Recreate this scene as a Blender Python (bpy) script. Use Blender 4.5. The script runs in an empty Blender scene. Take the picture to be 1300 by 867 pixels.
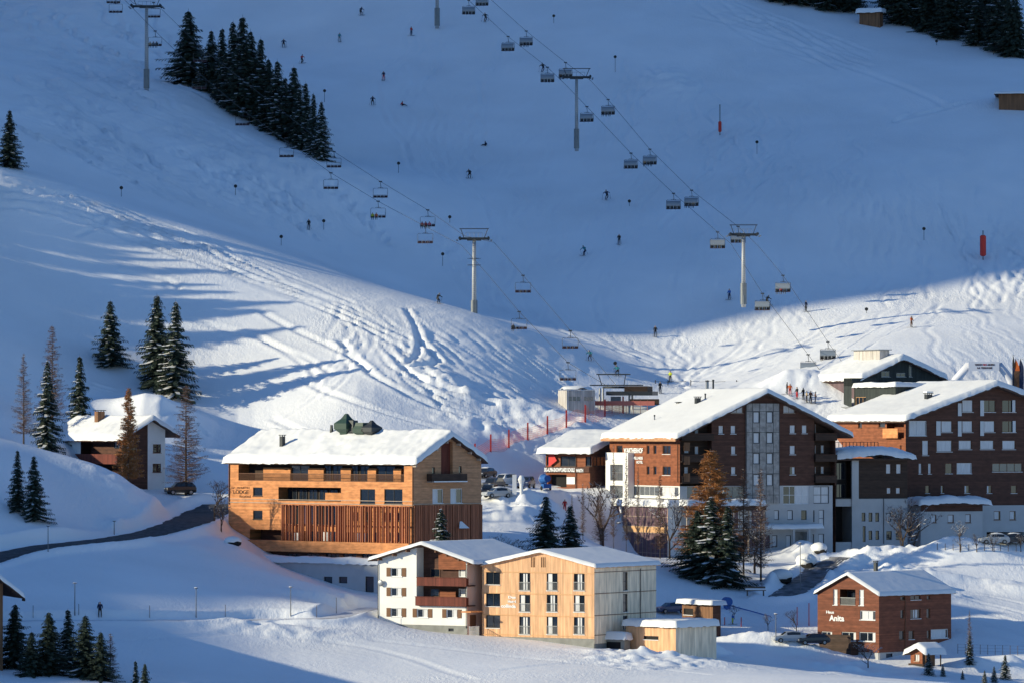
import bpy, bmesh, math, random
import numpy as np
from mathutils import Vector, Matrix
R = math.radians
random.seed(7); RNG = np.random.RandomState(11)
S = bpy.context.scene; COL = S.collection
# ---------------------------------------------------------------- camera
W0, H0, F = 1300.0, 867.0, 6184.0
PITCH = math.atan((545 - 433.5) / F)
cd = bpy.data.cameras.new('camera'); cam = bpy.data.objects.new('camera', cd); COL.objects.link(cam)
cd.sensor_width = 36; cd.lens = 36 * F / W0; cd.clip_start = 1; cd.clip_end = 6000
cam.rotation_euler = (R(90) + PITCH, 0, 0); S.camera = cam
CP, SP = math.cos(PITCH), math.sin(PITCH)
def ray(px, py):
    x = (px - 650) / F; y = (433.5 - py) / F
    d = CP - y * SP
    return x / d, (SP + y * CP) / d          # X and Z per metre of Y
def at(px, py, D):
    a, b = ray(px, py); return Vector((a * D, D, b * D))
# ---------------------------------------------------------------- light
PHI, ELEV = 78.0, 18.0
SUNV = Vector((-math.sin(R(PHI)) * math.cos(R(ELEV)), -math.cos(R(PHI)) * math.cos(R(ELEV)), math.sin(R(ELEV))))
sl = bpy.data.lights.new('sun', 'SUN'); sl.energy = 5.0; sl.angle = R(0.7); sl.color = (1.0, 0.91, 0.66)
sun = bpy.data.objects.new('sun', sl); COL.objects.link(sun)
sun.rotation_euler = (-SUNV).to_track_quat('-Z', 'Y').to_euler()
w = bpy.data.worlds.new('World'); S.world = w; w.use_nodes = True
nt = w.node_tree; sky = nt.nodes.new('ShaderNodeTexSky'); sky.sky_type = 'NISHITA'; sky.sun_disc = False
sky.sun_elevation = R(ELEV); sky.sun_rotation = math.atan2(SUNV.x, SUNV.y)
sky.altitude = 1500; sky.air_density = 1.0; sky.dust_density = 0.1; sky.ozone_density = 5.8
bg = nt.nodes['Background']; nt.links.new(sky.outputs[0], bg.inputs[0]); bg.inputs[1].default_value = 0.15
S.view_settings.view_transform = 'Standard'; S.view_settings.look = 'None'; S.view_settings.gamma = 1
S.view_settings.exposure = 0.10
# ---------------------------------------------------------------- materials
MATS = {}
def mat(name, col, rough=0.7, var=0.0, vscale=3.0, bump=0.0, bscale=20.0, metal=0.0, spec=0.3, stretch=(1, 1, 1), alpha=1.0, planks=None, pl_axis='Z', pl_size=0.2, pl_dark=0.55):
    m = bpy.data.materials.new(name); m.use_nodes = True; MATS[name] = m
    n = m.node_tree.nodes; L = m.node_tree.links; p = n['Principled BSDF']
    p.inputs['Roughness'].default_value = rough; p.inputs['Metallic'].default_value = metal
    p.inputs['Specular IOR Level'].default_value = spec; p.inputs['Alpha'].default_value = alpha
    p.inputs['Base Color'].default_value = (*col, 1)
    if var or bump or planks:
        tc = n.new('ShaderNodeTexCoord'); mp = n.new('ShaderNodeMapping'); mp.inputs['Scale'].default_value = stretch
        L.new(tc.outputs['Object'], mp.inputs[0]); csock = None
        if var:
            nz = n.new('ShaderNodeTexNoise'); nz.inputs['Scale'].default_value = vscale; nz.inputs['Detail'].default_value = 6
            L.new(mp.outputs[0], nz.inputs[0])
            cr = n.new('ShaderNodeMapRange'); cr.inputs[1].default_value = 0.3; cr.inputs[2].default_value = 0.7
            cr.inputs[3].default_value = 1 - var; cr.inputs[4].default_value = 1 + var
            L.new(nz.outputs[0], cr.inputs[0]); csock = cr.outputs[0]
        if planks:
            # board pattern: one random tone per board and a dark joint line
            sp = n.new('ShaderNodeSeparateXYZ'); L.new(tc.outputs['Object'], sp.inputs[0])
            src = sp.outputs[2]
            if pl_axis == 'H':
                ad = n.new('ShaderNodeMath'); ad.operation = 'ADD'; L.new(sp.outputs[0], ad.inputs[0]); L.new(sp.outputs[1], ad.inputs[1]); src = ad.outputs[0]
            dv = n.new('ShaderNodeMath'); dv.operation = 'DIVIDE'; dv.inputs[1].default_value = pl_size; L.new(src, dv.inputs[0])
            fl = n.new('ShaderNodeMath'); fl.operation = 'FLOOR'; L.new(dv.outputs[0], fl.inputs[0])
            wn = n.new('ShaderNodeTexWhiteNoise'); wn.noise_dimensions = '1D'; L.new(fl.outputs[0], wn.inputs['W'])
            m1 = n.new('ShaderNodeMapRange'); m1.inputs[3].default_value = 1 - planks; m1.inputs[4].default_value = 1 + planks; L.new(wn.outputs[0], m1.inputs[0])
            fr = n.new('ShaderNodeMath'); fr.operation = 'FRACT'; L.new(dv.outputs[0], fr.inputs[0])
            lt = n.new('ShaderNodeMath'); lt.operation = 'GREATER_THAN'; lt.inputs[1].default_value = 0.1; L.new(fr.outputs[0], lt.inputs[0])
            m2 = n.new('ShaderNodeMapRange'); m2.inputs[3].default_value = pl_dark; m2.inputs[4].default_value = 1; L.new(lt.outputs[0], m2.inputs[0])
            mu = n.new('ShaderNodeMath'); mu.operation = 'MULTIPLY'; L.new(m1.outputs[0], mu.inputs[0]); L.new(m2.outputs[0], mu.inputs[1])
            if csock is not None:
                mu2 = n.new('ShaderNodeMath'); mu2.operation = 'MULTIPLY'; L.new(csock, mu2.inputs[0]); L.new(mu.outputs[0], mu2.inputs[1]); csock = mu2.outputs[0]
            else: csock = mu.outputs[0]
        if csock is not None:
            vm = n.new('ShaderNodeVectorMath'); vm.operation = 'SCALE'; vm.inputs[0].default_value = col
            L.new(csock, vm.inputs['Scale']); L.new(vm.outputs[0], p.inputs['Base Color'])
        if bump:
            nb = n.new('ShaderNodeTexNoise'); nb.inputs['Scale'].default_value = bscale; nb.inputs['Detail'].default_value = 5
            L.new(mp.outputs[0], nb.inputs[0])
            bp = n.new('ShaderNodeBump'); bp.inputs['Strength'].default_value = bump; bp.inputs['Distance'].default_value = 0.1
            L.new(nb.outputs[0], bp.inputs['Height']); L.new(bp.outputs[0], p.inputs['Normal'])
    return m
# ---------------------------------------------------------------- mesh helpers
class MB:
    def __init__(s): s.v = []; s.f = []; s.m = []
    def poly(s, pts, mi=0):
        b = len(s.v); s.v.extend([tuple(p) for p in pts]); s.f.append(tuple(range(b, b + len(pts)))); s.m.append(mi)
    def box(s, lo, hi, mi=0):
        x0, y0, z0 = lo; x1, y1, z1 = hi; b = len(s.v)
        s.v.extend([(x0,y0,z0),(x1,y0,z0),(x1,y1,z0),(x0,y1,z0),(x0,y0,z1),(x1,y0,z1),(x1,y1,z1),(x0,y1,z1)])
        for q in ((0,3,2,1),(4,5,6,7),(0,1,5,4),(1,2,6,5),(2,3,7,6),(3,0,4,7)):
            s.f.append(tuple(b + i for i in q)); s.m.append(mi)
    def tube(s, pts, rad, n=6, mi=0, cap=True):
        pts = [Vector(p) for p in pts]
        if not hasattr(rad, '__len__'): rad = [rad] * len(pts)
        b = len(s.v); up = None
        for i, p in enumerate(pts):
            t = (pts[min(i + 1, len(pts) - 1)] - pts[max(i - 1, 0)]).normalized()
            a = Vector((0, 0, 1)) if abs(t.z) < 0.9 else Vector((1, 0, 0))
            if up is None: up = a
            x = t.cross(up); 
            if x.length < 1e-4: x = t.cross(a)
            x.normalize(); y = x.cross(t)
            for k in range(n):
                an = 2 * math.pi * k / n
                s.v.append(tuple(p + x * (math.cos(an) * rad[i]) + y * (math.sin(an) * rad[i])))
        for i in range(len(pts) - 1):
            for k in range(n):
                a0 = b + i * n + k; a1 = b + i * n + (k + 1) % n
                s.f.append((a0, a1, a1 + n, a0 + n)); s.m.append(mi)
        if cap:
            s.f.append(tuple(b + k for k in range(n))[::-1]); s.m.append(mi)
            e = b + (len(pts) - 1) * n; s.f.append(tuple(e + k for k in range(n))); s.m.append(mi)
    def ball(s, c, r, n=8, mi=0, sq=(1, 1, 1)):
        b = len(s.v); rows = n // 2
        for i in range(rows + 1):
            th = math.pi * i / rows
            for k in range(n):
                an = 2 * math.pi * k / n
                s.v.append((c[0] + r * sq[0] * math.sin(th) * math.cos(an), c[1] + r * sq[1] * math.sin(th) * math.sin(an), c[2] + r * sq[2] * math.cos(th)))
        for i in range(rows):
            for k in range(n):
                a0 = b + i * n + k; a1 = b + i * n + (k + 1) % n
                s.f.append((a0, a0 + n, a1 + n, a1)); s.m.append(mi)
    def mesh(s, name, mats, smooth=False):
        me = bpy.data.meshes.new(name); me.from_pydata(s.v, [], s.f)
        for m in (mats if isinstance(mats, (list, tuple)) else [mats]): me.materials.append(MATS[m] if isinstance(m, str) else m)
        if any(s.m): me.polygons.foreach_set('material_index', s.m)
        if smooth: me.polygons.foreach_set('use_smooth', [True] * len(s.f))
        me.update(); return me
    def obj(s, name, mats, parent=None, smooth=False, mw=None):
        o = bpy.data.objects.new(name, s.mesh(name, mats, smooth)); COL.objects.link(o)
        if parent is not None: o.parent = parent
        if mw is not None: o.matrix_world = mw
        return o
def tag(o, label=None, cat=None, group=None, kind=None):
    if label: o['label'] = label
    if cat: o['category'] = cat
    if group: o['group'] = group
    if kind: o['kind'] = kind
    return o
def thing(name, loc, rz=0, label=None, cat=None, group=None):
    o = bpy.data.objects.new(name, None); COL.objects.link(o); o.location = loc; o.rotation_euler = (0, 0, rz)
    o.empty_display_size = 0.5
    return tag(o, label, cat, group)
def link_mesh(name, me, parent=None, loc=(0, 0, 0), rot=(0, 0, 0), scale=None):
    o = bpy.data.objects.new(name, me); COL.objects.link(o); o.location = loc; o.rotation_euler = rot
    if scale: o.scale = scale
    if parent is not None: o.parent = parent
    return o
def copy_tree(o, parent=None):
    c = o.copy(); COL.objects.link(c); c.parent = parent
    for ch in list(o.children): copy_tree(ch, c)
    return c
def grid_mesh(name, V, nx, ny, mats, smooth=True):
    me = bpy.data.meshes.new(name); me.vertices.add(nx * ny); me.vertices.foreach_set('co', V.astype(np.float32).ravel())
    i = np.arange(nx - 1)[None, :]; j = np.arange(ny - 1)[:, None]; a = (j * nx + i)
    q = np.stack([a, a + 1, a + nx + 1, a + nx], -1).reshape(-1, 4).astype(np.int32); nf = len(q)
    me.loops.add(nf * 4); me.loops.foreach_set('vertex_index', q.ravel())
    me.polygons.add(nf); me.polygons.foreach_set('loop_start', np.arange(nf, dtype=np.int32) * 4)
    me.polygons.foreach_set('loop_total', np.full(nf, 4, dtype=np.int32))
    me.polygons.foreach_set('use_smooth', np.full(nf, smooth))
    for m in mats: me.materials.append(MATS[m])
    me.update(calc_edges=True); return me
# ---------------------------------------------------------------- noise
_P = np.random.RandomState(5).rand(256, 256)
def vnoise(x, y):
    xi = np.floor(x).astype(int); yi = np.floor(y).astype(int); fx = x - xi; fy = y - yi
    fx = fx * fx * (3 - 2 * fx); fy = fy * fy * (3 - 2 * fy)
    a = _P[xi % 256, yi % 256]; b = _P[(xi + 1) % 256, yi % 256]; c = _P[xi % 256, (yi + 1) % 256]; d = _P[(xi + 1) % 256, (yi + 1) % 256]
    return (a * (1 - fx) + b * fx) * (1 - fy) + (c * (1 - fx) + d * fx) * fy - 0.5
def fbm(x, y, o=4):
    s = 0; a = 1.0
    for k in range(o): s = s + a * vnoise(x * 2 ** k + 17.3 * k, y * 2 ** k + 5.1 * k); a *= 0.5
    return s
# ---------------------------------------------------------------- terrain control points (photo point, distance)
CTRL = [
(0,867,530),(0,790,575),(0,740,592),(0,706,609),(0,690,615),(0,640,628),(0,575,645),(0,550,680),(0,500,708),(0,430,738),(0,340,768),(0,290,780),(0,217,793),(0,207,806),(0,150,848),(0,70,925),(0,0,1010),
(60,585,651),(60,700,613),(60,560,690),
(130,867,535),(130,785,580),(130,740,596),(130,690,622),(130,674,636),(130,625,648),(130,594,657),(130,606,690),(130,560,716),(130,505,733),(130,466,748),(130,400,763),(130,330,780),(130,262,795),(130,246,808),(130,180,858),(130,100,922),(130,0,1000),
(200,612,690),(190,575,704),(200,500,722),(190,640,662),
(250,867,545),(250,785,588),(250,700,628),(252,672,644),(250,652,660),(250,632,680),(250,590,705),(250,548,722),(245,518,731),(275,536,733),(300,545,732),(350,500,742),(260,440,760),(260,400,768),(260,308,792),(260,286,812),(260,200,866),(240,112,915),(300,146,905),(360,190,890),(410,206,880),(330,60,985),(250,0,1010),
(330,867,552),(330,790,592),(330,745,612),(300,690,640),
(450,867,555),(450,800,590),(450,772,602),(400,600,700),(450,560,716),(450,500,735),(450,440,757),(450,375,780),(450,352,812),(450,300,852),(450,200,905),(450,100,955),(450,0,1005),
(650,867,552),(650,832,580),(600,806,600),(700,813,598),(560,760,628),(480,799,606),(540,803,602),(384,736,624),(338,718,633),(317,698,641),(421,749,619),(430,752,630),(350,718,645),
(650,720,650),(640,680,670),(640,640,690),(630,620,704),(600,596,714),(620,566,726),(700,535,740),(700,500,757),(600,480,750),(520,520,733),(560,430,765),(600,408,777),(600,388,825),(600,300,862),(600,200,910),(600,100,955),(600,0,1000),(700,645,692),(700,625,706),(700,680,674),(652,582,728),(690,618,717),(676,612,719),(755,692,692),(740,668,694),(745,640,708),(760,700,704),(745,690,699),(700,619,719),(690,624,711),(740,623,712),(765,626,711),
(740,525,750),(740,452,780),(740,432,808),
(800,515,760),(850,488,788),(850,420,822),(850,350,840),(850,250,880),(850,150,925),(850,50,970),(850,0,995),
(870,706,690),(780,704,698),(950,706,694),(1040,704,698),
(900,722,676),(920,770,652),(850,780,642),(880,803,636),(950,808,634),(1030,818,634),(900,835,596),(1000,848,592),(900,867,549),(1000,867,548),(1060,852,604),(1116,848,622),
(1100,850,618),(1200,850,622),(1290,852,626),(1200,867,572),(1300,867,570),(1290,830,632),
(1250,800,642),(1250,757,662),(1240,748,667),(1240,698,684),(1290,700,686),(1190,735,668),(1180,702,684),
(1062,704,704),(1010,745,670),(1100,725,684),(1130,765,655),(1050,760,656),(1100,690,718),(1200,690,730),(1290,690,732),
(1000,505,760),(960,478,780),(1040,520,756),(1100,440,792),(1100,410,815),(1100,350,845),(1100,250,872),(1100,150,920),(1100,60,972),(1100,20,1000),
(1230,497,772),(1250,440,792),(1280,400,818),(1280,300,862),(1280,200,895),(1280,120,930),(1280,85,952),(1290,20,1010),(1120,545,744),(1130,503,760),(1250,560,755),
]
WPTS = [(-260,600,-12),(-260,700,0),(-260,800,38),(-260,1000,88),(-112,560,-24),(-112,640,-8),(-130,500,-30),(0,500,-33),(130,500,-35),(-130,600,-14),(-150,700,2),(-150,800,46),(-160,1000,92),(150,600,-33),(150,700,-24),(150,800,14),(150,900,50),(160,1000,82),
        (-140,1150,150),(0,1150,146),(140,1150,140),(-150,1400,250),(0,1400,240),(150,1400,240),(-200,400,-42),(0,400,-42),(200,400,-42)]
_c = [tuple(at(*p)) for p in CTRL] + [tuple(map(float, p)) for p in WPTS]
_c = np.array(_c); _xy = _c[:, :2] / 100.0; _z = _c[:, 2]
def _U(r2): return np.where(r2 > 1e-12, r2 * np.log(np.maximum(r2, 1e-12)), 0.0)
_n = len(_c); _d2 = ((_xy[:, None] - _xy[None]) ** 2).sum(-1)
_K = _U(_d2) + np.eye(_n) * 0.0006
_Q = np.hstack([np.ones((_n, 1)), _xy]); _A = np.vstack([np.hstack([_K, _Q]), np.hstack([_Q.T, np.zeros((3, 3))])])
_sol = np.linalg.solve(_A, np.concatenate([_z, np.zeros(3)]))
def tps(X, Y):
    x = X.ravel() / 100.0; y = Y.ravel() / 100.0; out = np.empty(len(x))
    for k in range(0, len(x), 20000):
        a = x[k:k + 20000]; b = y[k:k + 20000]
        d2 = (a[:, None] - _xy[None, :, 0]) ** 2 + (b[:, None] - _xy[None, :, 1]) ** 2
        out[k:k + 20000] = _U(d2) @ _sol[:_n] + _sol[_n] + _sol[_n + 1] * a + _sol[_n + 2] * b
    return out.reshape(X.shape)
gx = np.concatenate([[-900, -600, -400, -280, -200, -160, -135, -120, -112], np.arange(-108, 118, 0.42), [122, 130, 145, 175, 230, 320, 450, 650, 900]])
gy = np.concatenate([[60, 150, 250, 330, 400, 450, 485, 505, 515], np.arange(520, 810, 0.5), np.arange(810, 1035, 0.85), [1040, 1055, 1080, 1120, 1180, 1260, 1400, 1600, 1900, 2300]])
GX, GY = np.meshgrid(gx, gy)
# coarse evaluation of the spline, then interpolation onto the fine grid
_cx = np.arange(-260, 261, 2.6); _cy = np.concatenate([np.arange(380, 1060, 2.0), np.arange(1060, 1401, 10)])
_CX, _CY = np.meshgrid(_cx, _cy); _CZ = tps(_CX, _CY)
def _base(X, Y):
    Xc = np.clip(X, _cx[0], _cx[-1]); Yc = np.clip(Y, _cy[0], _cy[-1])
    i = np.clip(np.searchsorted(_cx, Xc) - 1, 0, len(_cx) - 2); j = np.clip(np.searchsorted(_cy, Yc) - 1, 0, len(_cy) - 2)
    fx = (Xc - _cx[i]) / (_cx[i + 1] - _cx[i]); fy = (Yc - _cy[j]) / (_cy[j + 1] - _cy[j])
    return (_CZ[j, i] * (1 - fx) + _CZ[j, i + 1] * fx) * (1 - fy) + (_CZ[j + 1, i] * (1 - fx) + _CZ[j + 1, i + 1] * fx) * fy
GZ = _base(GX, GY)
far = np.clip((GY - 1400), 0, None); GZ += far * 0.3
near = np.clip(400 - GY, 0, None); GZ -= near * 0.10
def _bil(X, Y):
    i = min(max(int(np.searchsorted(gx, X)) - 1, 0), len(gx) - 2); j = min(max(int(np.searchsorted(gy, Y)) - 1, 0), len(gy) - 2)
    fx = (X - gx[i]) / (gx[i + 1] - gx[i]); fy = (Y - gy[j]) / (gy[j + 1] - gy[j])
    return float((GZ[j, i] * (1 - fx) + GZ[j, i + 1] * fx) * (1 - fy) + (GZ[j + 1, i] * (1 - fx) + GZ[j + 1, i + 1] * fx) * fy)
hz = _bil
def ground(px, py, lo=520, hi=1300, step=0.6):
    a, b = ray(px, py); Y = np.arange(lo, hi, step); X = a * Y
    i = np.clip(np.searchsorted(gx, X) - 1, 0, len(gx) - 2); j = np.clip(np.searchsorted(gy, Y) - 1, 0, len(gy) - 2)
    fx = (X - gx[i]) / (gx[i + 1] - gx[i]); fy = (Y - gy[j]) / (gy[j + 1] - gy[j])
    h = (GZ[j, i] * (1 - fx) + GZ[j, i + 1] * fx) * (1 - fy) + (GZ[j + 1, i] * (1 - fx) + GZ[j + 1, i + 1] * fx) * fy
    k = np.nonzero(b * Y < h)[0]
    if len(k) == 0: y = hi
    else:
        k = k[0]
        if k == 0: y = Y[0]
        else:
            d0 = b * Y[k - 1] - h[k - 1]; d1 = h[k] - b * Y[k]; y = Y[k - 1] + step * d0 / max(d0 + d1, 1e-6)
    return Vector((a * y, y, hz(a * y, y)))
# ---------------------------------------------------------------- relief of the snow: drifts, moguls, tracks, ploughed banks
def _win(x0, x1, y0, y1):
    i0 = max(int(np.searchsorted(gx, x0)) - 1, 0); i1 = min(int(np.searchsorted(gx, x1)) + 1, len(gx))
    j0 = max(int(np.searchsorted(gy, y0)) - 1, 0); j1 = min(int(np.searchsorted(gy, y1)) + 1, len(gy))
    return slice(j0, j1), slice(i0, i1)
def region_w(poly, soft=6.0):
    """soft mask of a region given by a photo polygon, laid out on the ground"""
    pts = np.array([tuple(ground(px, py))[:2] for px, py in poly]); x, y = GX, GY
    inside = np.zeros(GX.shape, bool); dist = np.full(GX.shape, 1e9)
    m = len(pts)
    for k in range(m):
        x1, y1 = pts[k]; x2, y2 = pts[(k + 1) % m]
        c = ((y1 > y) != (y2 > y)) & (x < (x2 - x1) * (y - y1) / (y2 - y1 + 1e-12) + x1); inside ^= c
        dx, dy = x2 - x1, y2 - y1; t = np.clip(((x - x1) * dx + (y - y1) * dy) / (dx * dx + dy * dy), 0, 1)
        dist = np.minimum(dist, np.hypot(x - x1 - t * dx, y - y1 - t * dy))
    return np.clip(0.5 + np.where(inside, dist, -dist) / soft, 0, 1)
def carve(pts, depth=0.18, wd=0.45, berm=0.5, twin=0.0):
    for (x1, y1), (x2, y2) in zip(pts[:-1], pts[1:]):
        m = wd * 4 + twin
        W = _win(min(x1, x2) - m, max(x1, x2) + m, min(y1, y2) - m, max(y1, y2) + m)
        X = GX[W]; Y = GY[W]
        if X.size == 0: continue
        dx, dy = x2 - x1, y2 - y1; l2 = dx * dx + dy * dy + 1e-9
        t = ((X - x1) * dx + (Y - y1) * dy) / l2; ok = (t >= 0) & (t < 1)
        r = ((X - x1) * dy - (Y - y1) * dx) / math.sqrt(l2)
        if twin: r = np.abs(r) - twin
        GZ[W] += np.where(ok, -depth * np.exp(-(r / wd) ** 2) + depth * berm * np.exp(-((np.abs(r) - 1.7 * wd) / (0.8 * wd)) ** 2), 0)
def track(pix, depth=0.2, wd=0.5, berm=0.6, twin=0.0):
    p = [ground(*q) for q in pix]; p = [Vector((a.x, a.y)) for a in p]; out = []
    for k in range(len(p) - 1):
        p0 = p[max(k - 1, 0)]; p1 = p[k]; p2 = p[k + 1]; p3 = p[min(k + 2, len(p) - 1)]
        n = max(int((p2 - p1).length / 1.2), 1)
        for q in range(n):
            t = q / n
            out.append(0.5 * ((2 * p1) + (p2 - p0) * t + (2 * p0 - 5 * p1 + 4 * p2 - p3) * t * t + (3 * p1 - p0 - 3 * p2 + p3) * t ** 3))
    out.append(p[-1]); carve([tuple(v) for v in out], depth, wd, berm, twin)
def grad(x, y):
    e = 2.0; return (hz(x + e, y) - hz(x - e, y)) / (2 * e), (hz(x, y + e) - hz(x, y - e)) / (2 * e)
def runs(poly, n, length, amp, lam, depth, wd, rnd, drift=(0.0, 0.0)):
    """ski runs that follow the fall line in S-curves, started at random inside a photo polygon"""
    xs = [q[0] for q in poly]; ys = [q[1] for q in poly]; k = 0
    while k < n:
        px = rnd.uniform(min(xs), max(xs)); py = rnd.uniform(min(ys), max(ys)); c = False
        for (x1, y1), (x2, y2) in zip(poly, poly[1:] + poly[:1]):
            if (y1 > py) != (y2 > py) and px < (x2 - x1) * (py - y1) / (y2 - y1) + x1: c = not c
        if not c: continue
        k += 1; p = ground(px, py); x, y = p.x, p.y; ph = rnd.uniform(0, 6.28); A = rnd.uniform(0.3, 1.3) * amp; lm = rnd.uniform(.7, 1.4) * lam
        pts = []; s = 0; L = rnd.uniform(.4, 1.2) * length; de = rnd.uniform(.4, 1.2) * depth
        while s < L:
            a, b = grad(x, y); g = math.hypot(a, b) + 1e-6; dx, dy = -a / g + drift[0], -b / g + drift[1]
            g = math.hypot(dx, dy); dx /= g; dy /= g
            x += dx * 1.0; y += dy * 1.0; s += 1.0; o = A * math.sin(ph + s / lm * 6.28)
            pts.append((x - dy * o, y + dx * o))
        carve(pts, de, wd * rnd.uniform(.8, 1.3), 0.6)
rnd = random.Random(3)
# broad drifts everywhere
GZ += 0.6 * fbm(GX / 38 + 3, GY / 38, 3) * np.clip((GY - 540) / 60, 0, 1) * (0.35 + 0.65 * np.clip((GY - 720) / 80, 0, 1))
GZ += 0.10 * fbm(GX / 7, GY / 7, 3)
SHOULDER = [(60,225),(200,275),(450,372),(600,412),(720,462),(690,500),(560,470),(420,420),(300,370),(200,330),(100,300)]
w_ = region_w([(380,365),(450,368),(600,405),(700,440),(790,478),(700,520),(640,520),(560,480),(480,440),(400,400)], 10)
GZ += w_ * 0.15 * fbm(GX / 1.7, GY / 2.4, 3)
w_ = region_w([(0,0),(230,0),(210,110),(300,160),(420,210),(470,260),(380,270),(180,225),(0,140)], 10)
GZ += w_ * 0.5 * fbm(GX / 3.2, GY / 4.5, 3)
w_ = region_w([(400,200),(470,220),(600,300),(640,370),(560,340),(420,260)], 10)
GZ += w_ * 0.45 * fbm(GX / 2.2, GY / 4.0, 3)
w_ = region_w([(500,430),(640,470),(700,520),(690,550),(600,560),(480,500)], 8)
GZ += w_ * 0.17 * fbm(GX / 2.4, GY / 2.4, 3)
w_ = region_w([(780,440),(1000,420),(1010,500),(860,500),(790,480)], 8)
GZ += w_ * 0.12 * fbm(GX / 2.0, GY / 4.0, 2)
w_ = region_w([(700,40),(900,90),(1100,220),(1300,270),(1300,180),(1000,60)], 16)
GZ += w_ * 0.25 * fbm(GX / 3.0, GY / 6.0, 3)
# named lines that read in the photograph
track([(0,262),(60,270),(110,285),(132,278)], .2, .4)
track([(95,300),(130,285),(135,275)], .2, .4)
for k in range(26):
    o = rnd.uniform(-14, 26); a = rnd.uniform(0, 120); b = a + rnd.uniform(150, 480)
    line = [(0,232),(100,255),(170,285),(240,310),(330,345),(420,378),(520,425),(600,470),(680,505)]
    q = []
    for t in range(9):
        px = a + (b - a) * t / 8
        for (xa, ya), (xb, yb) in zip(line[:-1], line[1:]):
            if xa <= px <= xb: q.append((px, ya + (yb - ya) * (px - xa) / (xb - xa) + o + rnd.uniform(-2, 2)))
    if len(q) > 3: track(q, rnd.uniform(.10, .26), rnd.uniform(.32, .5))
track([(515,392),(528,415),(532,432),(530,450),(513,466),(525,478),(570,500),(640,520)], .3, .5)
track([(532,432),(550,450),(556,460),(520,465)], .35, .6)
for o in (0, 5, 11, 17): track([(505,455 + o),(525,475 + o * .9),(570,498 + o),(620,515 + o * .7),(690,528 + o * .4)], .22, .45, .6)
track([(240,405),(330,430),(390,465),(405,490)], .22, .5); track([(330,430),(380,450),(420,472)], .2, .5)
track([(430,430),(480,480),(560,520),(650,545)], .3, .6); track([(380,480),(450,510),(560,545)], .25, .5)
track([(330,395),(420,440),(470,470)], .25, .5); track([(150,345),(210,355),(230,368)], .25, .5)
track([(205,525),(240,530),(262,552)], .3, .5); track([(200,518),(230,522),(250,540)], .25, .5)
track([(118,487),(145,495)], .25, .5); track([(345,620 - 90),(420,560)], .2, .5)
runs([(380,368),(600,410),(720,465),(640,500),(460,430)], 70, 30, .7, 18, .11, .38, rnd)
runs([(430,30),(640,0),(900,160),(1000,330),(700,420),(600,380),(470,240)], 130, 60, 1.4, 24, .085, .42, rnd)
runs([(780,430),(1290,360),(1290,480),(860,495)], 90, 28, .8, 16, .07, .42, rnd)
runs([(0,0),(200,0),(180,110),(60,180),(0,160)], 110, 35, 1.4, 15, .26, .5, rnd)
runs([(220,130),(420,215),(420,250),(200,220)], 50, 22, .8, 8, .24, .5, rnd)
runs([(720,50),(880,90),(1290,250),(1290,320),(1000,210),(800,110)], 110, 45, 1.2, 18, .12, .45, rnd)
runs([(860,130),(1020,190),(1200,280),(1290,300),(1290,320),(1120,260),(940,180)], 36, 20, .6, 12, .10, .45, rnd)
track([(1160,145),(1135,155),(1175,145),(1230,130)], .4, .6); track([(985,60),(1090,90),(1170,120),(1200,135)], .25, .8); track([(880,20),(980,45),(1110,85)], .25, .7)
for k in range(24):
    a = rnd.uniform(880, 960); track([(a, 0 + rnd.uniform(2, 30)), (a + 60, 20 + rnd.uniform(0, 30)), (a + 150, 50 + rnd.uniform(0, 40))], .14, .6)
for a, b in (((1212,752),(1300,766)),((1215,762),(1300,778)),((1220,775),(1300,790)),((1222,786),(1298,806)),((1212,800),(1300,818))): track([a, ((a[0] + b[0]) / 2, (a[1] + b[1]) / 2 - 2), b], .16, .4)
for a in (((470,812),(560,822),(700,838),(820,850)), ((300,806),(420,815),(520,835),(600,862)), ((640,850),(760,842),(900,856)), ((880,780),(930,788),(1000,800),(1030,802)), ((860,740),(900,765),(960,790)), ((60,800),(150,812),(260,806),(330,800))): track(list(a), .10, .35, .5, .35)
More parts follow.
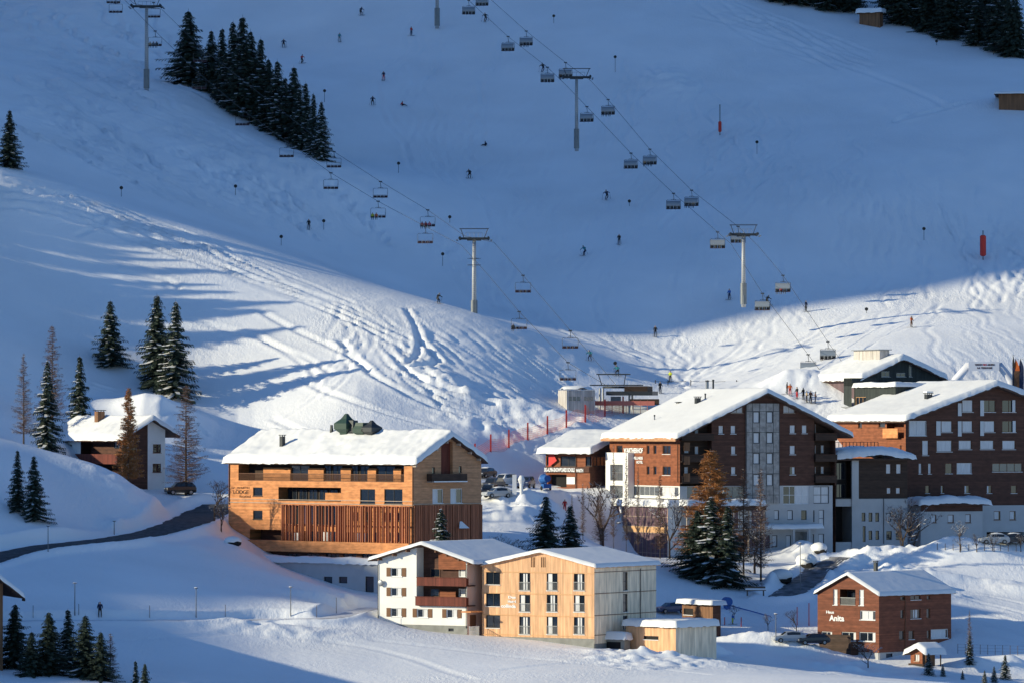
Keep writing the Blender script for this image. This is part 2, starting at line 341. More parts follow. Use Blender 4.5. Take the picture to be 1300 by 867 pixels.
# humps and ploughed snow: (photo point, height m, radius x, radius y, roughness)
def hump(px, py, h, rx, ry, rough=0.3, sc=1.6, D=None):
    p = ground(px, py) if D is None else at(px, py, D)
    W = _win(p.x - 3 * rx, p.x + 3 * rx, p.y - 3 * ry, p.y + 3 * ry); X = GX[W]; Y = GY[W]
    q = ((X - p.x) / rx) ** 2 + ((Y - p.y) / ry) ** 2; e = np.exp(-q)
    GZ[W] += h * e + rough * h * np.exp(-q * .7) * fbm(X / sc + px, Y / sc + py, 3)
for a in [(175,672,1.9,3.0,1.6,.5),(510,690,0,1,1,0),(505,655,0,1,1,0),(150,620,1.2,6,5,.35),(240,605,.8,5,4,.4),(175,690,.6,3,2,.5),
          (735,735,0,1,1,0),(660,640,1.2,4,3,.8),(700,645,1.2,4.5,3,.7),(735,645,.9,4,3,.8),(640,655,1.0,5,3,.6),(690,660,1.4,5,3,.7),
          (860,822,1.5,4,2.2,.9),(815,832,.9,6,2.5,1.0),(790,838,.5,5,2.5,1.2),(900,830,1.2,3,2,.8),(960,818,1.8,5,2.2,.4),(1020,828,1.3,5,2,.5),(905,845,.6,6,3,.6),
          (1100,722,2.6,8,5,.5),(1130,735,1.6,6,4,.5),(1060,740,1.4,4,4,.5),(990,745,1.6,2.5,4,.6),(1020,705,1.8,3,3,.6),(985,690,1.5,3,2,.6),(1050,715,1.2,3,3,.6),
          (1200,700,1.2,4,2.5,.3),(1240,698,1.2,6,2.5,.3),(1290,700,1.2,5,2.5,.3),(1240,742,1.0,10,1.5,.3),(1290,752,.9,6,1.5,.3),(1180,760,1.2,5,3,.5),
          (1095,848,.9,5,2.5,.9),(1060,850,.7,5,2,.7),(1180,850,.5,4,2,.6),(1240,848,1.4,3,2,.2),(1285,848,1.6,2.5,2,.2),
          (300,800,.5,10,3,.6),(340,798,.7,8,2.5,.5),(395,757,.6,4,2,.5),(430,765,.6,4,2,.5),(235,695,.5,4,3,.3),(510,668,0,1,1,0),
          (700,528,.9,6,2.5,.8),(660,520,.8,5,3,.8),(620,548,.9,7,3,.7),(740,545,1.2,4,2,.7),(700,560,1.6,6,2.5,.5),(740,553,1.4,4,2.5,.4),(660,572,1.0,5,2,.4),
          (560,480,.9,3,3,.9),(575,497,.8,3,3,.9),(600,500,.8,2,2,.8),(850,500,0,1,1,0),(1000,485,1.6,4,3,.3),(1035,478,1.0,4,3,.3),(840,100,1.0,4,5,.8),(860,112,.8,4,5,.8),
          (250,665,.5,3,2,.4),(180,690,.4,8,2,.2),(640,690,.7,3,2,.6),(450,762,.4,4,2,.8)]:
    if a[2]: hump(*a)
w_ = region_w([(150,590),(210,585),(215,610),(160,620)], 4); GZ += w_ * .5 * fbm(GX / 1.4, GY / 1.4, 3)
w_ = region_w([(300,785),(400,780),(440,790),(330,800)], 4); GZ += w_ * .4 * fbm(GX / 1.3, GY / 1.3, 3)
w_ = region_w([(760,825),(900,815),(960,830),(880,850),(780,850)], 3); GZ += w_ * .45 * fbm(GX / 1.0, GY / 1.0, 3)
w_ = region_w([(600,620),(770,625),(770,680),(620,665)], 4); GZ += w_ * .5 * fbm(GX / 1.8, GY / 1.8, 3)
w_ = region_w([(1040,840),(1160,842),(1160,856),(1040,856)], 3); GZ += w_ * .4 * fbm(GX / 1.1, GY / 1.1, 3)
w_ = region_w([(1100,700),(1180,700),(1180,760),(1080,745)], 4); GZ += w_ * .5 * fbm(GX / 1.5, GY / 1.5, 3)
# roads: cut flat ribbons into the snow
ROADS = {}
def road(name, pix, width, bank, m, lift=0.02, bankw=1.6):
    c = [ground(*q) for q in pix]; P = []
    for k in range(len(c) - 1):
        n = max(int((c[k + 1] - c[k]).length / 1.0), 1)
        p0 = c[max(k - 1, 0)]; p1 = c[k]; p2 = c[k + 1]; p3 = c[min(k + 2, len(c) - 1)]
        for q in range(n):
            t = q / n; P.append(0.5 * ((2 * p1) + (p2 - p0) * t + (2 * p0 - 5 * p1 + 4 * p2 - p3) * t * t + (3 * p1 - p0 - 3 * p2 + p3) * t ** 3))
    P.append(c[-1]); A = np.array([tuple(p) for p in P])
    ker = np.ones(9) / 9; zz = np.convolve(np.pad(A[:, 2], 4, mode='edge'), ker, mode='valid'); A[:, 2] = zz - 0.25
    W = _win(A[:, 0].min() - width - 6, A[:, 0].max() + width + 6, A[:, 1].min() - width - 6, A[:, 1].max() + width + 6)
    X = GX[W]; Y = GY[W]; best = np.full(X.shape, 1e9); bz = np.zeros(X.shape)
    for a in A:
        d = np.hypot(X - a[0], Y - a[1]); k = d < best; best = np.where(k, d, best); bz = np.where(k, a[2], bz)
    hw = width / 2; t = np.clip((best - hw - 0.3) / bankw, 0, 1); t = t * t * (3 - 2 * t)
    GZ[W] = (bz - 0.12) * (1 - t) + GZ[W] * t + bank * np.exp(-((best - hw - 1.2) / 0.8) ** 2) * (1 + .5 * fbm(X / 1.5, Y / 1.5, 2))
    ROADS[name] = (A, width, m, lift)
road('road', [(-60,722),(0,702),(60,690),(130,683),(190,674),(235,660),(262,648),(285,636)], 6.2, 0.35, 'asphalt')
road('path', [(-40,786),(60,784),(200,784),(330,783),(420,780),(470,768)], 2.6, 0.2, 'path_snow')
road('street', [(1066,700),(1040,722),(1012,742),(992,758)], 4.6, 0.7, 'slush')
snow = bpy.data.materials.new('snow'); MATS['snow'] = snow; snow.use_nodes = True
def snow_nodes(m, base=(0.93, 0.93, 0.925), fine=1.0, dirt=False):
    n = m.node_tree.nodes; L = m.node_tree.links; p = n['Principled BSDF']
    p.inputs['Base Color'].default_value = (*base, 1); p.inputs['Roughness'].default_value = 0.65; p.inputs['Specular IOR Level'].default_value = 0.25
    tc = n.new('ShaderNodeTexCoord'); a = n.new('ShaderNodeTexNoise'); a.inputs['Scale'].default_value = 0.9; a.inputs['Detail'].default_value = 5; a.inputs['Roughness'].default_value = 0.65
    L.new(tc.outputs['Object'], a.inputs[0]); b = n.new('ShaderNodeBump'); b.inputs['Strength'].default_value = 0.16 * fine; b.inputs['Distance'].default_value = 0.5
    L.new(a.outputs[0], b.inputs['Height']); L.new(b.outputs[0], p.inputs['Normal'])
    if fine >= 1:      # crusted, skied-up fine grain: stretched noise down the slope
        mp = n.new('ShaderNodeMapping'); mp.inputs['Scale'].default_value = (2.4, .7, 1.2); mp.inputs['Rotation'].default_value = (0, 0, .5); L.new(tc.outputs['Object'], mp.inputs[0])
        c = n.new('ShaderNodeTexNoise'); c.inputs['Scale'].default_value = 1.0; c.inputs['Detail'].default_value = 4; c.inputs['Roughness'].default_value = .7; L.new(mp.outputs[0], c.inputs[0])
        d = n.new('ShaderNodeBump'); d.inputs['Distance'].default_value = .45
        k = n.new('ShaderNodeTexNoise'); k.inputs['Scale'].default_value = .045; k.inputs['Detail'].default_value = 3; L.new(tc.outputs['Object'], k.inputs[0])
        kr = n.new('ShaderNodeMapRange'); kr.inputs[1].default_value = .42; kr.inputs[2].default_value = .66; kr.inputs[3].default_value = .05; kr.inputs[4].default_value = .42; L.new(k.outputs[0], kr.inputs[0]); L.new(kr.outputs[0], d.inputs['Strength']); L.new(c.outputs[0], d.inputs['Height']); L.new(b.outputs[0], d.inputs['Normal']); L.new(d.outputs[0], p.inputs['Normal'])
    v = n.new('ShaderNodeTexNoise'); v.inputs['Scale'].default_value = 0.06; v.inputs['Detail'].default_value = 5; L.new(tc.outputs['Object'], v.inputs[0])
    r = n.new('ShaderNodeMapRange'); r.inputs[1].default_value = .3; r.inputs[2].default_value = .7; r.inputs[3].default_value = 0.93; r.inputs[4].default_value = 1.03; L.new(v.outputs[0], r.inputs[0])
    s = n.new('ShaderNodeVectorMath'); s.operation = 'SCALE'; s.inputs[0].default_value = base; L.new(r.outputs[0], s.inputs['Scale']); L.new(s.outputs[0], p.inputs['Base Color'])
snow_nodes(snow)
rs = bpy.data.materials.new('roof_snow'); MATS['roof_snow'] = rs; rs.use_nodes = True; snow_nodes(rs, (0.82, 0.82, 0.81), 0.4)
mat('asphalt', (0.06, 0.062, 0.068), .8, var=.5, vscale=1.2, bump=.3)
mat('slush', (0.15, 0.15, 0.16), .7, var=.7, vscale=.8, bump=.4); mat('path_snow', (0.66, 0.66, 0.68), .7, var=.15, vscale=1.0, bump=.3)
V = np.stack([GX, GY, GZ], -1)
g = bpy.data.objects.new('ground', grid_mesh('ground', V, len(gx), len(gy), ['snow'])); COL.objects.link(g); tag(g, kind='structure')
for nm, (A, wd, m, lift) in ROADS.items():
    b = MB(); prev = None; ncs = 5
    for k in range(len(A)):
        t = A[min(k + 1, len(A) - 1)] - A[max(k - 1, 0)]; l = math.hypot(t[0], t[1]); nx_, ny_ = -t[1] / l, t[0] / l
        wv = wd * (1 + .06 * math.sin(k * .7) + .05 * math.sin(k * 1.9))
        row = [(A[k][0] + nx_ * wv * (q / (ncs - 1) - .5), A[k][1] + ny_ * wv * (q / (ncs - 1) - .5), A[k][2] + lift - .03 * abs(q - 2)) for q in range(ncs)]
        if prev:
            for q in range(ncs - 1): b.poly([prev[q], row[q], row[q + 1], prev[q + 1]][::-1])
        prev = row
    o = b.obj(nm, m); tag(o, kind='structure')
# unseen ridge added left of the view, crest shaped to shade upper slope and lower left
HU = [(300,-63),(480,-29),(545,-0.4),(560,1.4),(574,3.4),(588,5.9),(604,15.4),(625,20.4),(655,20.9),(675,20.4),(690,21.4),(708,29.4),(721,32.4),(726,34.4),(749,42.3),(758,48.3),(764,51.8),(771,53.8),(778,56.3),(784,59.3),(788,63.3),(792,67.5),(796,74),(798,86),(801,98),(806,109),(809,120),(815,142),(830,170),(900,200),(1000,270),(1200,350),(1500,400)]
sdir = np.array([math.sin(R(PHI)), math.cos(R(PHI))]); udir = np.array([-sdir[1], sdir[0]]); S0 = -210.0; TE = math.tan(R(ELEV))
us = np.concatenate([np.arange(300, 540, 20), np.arange(540, 840, 2.0), np.arange(840, 1500, 20)]); ss = np.array([-420, -330, -280, -250, -235, -225, -218, -213, -210, -207, -202, -195, -185, -170, -150, -130])
UU, SS = np.meshgrid(us, ss); HH = np.interp(UU, [h[0] for h in HU], [h[1] for h in HU]) - S0 * TE
HH = HH + 0.5 * fbm(UU / 9, SS * 0 + 3.3, 3) * (UU < 780)
ZZ = HH - np.abs(SS - S0) * 0.9 - .5 * np.abs(SS - S0) ** .5 + np.where(np.abs(SS - S0) > 2, 2.0 * fbm(UU / 8, SS / 8, 3), 0)
RV = np.stack([SS * sdir[0] + UU * udir[0], SS * sdir[1] + UU * udir[1], ZZ], -1)
rg = bpy.data.objects.new('mountain_ridge', grid_mesh('mountain_ridge', RV, len(us), len(ss), ['snow'])); COL.objects.link(rg); tag(rg, kind='structure')
# ---------------------------------------------------------------- building kit
WOODS = [
 ('larch_boards', (0.64,0.265,0.10), 0.14, 'Z', 0.22), ('pine_boards', (0.70,0.405,0.22), 0.10, 'H', 0.24), ('grey_boards', (0.86,0.69,0.49), 0.08, 'H', 0.24),  # last entry: weathered pine, colour lightened and warmed to offset the shade
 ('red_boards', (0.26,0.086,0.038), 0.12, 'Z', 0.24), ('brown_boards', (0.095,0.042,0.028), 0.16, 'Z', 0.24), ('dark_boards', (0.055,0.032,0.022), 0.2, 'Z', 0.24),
 ('shingles', (0.19,0.062,0.032), 0.2, 'Z', 0.16), ('slat_wood', (0.36,0.13,0.065), 0.25, 'H', 0.3), ('balcony_wood', (0.14,0.035,0.022), 0.2, 'H', 0.2),
 ('old_boards', (0.20,0.10,0.05), 0.2, 'H', 0.2), ('weathered_boards', (0.50,0.46,0.42), 0.2, 'H', 0.25), ('purple_boards', (0.15,0.10,0.11), 0.2, 'H', 0.25), ('green_metal', (0.032,0.040,0.038), 0.1, 'H', 0.5),
]
for nm, c, pl, ax, sz in WOODS: mat(nm, c, .75, var=.26, vscale=.9, planks=pl, pl_axis=ax, pl_size=sz, stretch=(1, 1, 3) if ax == 'Z' else (2.5, 2.5, .35))
mat('larch_gable', (0.50,0.26,0.135), .75, var=.2, vscale=1.0, planks=.14, pl_axis='Z', pl_size=.22, stretch=(1, 1, 3))  # the lodge larch again, duller colour for the side in shade
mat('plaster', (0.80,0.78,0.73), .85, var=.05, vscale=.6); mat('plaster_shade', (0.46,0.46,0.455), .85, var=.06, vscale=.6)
mat('pink_plaster', (0.70,0.46,0.36), .85, var=.05, vscale=.6); mat('concrete', (0.24,0.24,0.22), .85, var=.15, vscale=1.2)
mat('fibre_panel', (0.33,0.31,0.29), .6, var=.3, vscale=1.6, bump=.2)
mat('white_frame', (0.75,0.75,0.74), .5); mat('dark_frame', (0.03,0.03,0.032), .5); mat('brown_frame', (0.16,0.07,0.035), .5)
mat('roof_wood', (0.10,0.06,0.045), .8, var=.2, vscale=2); mat('pale_trim', (0.42,0.33,0.26), .7, var=.15, vscale=2); mat('metal', (0.30,0.31,0.32), .45, metal=.6); mat('dark_metal', (0.05,0.055,0.058), .5, metal=.4)
mat('green_paint', (0.03,0.06,0.045), .5); mat('glass', (0.012,0.018,0.028), .06, spec=1.0); mat('glass_grey', (0.10,0.11,0.12), .12, spec=1.0)
mat('curtain', (0.62,0.62,0.62), .6, var=.12, vscale=3, stretch=(4, 4, .3), spec=.8); mat('blind', (0.55,0.56,0.57), .35, spec=.8)
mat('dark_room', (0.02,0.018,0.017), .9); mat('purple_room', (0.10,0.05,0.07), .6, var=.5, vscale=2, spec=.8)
mat('shutter_wood', (0.18,0.09,0.045), .7); mat('white_letters', (0.82,0.82,0.80), .6); mat('dark_letters', (0.10,0.045,0.02), .7); mat('red_banner', (0.70,0.05,0.045), .6)
mat('warm_room', (0.35,0.20,0.08), .7, var=.4, vscale=2); mat('cream_wood', (0.62,0.36,0.17), .7, var=.15, vscale=2)
def clip(poly, a, b, c):
    """keep a*u + b*z <= c"""
    out = []
    for i in range(len(poly)):
        p, q = poly[i], poly[(i + 1) % len(poly)]; dp = a * p[0] + b * p[1] - c; dq = a * q[0] + b * q[1] - c
        if dp <= 0: out.append(p)
        if (dp < 0 < dq) or (dq < 0 < dp):
            t = dp / (dp - dq); out.append((p[0] + (q[0] - p[0]) * t, p[1] + (q[1] - p[1]) * t))
    return out
class Bld:
    def __init__(s, name, px, py, D, alpha, pxl, pxr, label, cat='building', group=None):
        s.a = R(alpha); s.C = at(px, py, D); s.dr = Vector((math.sin(s.a), math.cos(s.a), 0)); s.dl = Vector((-math.cos(s.a), math.sin(s.a), 0))
        s.root = thing(name, s.C, R(90 - alpha), label, cat, group)
        s.L = s.uz('L', pxl, py)[0]; s.W = s.uz('R', pxr, py)[0]; s.rnd = random.Random(hash(name) % 7 if False else int(px))
    def uz(s, face, px, py, off=0.0):
        a, b = ray(px, py); n, d = (s.dr, s.dl) if face == 'L' else (s.dl, s.dr)
        O = s.C - n * off; Y = (O.x * n.x + O.y * n.y) / (a * n.x + n.y); P = Vector((a * Y, Y, b * Y)) - O
        return P.x * d.x + P.y * d.y, P.z
    def g(s, face, u, v, z): return (u, v, z) if face == 'R' else (v, u, z)
    def rect(s, face, x0, y0, x1, y1, off=0.0):
        """photo rectangle -> (u0, u1, z0, z1) on the face"""
        xm, ym = (x0 + x1) / 2, (y0 + y1) / 2
        ua = s.uz(face, x0, ym, off)[0]; ub = s.uz(face, x1, ym, off)[0]; za = s.uz(face, xm, y1, off)[1]; zb = s.uz(face, xm, y0, off)[1]
        return min(ua, ub), max(ua, ub), za, zb
    def box(s, mb, face, u0, u1, v0, v1, z0, z1, mi=0):
        """v runs inwards; negative v stands proud of the face"""
        p = s.g(face, u0, v0, z0); q = s.g(face, u1, v1, z1)
        mb.box(tuple(min(a, b) for a, b in zip(p, q)), tuple(max(a, b) for a, b in zip(p, q)), mi)
    def add(s, mb, name, m, parent=None, label=None, smooth=False):
        o = mb.obj(name, m, parent or s.root, smooth)
        if label: o['label'] = label
        return o
    def wall(s, face, u0, u1, z0, z1, holes, m, name='wall', top=None, v=0.0, depth=0.25, mb=None, reveal=True, add=True, parent=None):
        own = mb is None; mb = mb or MB()
        zt = max([z1] + [t[1] for t in (top or [])])
        us = sorted({u0, u1, *[min(max(h[0], u0), u1) for h in holes], *[min(max(h[1], u0), u1) for h in holes]})
        zs = sorted({z0, zt, *[min(max(h[2], z0), zt) for h in holes], *[min(max(h[3], z0), zt) for h in holes]})
        for a, b in zip(us[:-1], us[1:]):
            for c, d in zip(zs[:-1], zs[1:]):
                um, zm = (a + b) / 2, (c + d) / 2
                if any(h[0] <= um <= h[1] and h[2] <= zm <= h[3] for h in holes): continue
                P = [(a, c), (b, c), (b, d), (a, d)]
                if top:
                    for (p, q) in zip(top[:-1], top[1:]):
                        sl = (q[1] - p[1]) / (q[0] - p[0]); P = clip(P, -sl, 1, p[1] - sl * p[0])
                        if len(P) < 3: break
                if len(P) >= 3: mb.poly([s.g(face, x, v, y) for x, y in P])
        if reveal:
            for h in holes:
                dd = h[4] if len(h) > 4 else depth; a, b, c, d = h[:4]
                for q in (((a, c), (b, c)), ((b, c), (b, d)), ((b, d), (a, d)), ((a, d), (a, c))):
                    (x1, y1), (x2, y2) = q; mb.poly([s.g(face, x1, v, y1), s.g(face, x2, v, y2), s.g(face, x2, v + dd, y2), s.g(face, x1, v + dd, y1)])
        if own and add: return s.add(mb, name, m, parent)
        return mb
    def window(s, face, r, v=0.0, depth=0.16, frame='white_frame', glass='glass', nm=1, nt=0, fw=0.08, sill=True, snow=False, curtain=None, rail=False, name='window', parent=None):
        a, b, c, d = r[:4]; fb = MB(); V0, V1 = v + depth - .06, v + depth + .02
        s.box(fb, face, a, a + fw, V0, V1, c, d); s.box(fb, face, b - fw, b, V0, V1, c, d); s.box(fb, face, a + fw, b - fw, V0, V1, c, c + fw); s.box(fb, face, a + fw, b - fw, V0, V1, d - fw, d)
        for k in range(nm):
            u = a + (b - a) * (k + 1) / (nm + 1); s.box(fb, face, u - fw * .4, u + fw * .4, V0 + .005, V1 - .005, c + fw, d - fw)
        for k in range(nt):
            z = c + (d - c) * (k + 1) / (nt + 1); s.box(fb, face, a + fw, b - fw, V0 + .008, V1 - .008, z - fw * .4, z + fw * .4)
        w = s.add(fb, name, frame, parent)
        pb = MB(); ma = fw * .5; vv = v + depth
        ia, ib = a + ma, b - ma
        if curtain:      # (from, to) fractions of the pane coloured pale for reflected snow and drawn curtains
            cu = [ia + (ib - ia) * curtain[0], ia + (ib - ia) * curtain[1]]
            segs = [(ia, cu[0], 0), (cu[0], cu[1], 1), (cu[1], ib, 0)]
        else: segs = [(ia, ib, 0)]
        for x, y, mi in segs:
            if y - x > 0.02: pb.poly([s.g(face, x, vv, c + ma), s.g(face, y, vv, c + ma), s.g(face, y, vv, d - ma), s.g(face, x, vv, d - ma)], mi)
        pn = s.add(pb, 'pane', [glass, 'curtain'] if curtain else glass, w)
        if sill:
            sb = MB(); s.box(sb, face, a - .06, b + .06, v - .1, v + depth - .07, c - .07, c - .004, 0)
            s.add(sb, 'sill', 'white_letters' if snow else frame, w)
        if rail:
            rb = MB(); z1 = c + 1.0; s.box(rb, face, a, b, v - .08, v - .04, z1, z1 + .05); s.box(rb, face, a, b, v - .08, v - .04, c + .05, c + .09)
            n = int((b - a) / .16)
            for k in range(n + 1):
                u = a + (b - a) * k / max(n, 1); s.box(rb, face, u - .012, u + .012, v - .07, v - .05, c + .09, z1)
            s.add(rb, 'railing', 'metal', w)
        return w
    def shutters(s, face, r, wide, m='shutter_wood', parent=None):
        for u0, u1 in ((r[0] - wide, r[0] - .02), (r[1] + .02, r[1] + wide)):
            b = MB(); s.box(b, face, u0, u1, -.05, -.005, r[2], r[3])
            for k in range(6):
                z = r[2] + .1 + (r[3] - r[2] - .2) * k / 5; s.box(b, face, u0 + .06, u1 - .06, -.065, -.051, z - .03, z + .03)
            s.add(b, 'shutter', m, parent)
    def prism(s, face, prof, v0, v1, thick, name='roof', m='roof_wood', parent=None):
        """roof slab: profile (u,z) of the upper side, extruded inwards from v0 to v1"""
        mb = MB(); lo = [(u, z - thick) for u, z in prof]; n = len(prof)
        for a, b in ((prof, v0), (prof, v1)):
            for k in range(n - 1): mb.poly([s.g(face, *q) for q in ((a[k][0], b, a[k][1]), (a[k + 1][0], b, a[k + 1][1]), (lo[k + 1][0], b, lo[k + 1][1]), (lo[k][0], b, lo[k][1]))])
        for arr in (prof, lo):
            for k in range(n - 1): mb.poly([s.g(face, *q) for q in ((arr[k][0], v0, arr[k][1]), (arr[k + 1][0], v0, arr[k + 1][1]), (arr[k + 1][0], v1, arr[k + 1][1]), (arr[k][0], v1, arr[k][1]))])
        for k in (0, n - 1): mb.poly([s.g(face, *q) for q in ((prof[k][0], v0, prof[k][1]), (prof[k][0], v1, prof[k][1]), (lo[k][0], v1, lo[k][1]), (lo[k][0], v0, lo[k][1]))])
        return s.add(mb, name, m, parent)
    def snowcap(s, face, prof, v0, v1, thick=.6, parent=None, over=.12, rough=.42, round_=.7, seed=0, holes=()):
        u0, u1 = prof[0][0] - over, prof[-1][0] + over; v0 -= over; v1 += over
        nu = max(int((u1 - u0) / .22), 8); nv = max(int((v1 - v0) / .22), 8)
        cu = 1 - np.cos(np.linspace(0, 1, 1)); U = np.linspace(u0, u1, nu); Vv = np.linspace(v0, v1, nv)
        UU, VV = np.meshgrid(U, Vv); zz = np.interp(np.clip(UU, prof[0][0], prof[-1][0]), [p[0] for p in prof], [p[1] for p in prof])
        e = np.minimum(np.minimum(UU - u0, u1 - UU), np.minimum(VV - v0, v1 - VV)); ed = np.clip(e / (round_ * thick + .01), 0, 1)
        ed = np.sqrt(1 - (1 - ed) ** 2)
        nzz = fbm(UU / 3.1 + seed, VV / 3.1 + seed * 2.3, 3); n2 = fbm(UU / .8 + seed, VV / .8, 2)
        H = thick * ed * (1 + rough * nzz + rough * .35 * n2)
        # wobble of the free edge
        wob = 0.16 * thick * (fbm(UU / .9 + 7 + seed, VV / .9, 2) + .3)
        e0 = (e < .25).astype(float); UU2 = UU + np.sign(UU - (u0 + u1) / 2) * wob * e0; VV2 = VV + np.sign(VV - (v0 + v1) / 2) * wob * e0
        Z = zz + H + .01
        Z = np.where(e < 1e-6, zz - .10 - .25 * thick * np.clip(.2 + fbm(UU / .7 + seed, VV / .7 + 3, 2), 0, 1), Z)
        A = np.stack([UU2, VV2, Z], -1) if face == 'R' else np.stack([VV2, UU2, Z], -1)
        me = grid_mesh('snow_cover', A, nu, nv, ['roof_snow']); o = bpy.data.objects.new('snow_cover', me); COL.objects.link(o); o.parent = parent or s.root
        return o
    def text(s, face, body, r, m, v=-.03, name='lettering', align='CENTER', ext=.02, bold=0.0, parent=None, shear=0):
        cu = bpy.data.curves.new(name, 'FONT'); cu.body = body; cu.size = 1; cu.extrude = ext; cu.align_x = 'LEFT'; cu.offset = bold; cu.shear = shear
        to = bpy.data.objects.new('t', cu); COL.objects.link(to); bpy.context.view_layer.update()
        me = bpy.data.meshes.new_from_object(to.evaluated_get(bpy.context.evaluated_depsgraph_get())); bpy.data.objects.remove(to); bpy.data.curves.remove(cu)
        n = len(me.vertices); co = np.empty(n * 3, np.float32); me.vertices.foreach_get('co', co); co = co.reshape(-1, 3)
        lo, hi = co.min(0), co.max(0); a, b, c, d = r[:4]
        tx = (co[:, 0] - lo[0]) / (hi[0] - lo[0]); tz = (co[:, 1] - lo[1]) / (hi[1] - lo[1])
        if face == 'L': u = b - tx * (b - a)          # on the left face u runs away to the left
        else: u = a + tx * (b - a)
        vz = c + tz * (d - c); vv = v - co[:, 2]
        out = np.stack([u, vv, vz], -1) if face == 'R' else np.stack([vv, u, vz], -1)
        me.vertices.foreach_set('co', out.astype(np.float32).ravel()); me.materials.clear(); me.materials.append(MATS[m]); me.update()
        o = bpy.data.objects.new(name, me); COL.objects.link(o); o.parent = parent or s.root; return o
    def slab(s, face, r, v0, v1, name, m, parent=None, label=None):
        b = MB(); s.box(b, face, r[0], r[1], v0, v1, r[2], r[3]); return s.add(b, name, m, parent, label)
    def loggia(s, face, r, depth, back='dark_boards', v=0.0, panels=(), wins=(), railz=None, rail_m='brown_frame', side=None, name='loggia', slab=True):
        """a recess: back wall with its own windows, side walls, floor and ceiling"""
        a, b, c, d = r[:4]; mb = MB()
        mb.poly([s.g(face, a, v + depth, c), s.g(face, b, v + depth, c), s.g(face, b, v + depth, d), s.g(face, a, v + depth, d)])
        mb.poly([s.g(face, a, v, c), s.g(face, b, v, c), s.g(face, b, v + depth, c), s.g(face, a, v + depth, c)])
        mb.poly([s.g(face, a, v, d), s.g(face, b, v, d), s.g(face, b, v + depth, d), s.g(face, a, v + depth, d)])
        lg = s.add(mb, name, back)
        for u in (a, b):
            sb = MB(); sb.poly([s.g(face, u, v, c), s.g(face, u, v + depth, c), s.g(face, u, v + depth, d), s.g(face, u, v, d)]); s.add(sb, 'side_wall', side or back, lg)
        for (x0, x1, z0, z1, m) in panels:
            pb = MB(); s.box(pb, face, x0, x1, v + depth - .35, v + depth - .01, z0, z1); s.add(pb, 'wall_panel', m, lg)
        for (x0, x1, z0, z1) in wins: s.window(face, (x0, x1, z0, z1), v=v + depth - .2, depth=.12, frame='dark_frame', nm=1 if x1 - x0 > 1.2 else 0, sill=False, parent=lg)
        if railz:
            rb = MB(); z0, z1 = railz; s.box(rb, face, a, b, v + .04, v + .10, z1 - .06, z1); s.box(rb, face, a, b, v + .04, v + .10, z0, z0 + .05)
            n = int((b - a) / .17)
            for k in range(n + 1):
                u = a + .02 + (b - a - .04) * k / n; s.box(rb, face, u - .02, u + .02, v + .05, v + .09, z0 + .05, z1 - .06)
            s.add(rb, 'railing', rail_m, lg)
        return lg
    def pipe(s, face, px, y0, y1, v=-.12, r=.06, m='brown_frame', name='downpipe'):
        u, z1 = s.uz(face, px, y0); z0 = s.uz(face, px, y1)[1]; b = MB(); b.tube([s.g(face, u, v, z0), s.g(face, u, v, z1)], r, 6); return s.add(b, name, m)
    def back_walls(s, m, z0, zl, zr, ridge=None, gable='R'):
        """the two sides the photograph does not show"""
        b = MB(); L, W = s.L, s.W
        b.poly([(W, 0, z0), (W, L, z0), (W, L, zl), (W, 0, zl)]); b.poly([(0, L, z0), (W, L, z0), (W, L, zr), (0, L, zr)])
        if ridge:
            if gable == 'R': b.poly([(0, L, zr), (W, L, zr), (ridge[0], L, ridge[1])])
            else: b.poly([(W, 0, zl), (W, L, zl), (W, ridge[0], ridge[1])])
        return s.add(b, 'rear_wall', m)
def chimney(bl, u, v, z0, h, w, m='metal', cap='dark_metal', face='R', snow=False, name='chimney', parent=None):
    b = MB(); bl.box(b, face, u - w / 2, u + w / 2, v - w / 2, v + w / 2, z0, z0 + h); o = bl.add(b, name, m, parent)
    c = MB(); bl.box(c, face, u - w * .65, u + w * .65, v - w * .65, v + w * .65, z0 + h + .12, z0 + h + .22)
    for du in (-.4, .4):
        for dv in (-.4, .4): bl.box(c, face, u + du * w - .04, u + du * w + .04, v + dv * w - .04, v + dv * w + .04, z0 + h, z0 + h + .12)
    bl.add(c, 'chimney_cap', cap, o)
    if snow: bl_ = MB(); bl.box(bl_, face, u - w * .6, u + w * .6, v - w * .6, v + w * .6, z0 + h + .22, z0 + h + .22 + .25); bl.add(bl_, 'snow_cap', 'roof_snow', o)
    return o
def gable(b, face, ea, ap, eb, ov=.6, back=.5, thick=.25, snow=.6, seed=1, m='roof_wood', rough=.25, length=None, parent=None):
    P = sorted([b.uz(face, *ea, ov), b.uz(face, *ap, ov), b.uz(face, *eb, ov)])
    ln = length if length is not None else (b.L if face == 'R' else b.W)
    rf = b.prism(face, P, -ov, ln + back, thick, m=m)
    b.snowcap(face, P, -ov, ln + back, snow, parent=rf, seed=seed, rough=rough)
    return P, [(u, z - thick) for u, z in P], rf
def zr(b, face, sx, ox, oy):
    return lambda x0, y0, x1, y1, off=0.0: b.rect(face, ox + x0 / sx, oy + y0 / sx, ox + x1 / sx, oy + y1 / sx, off)
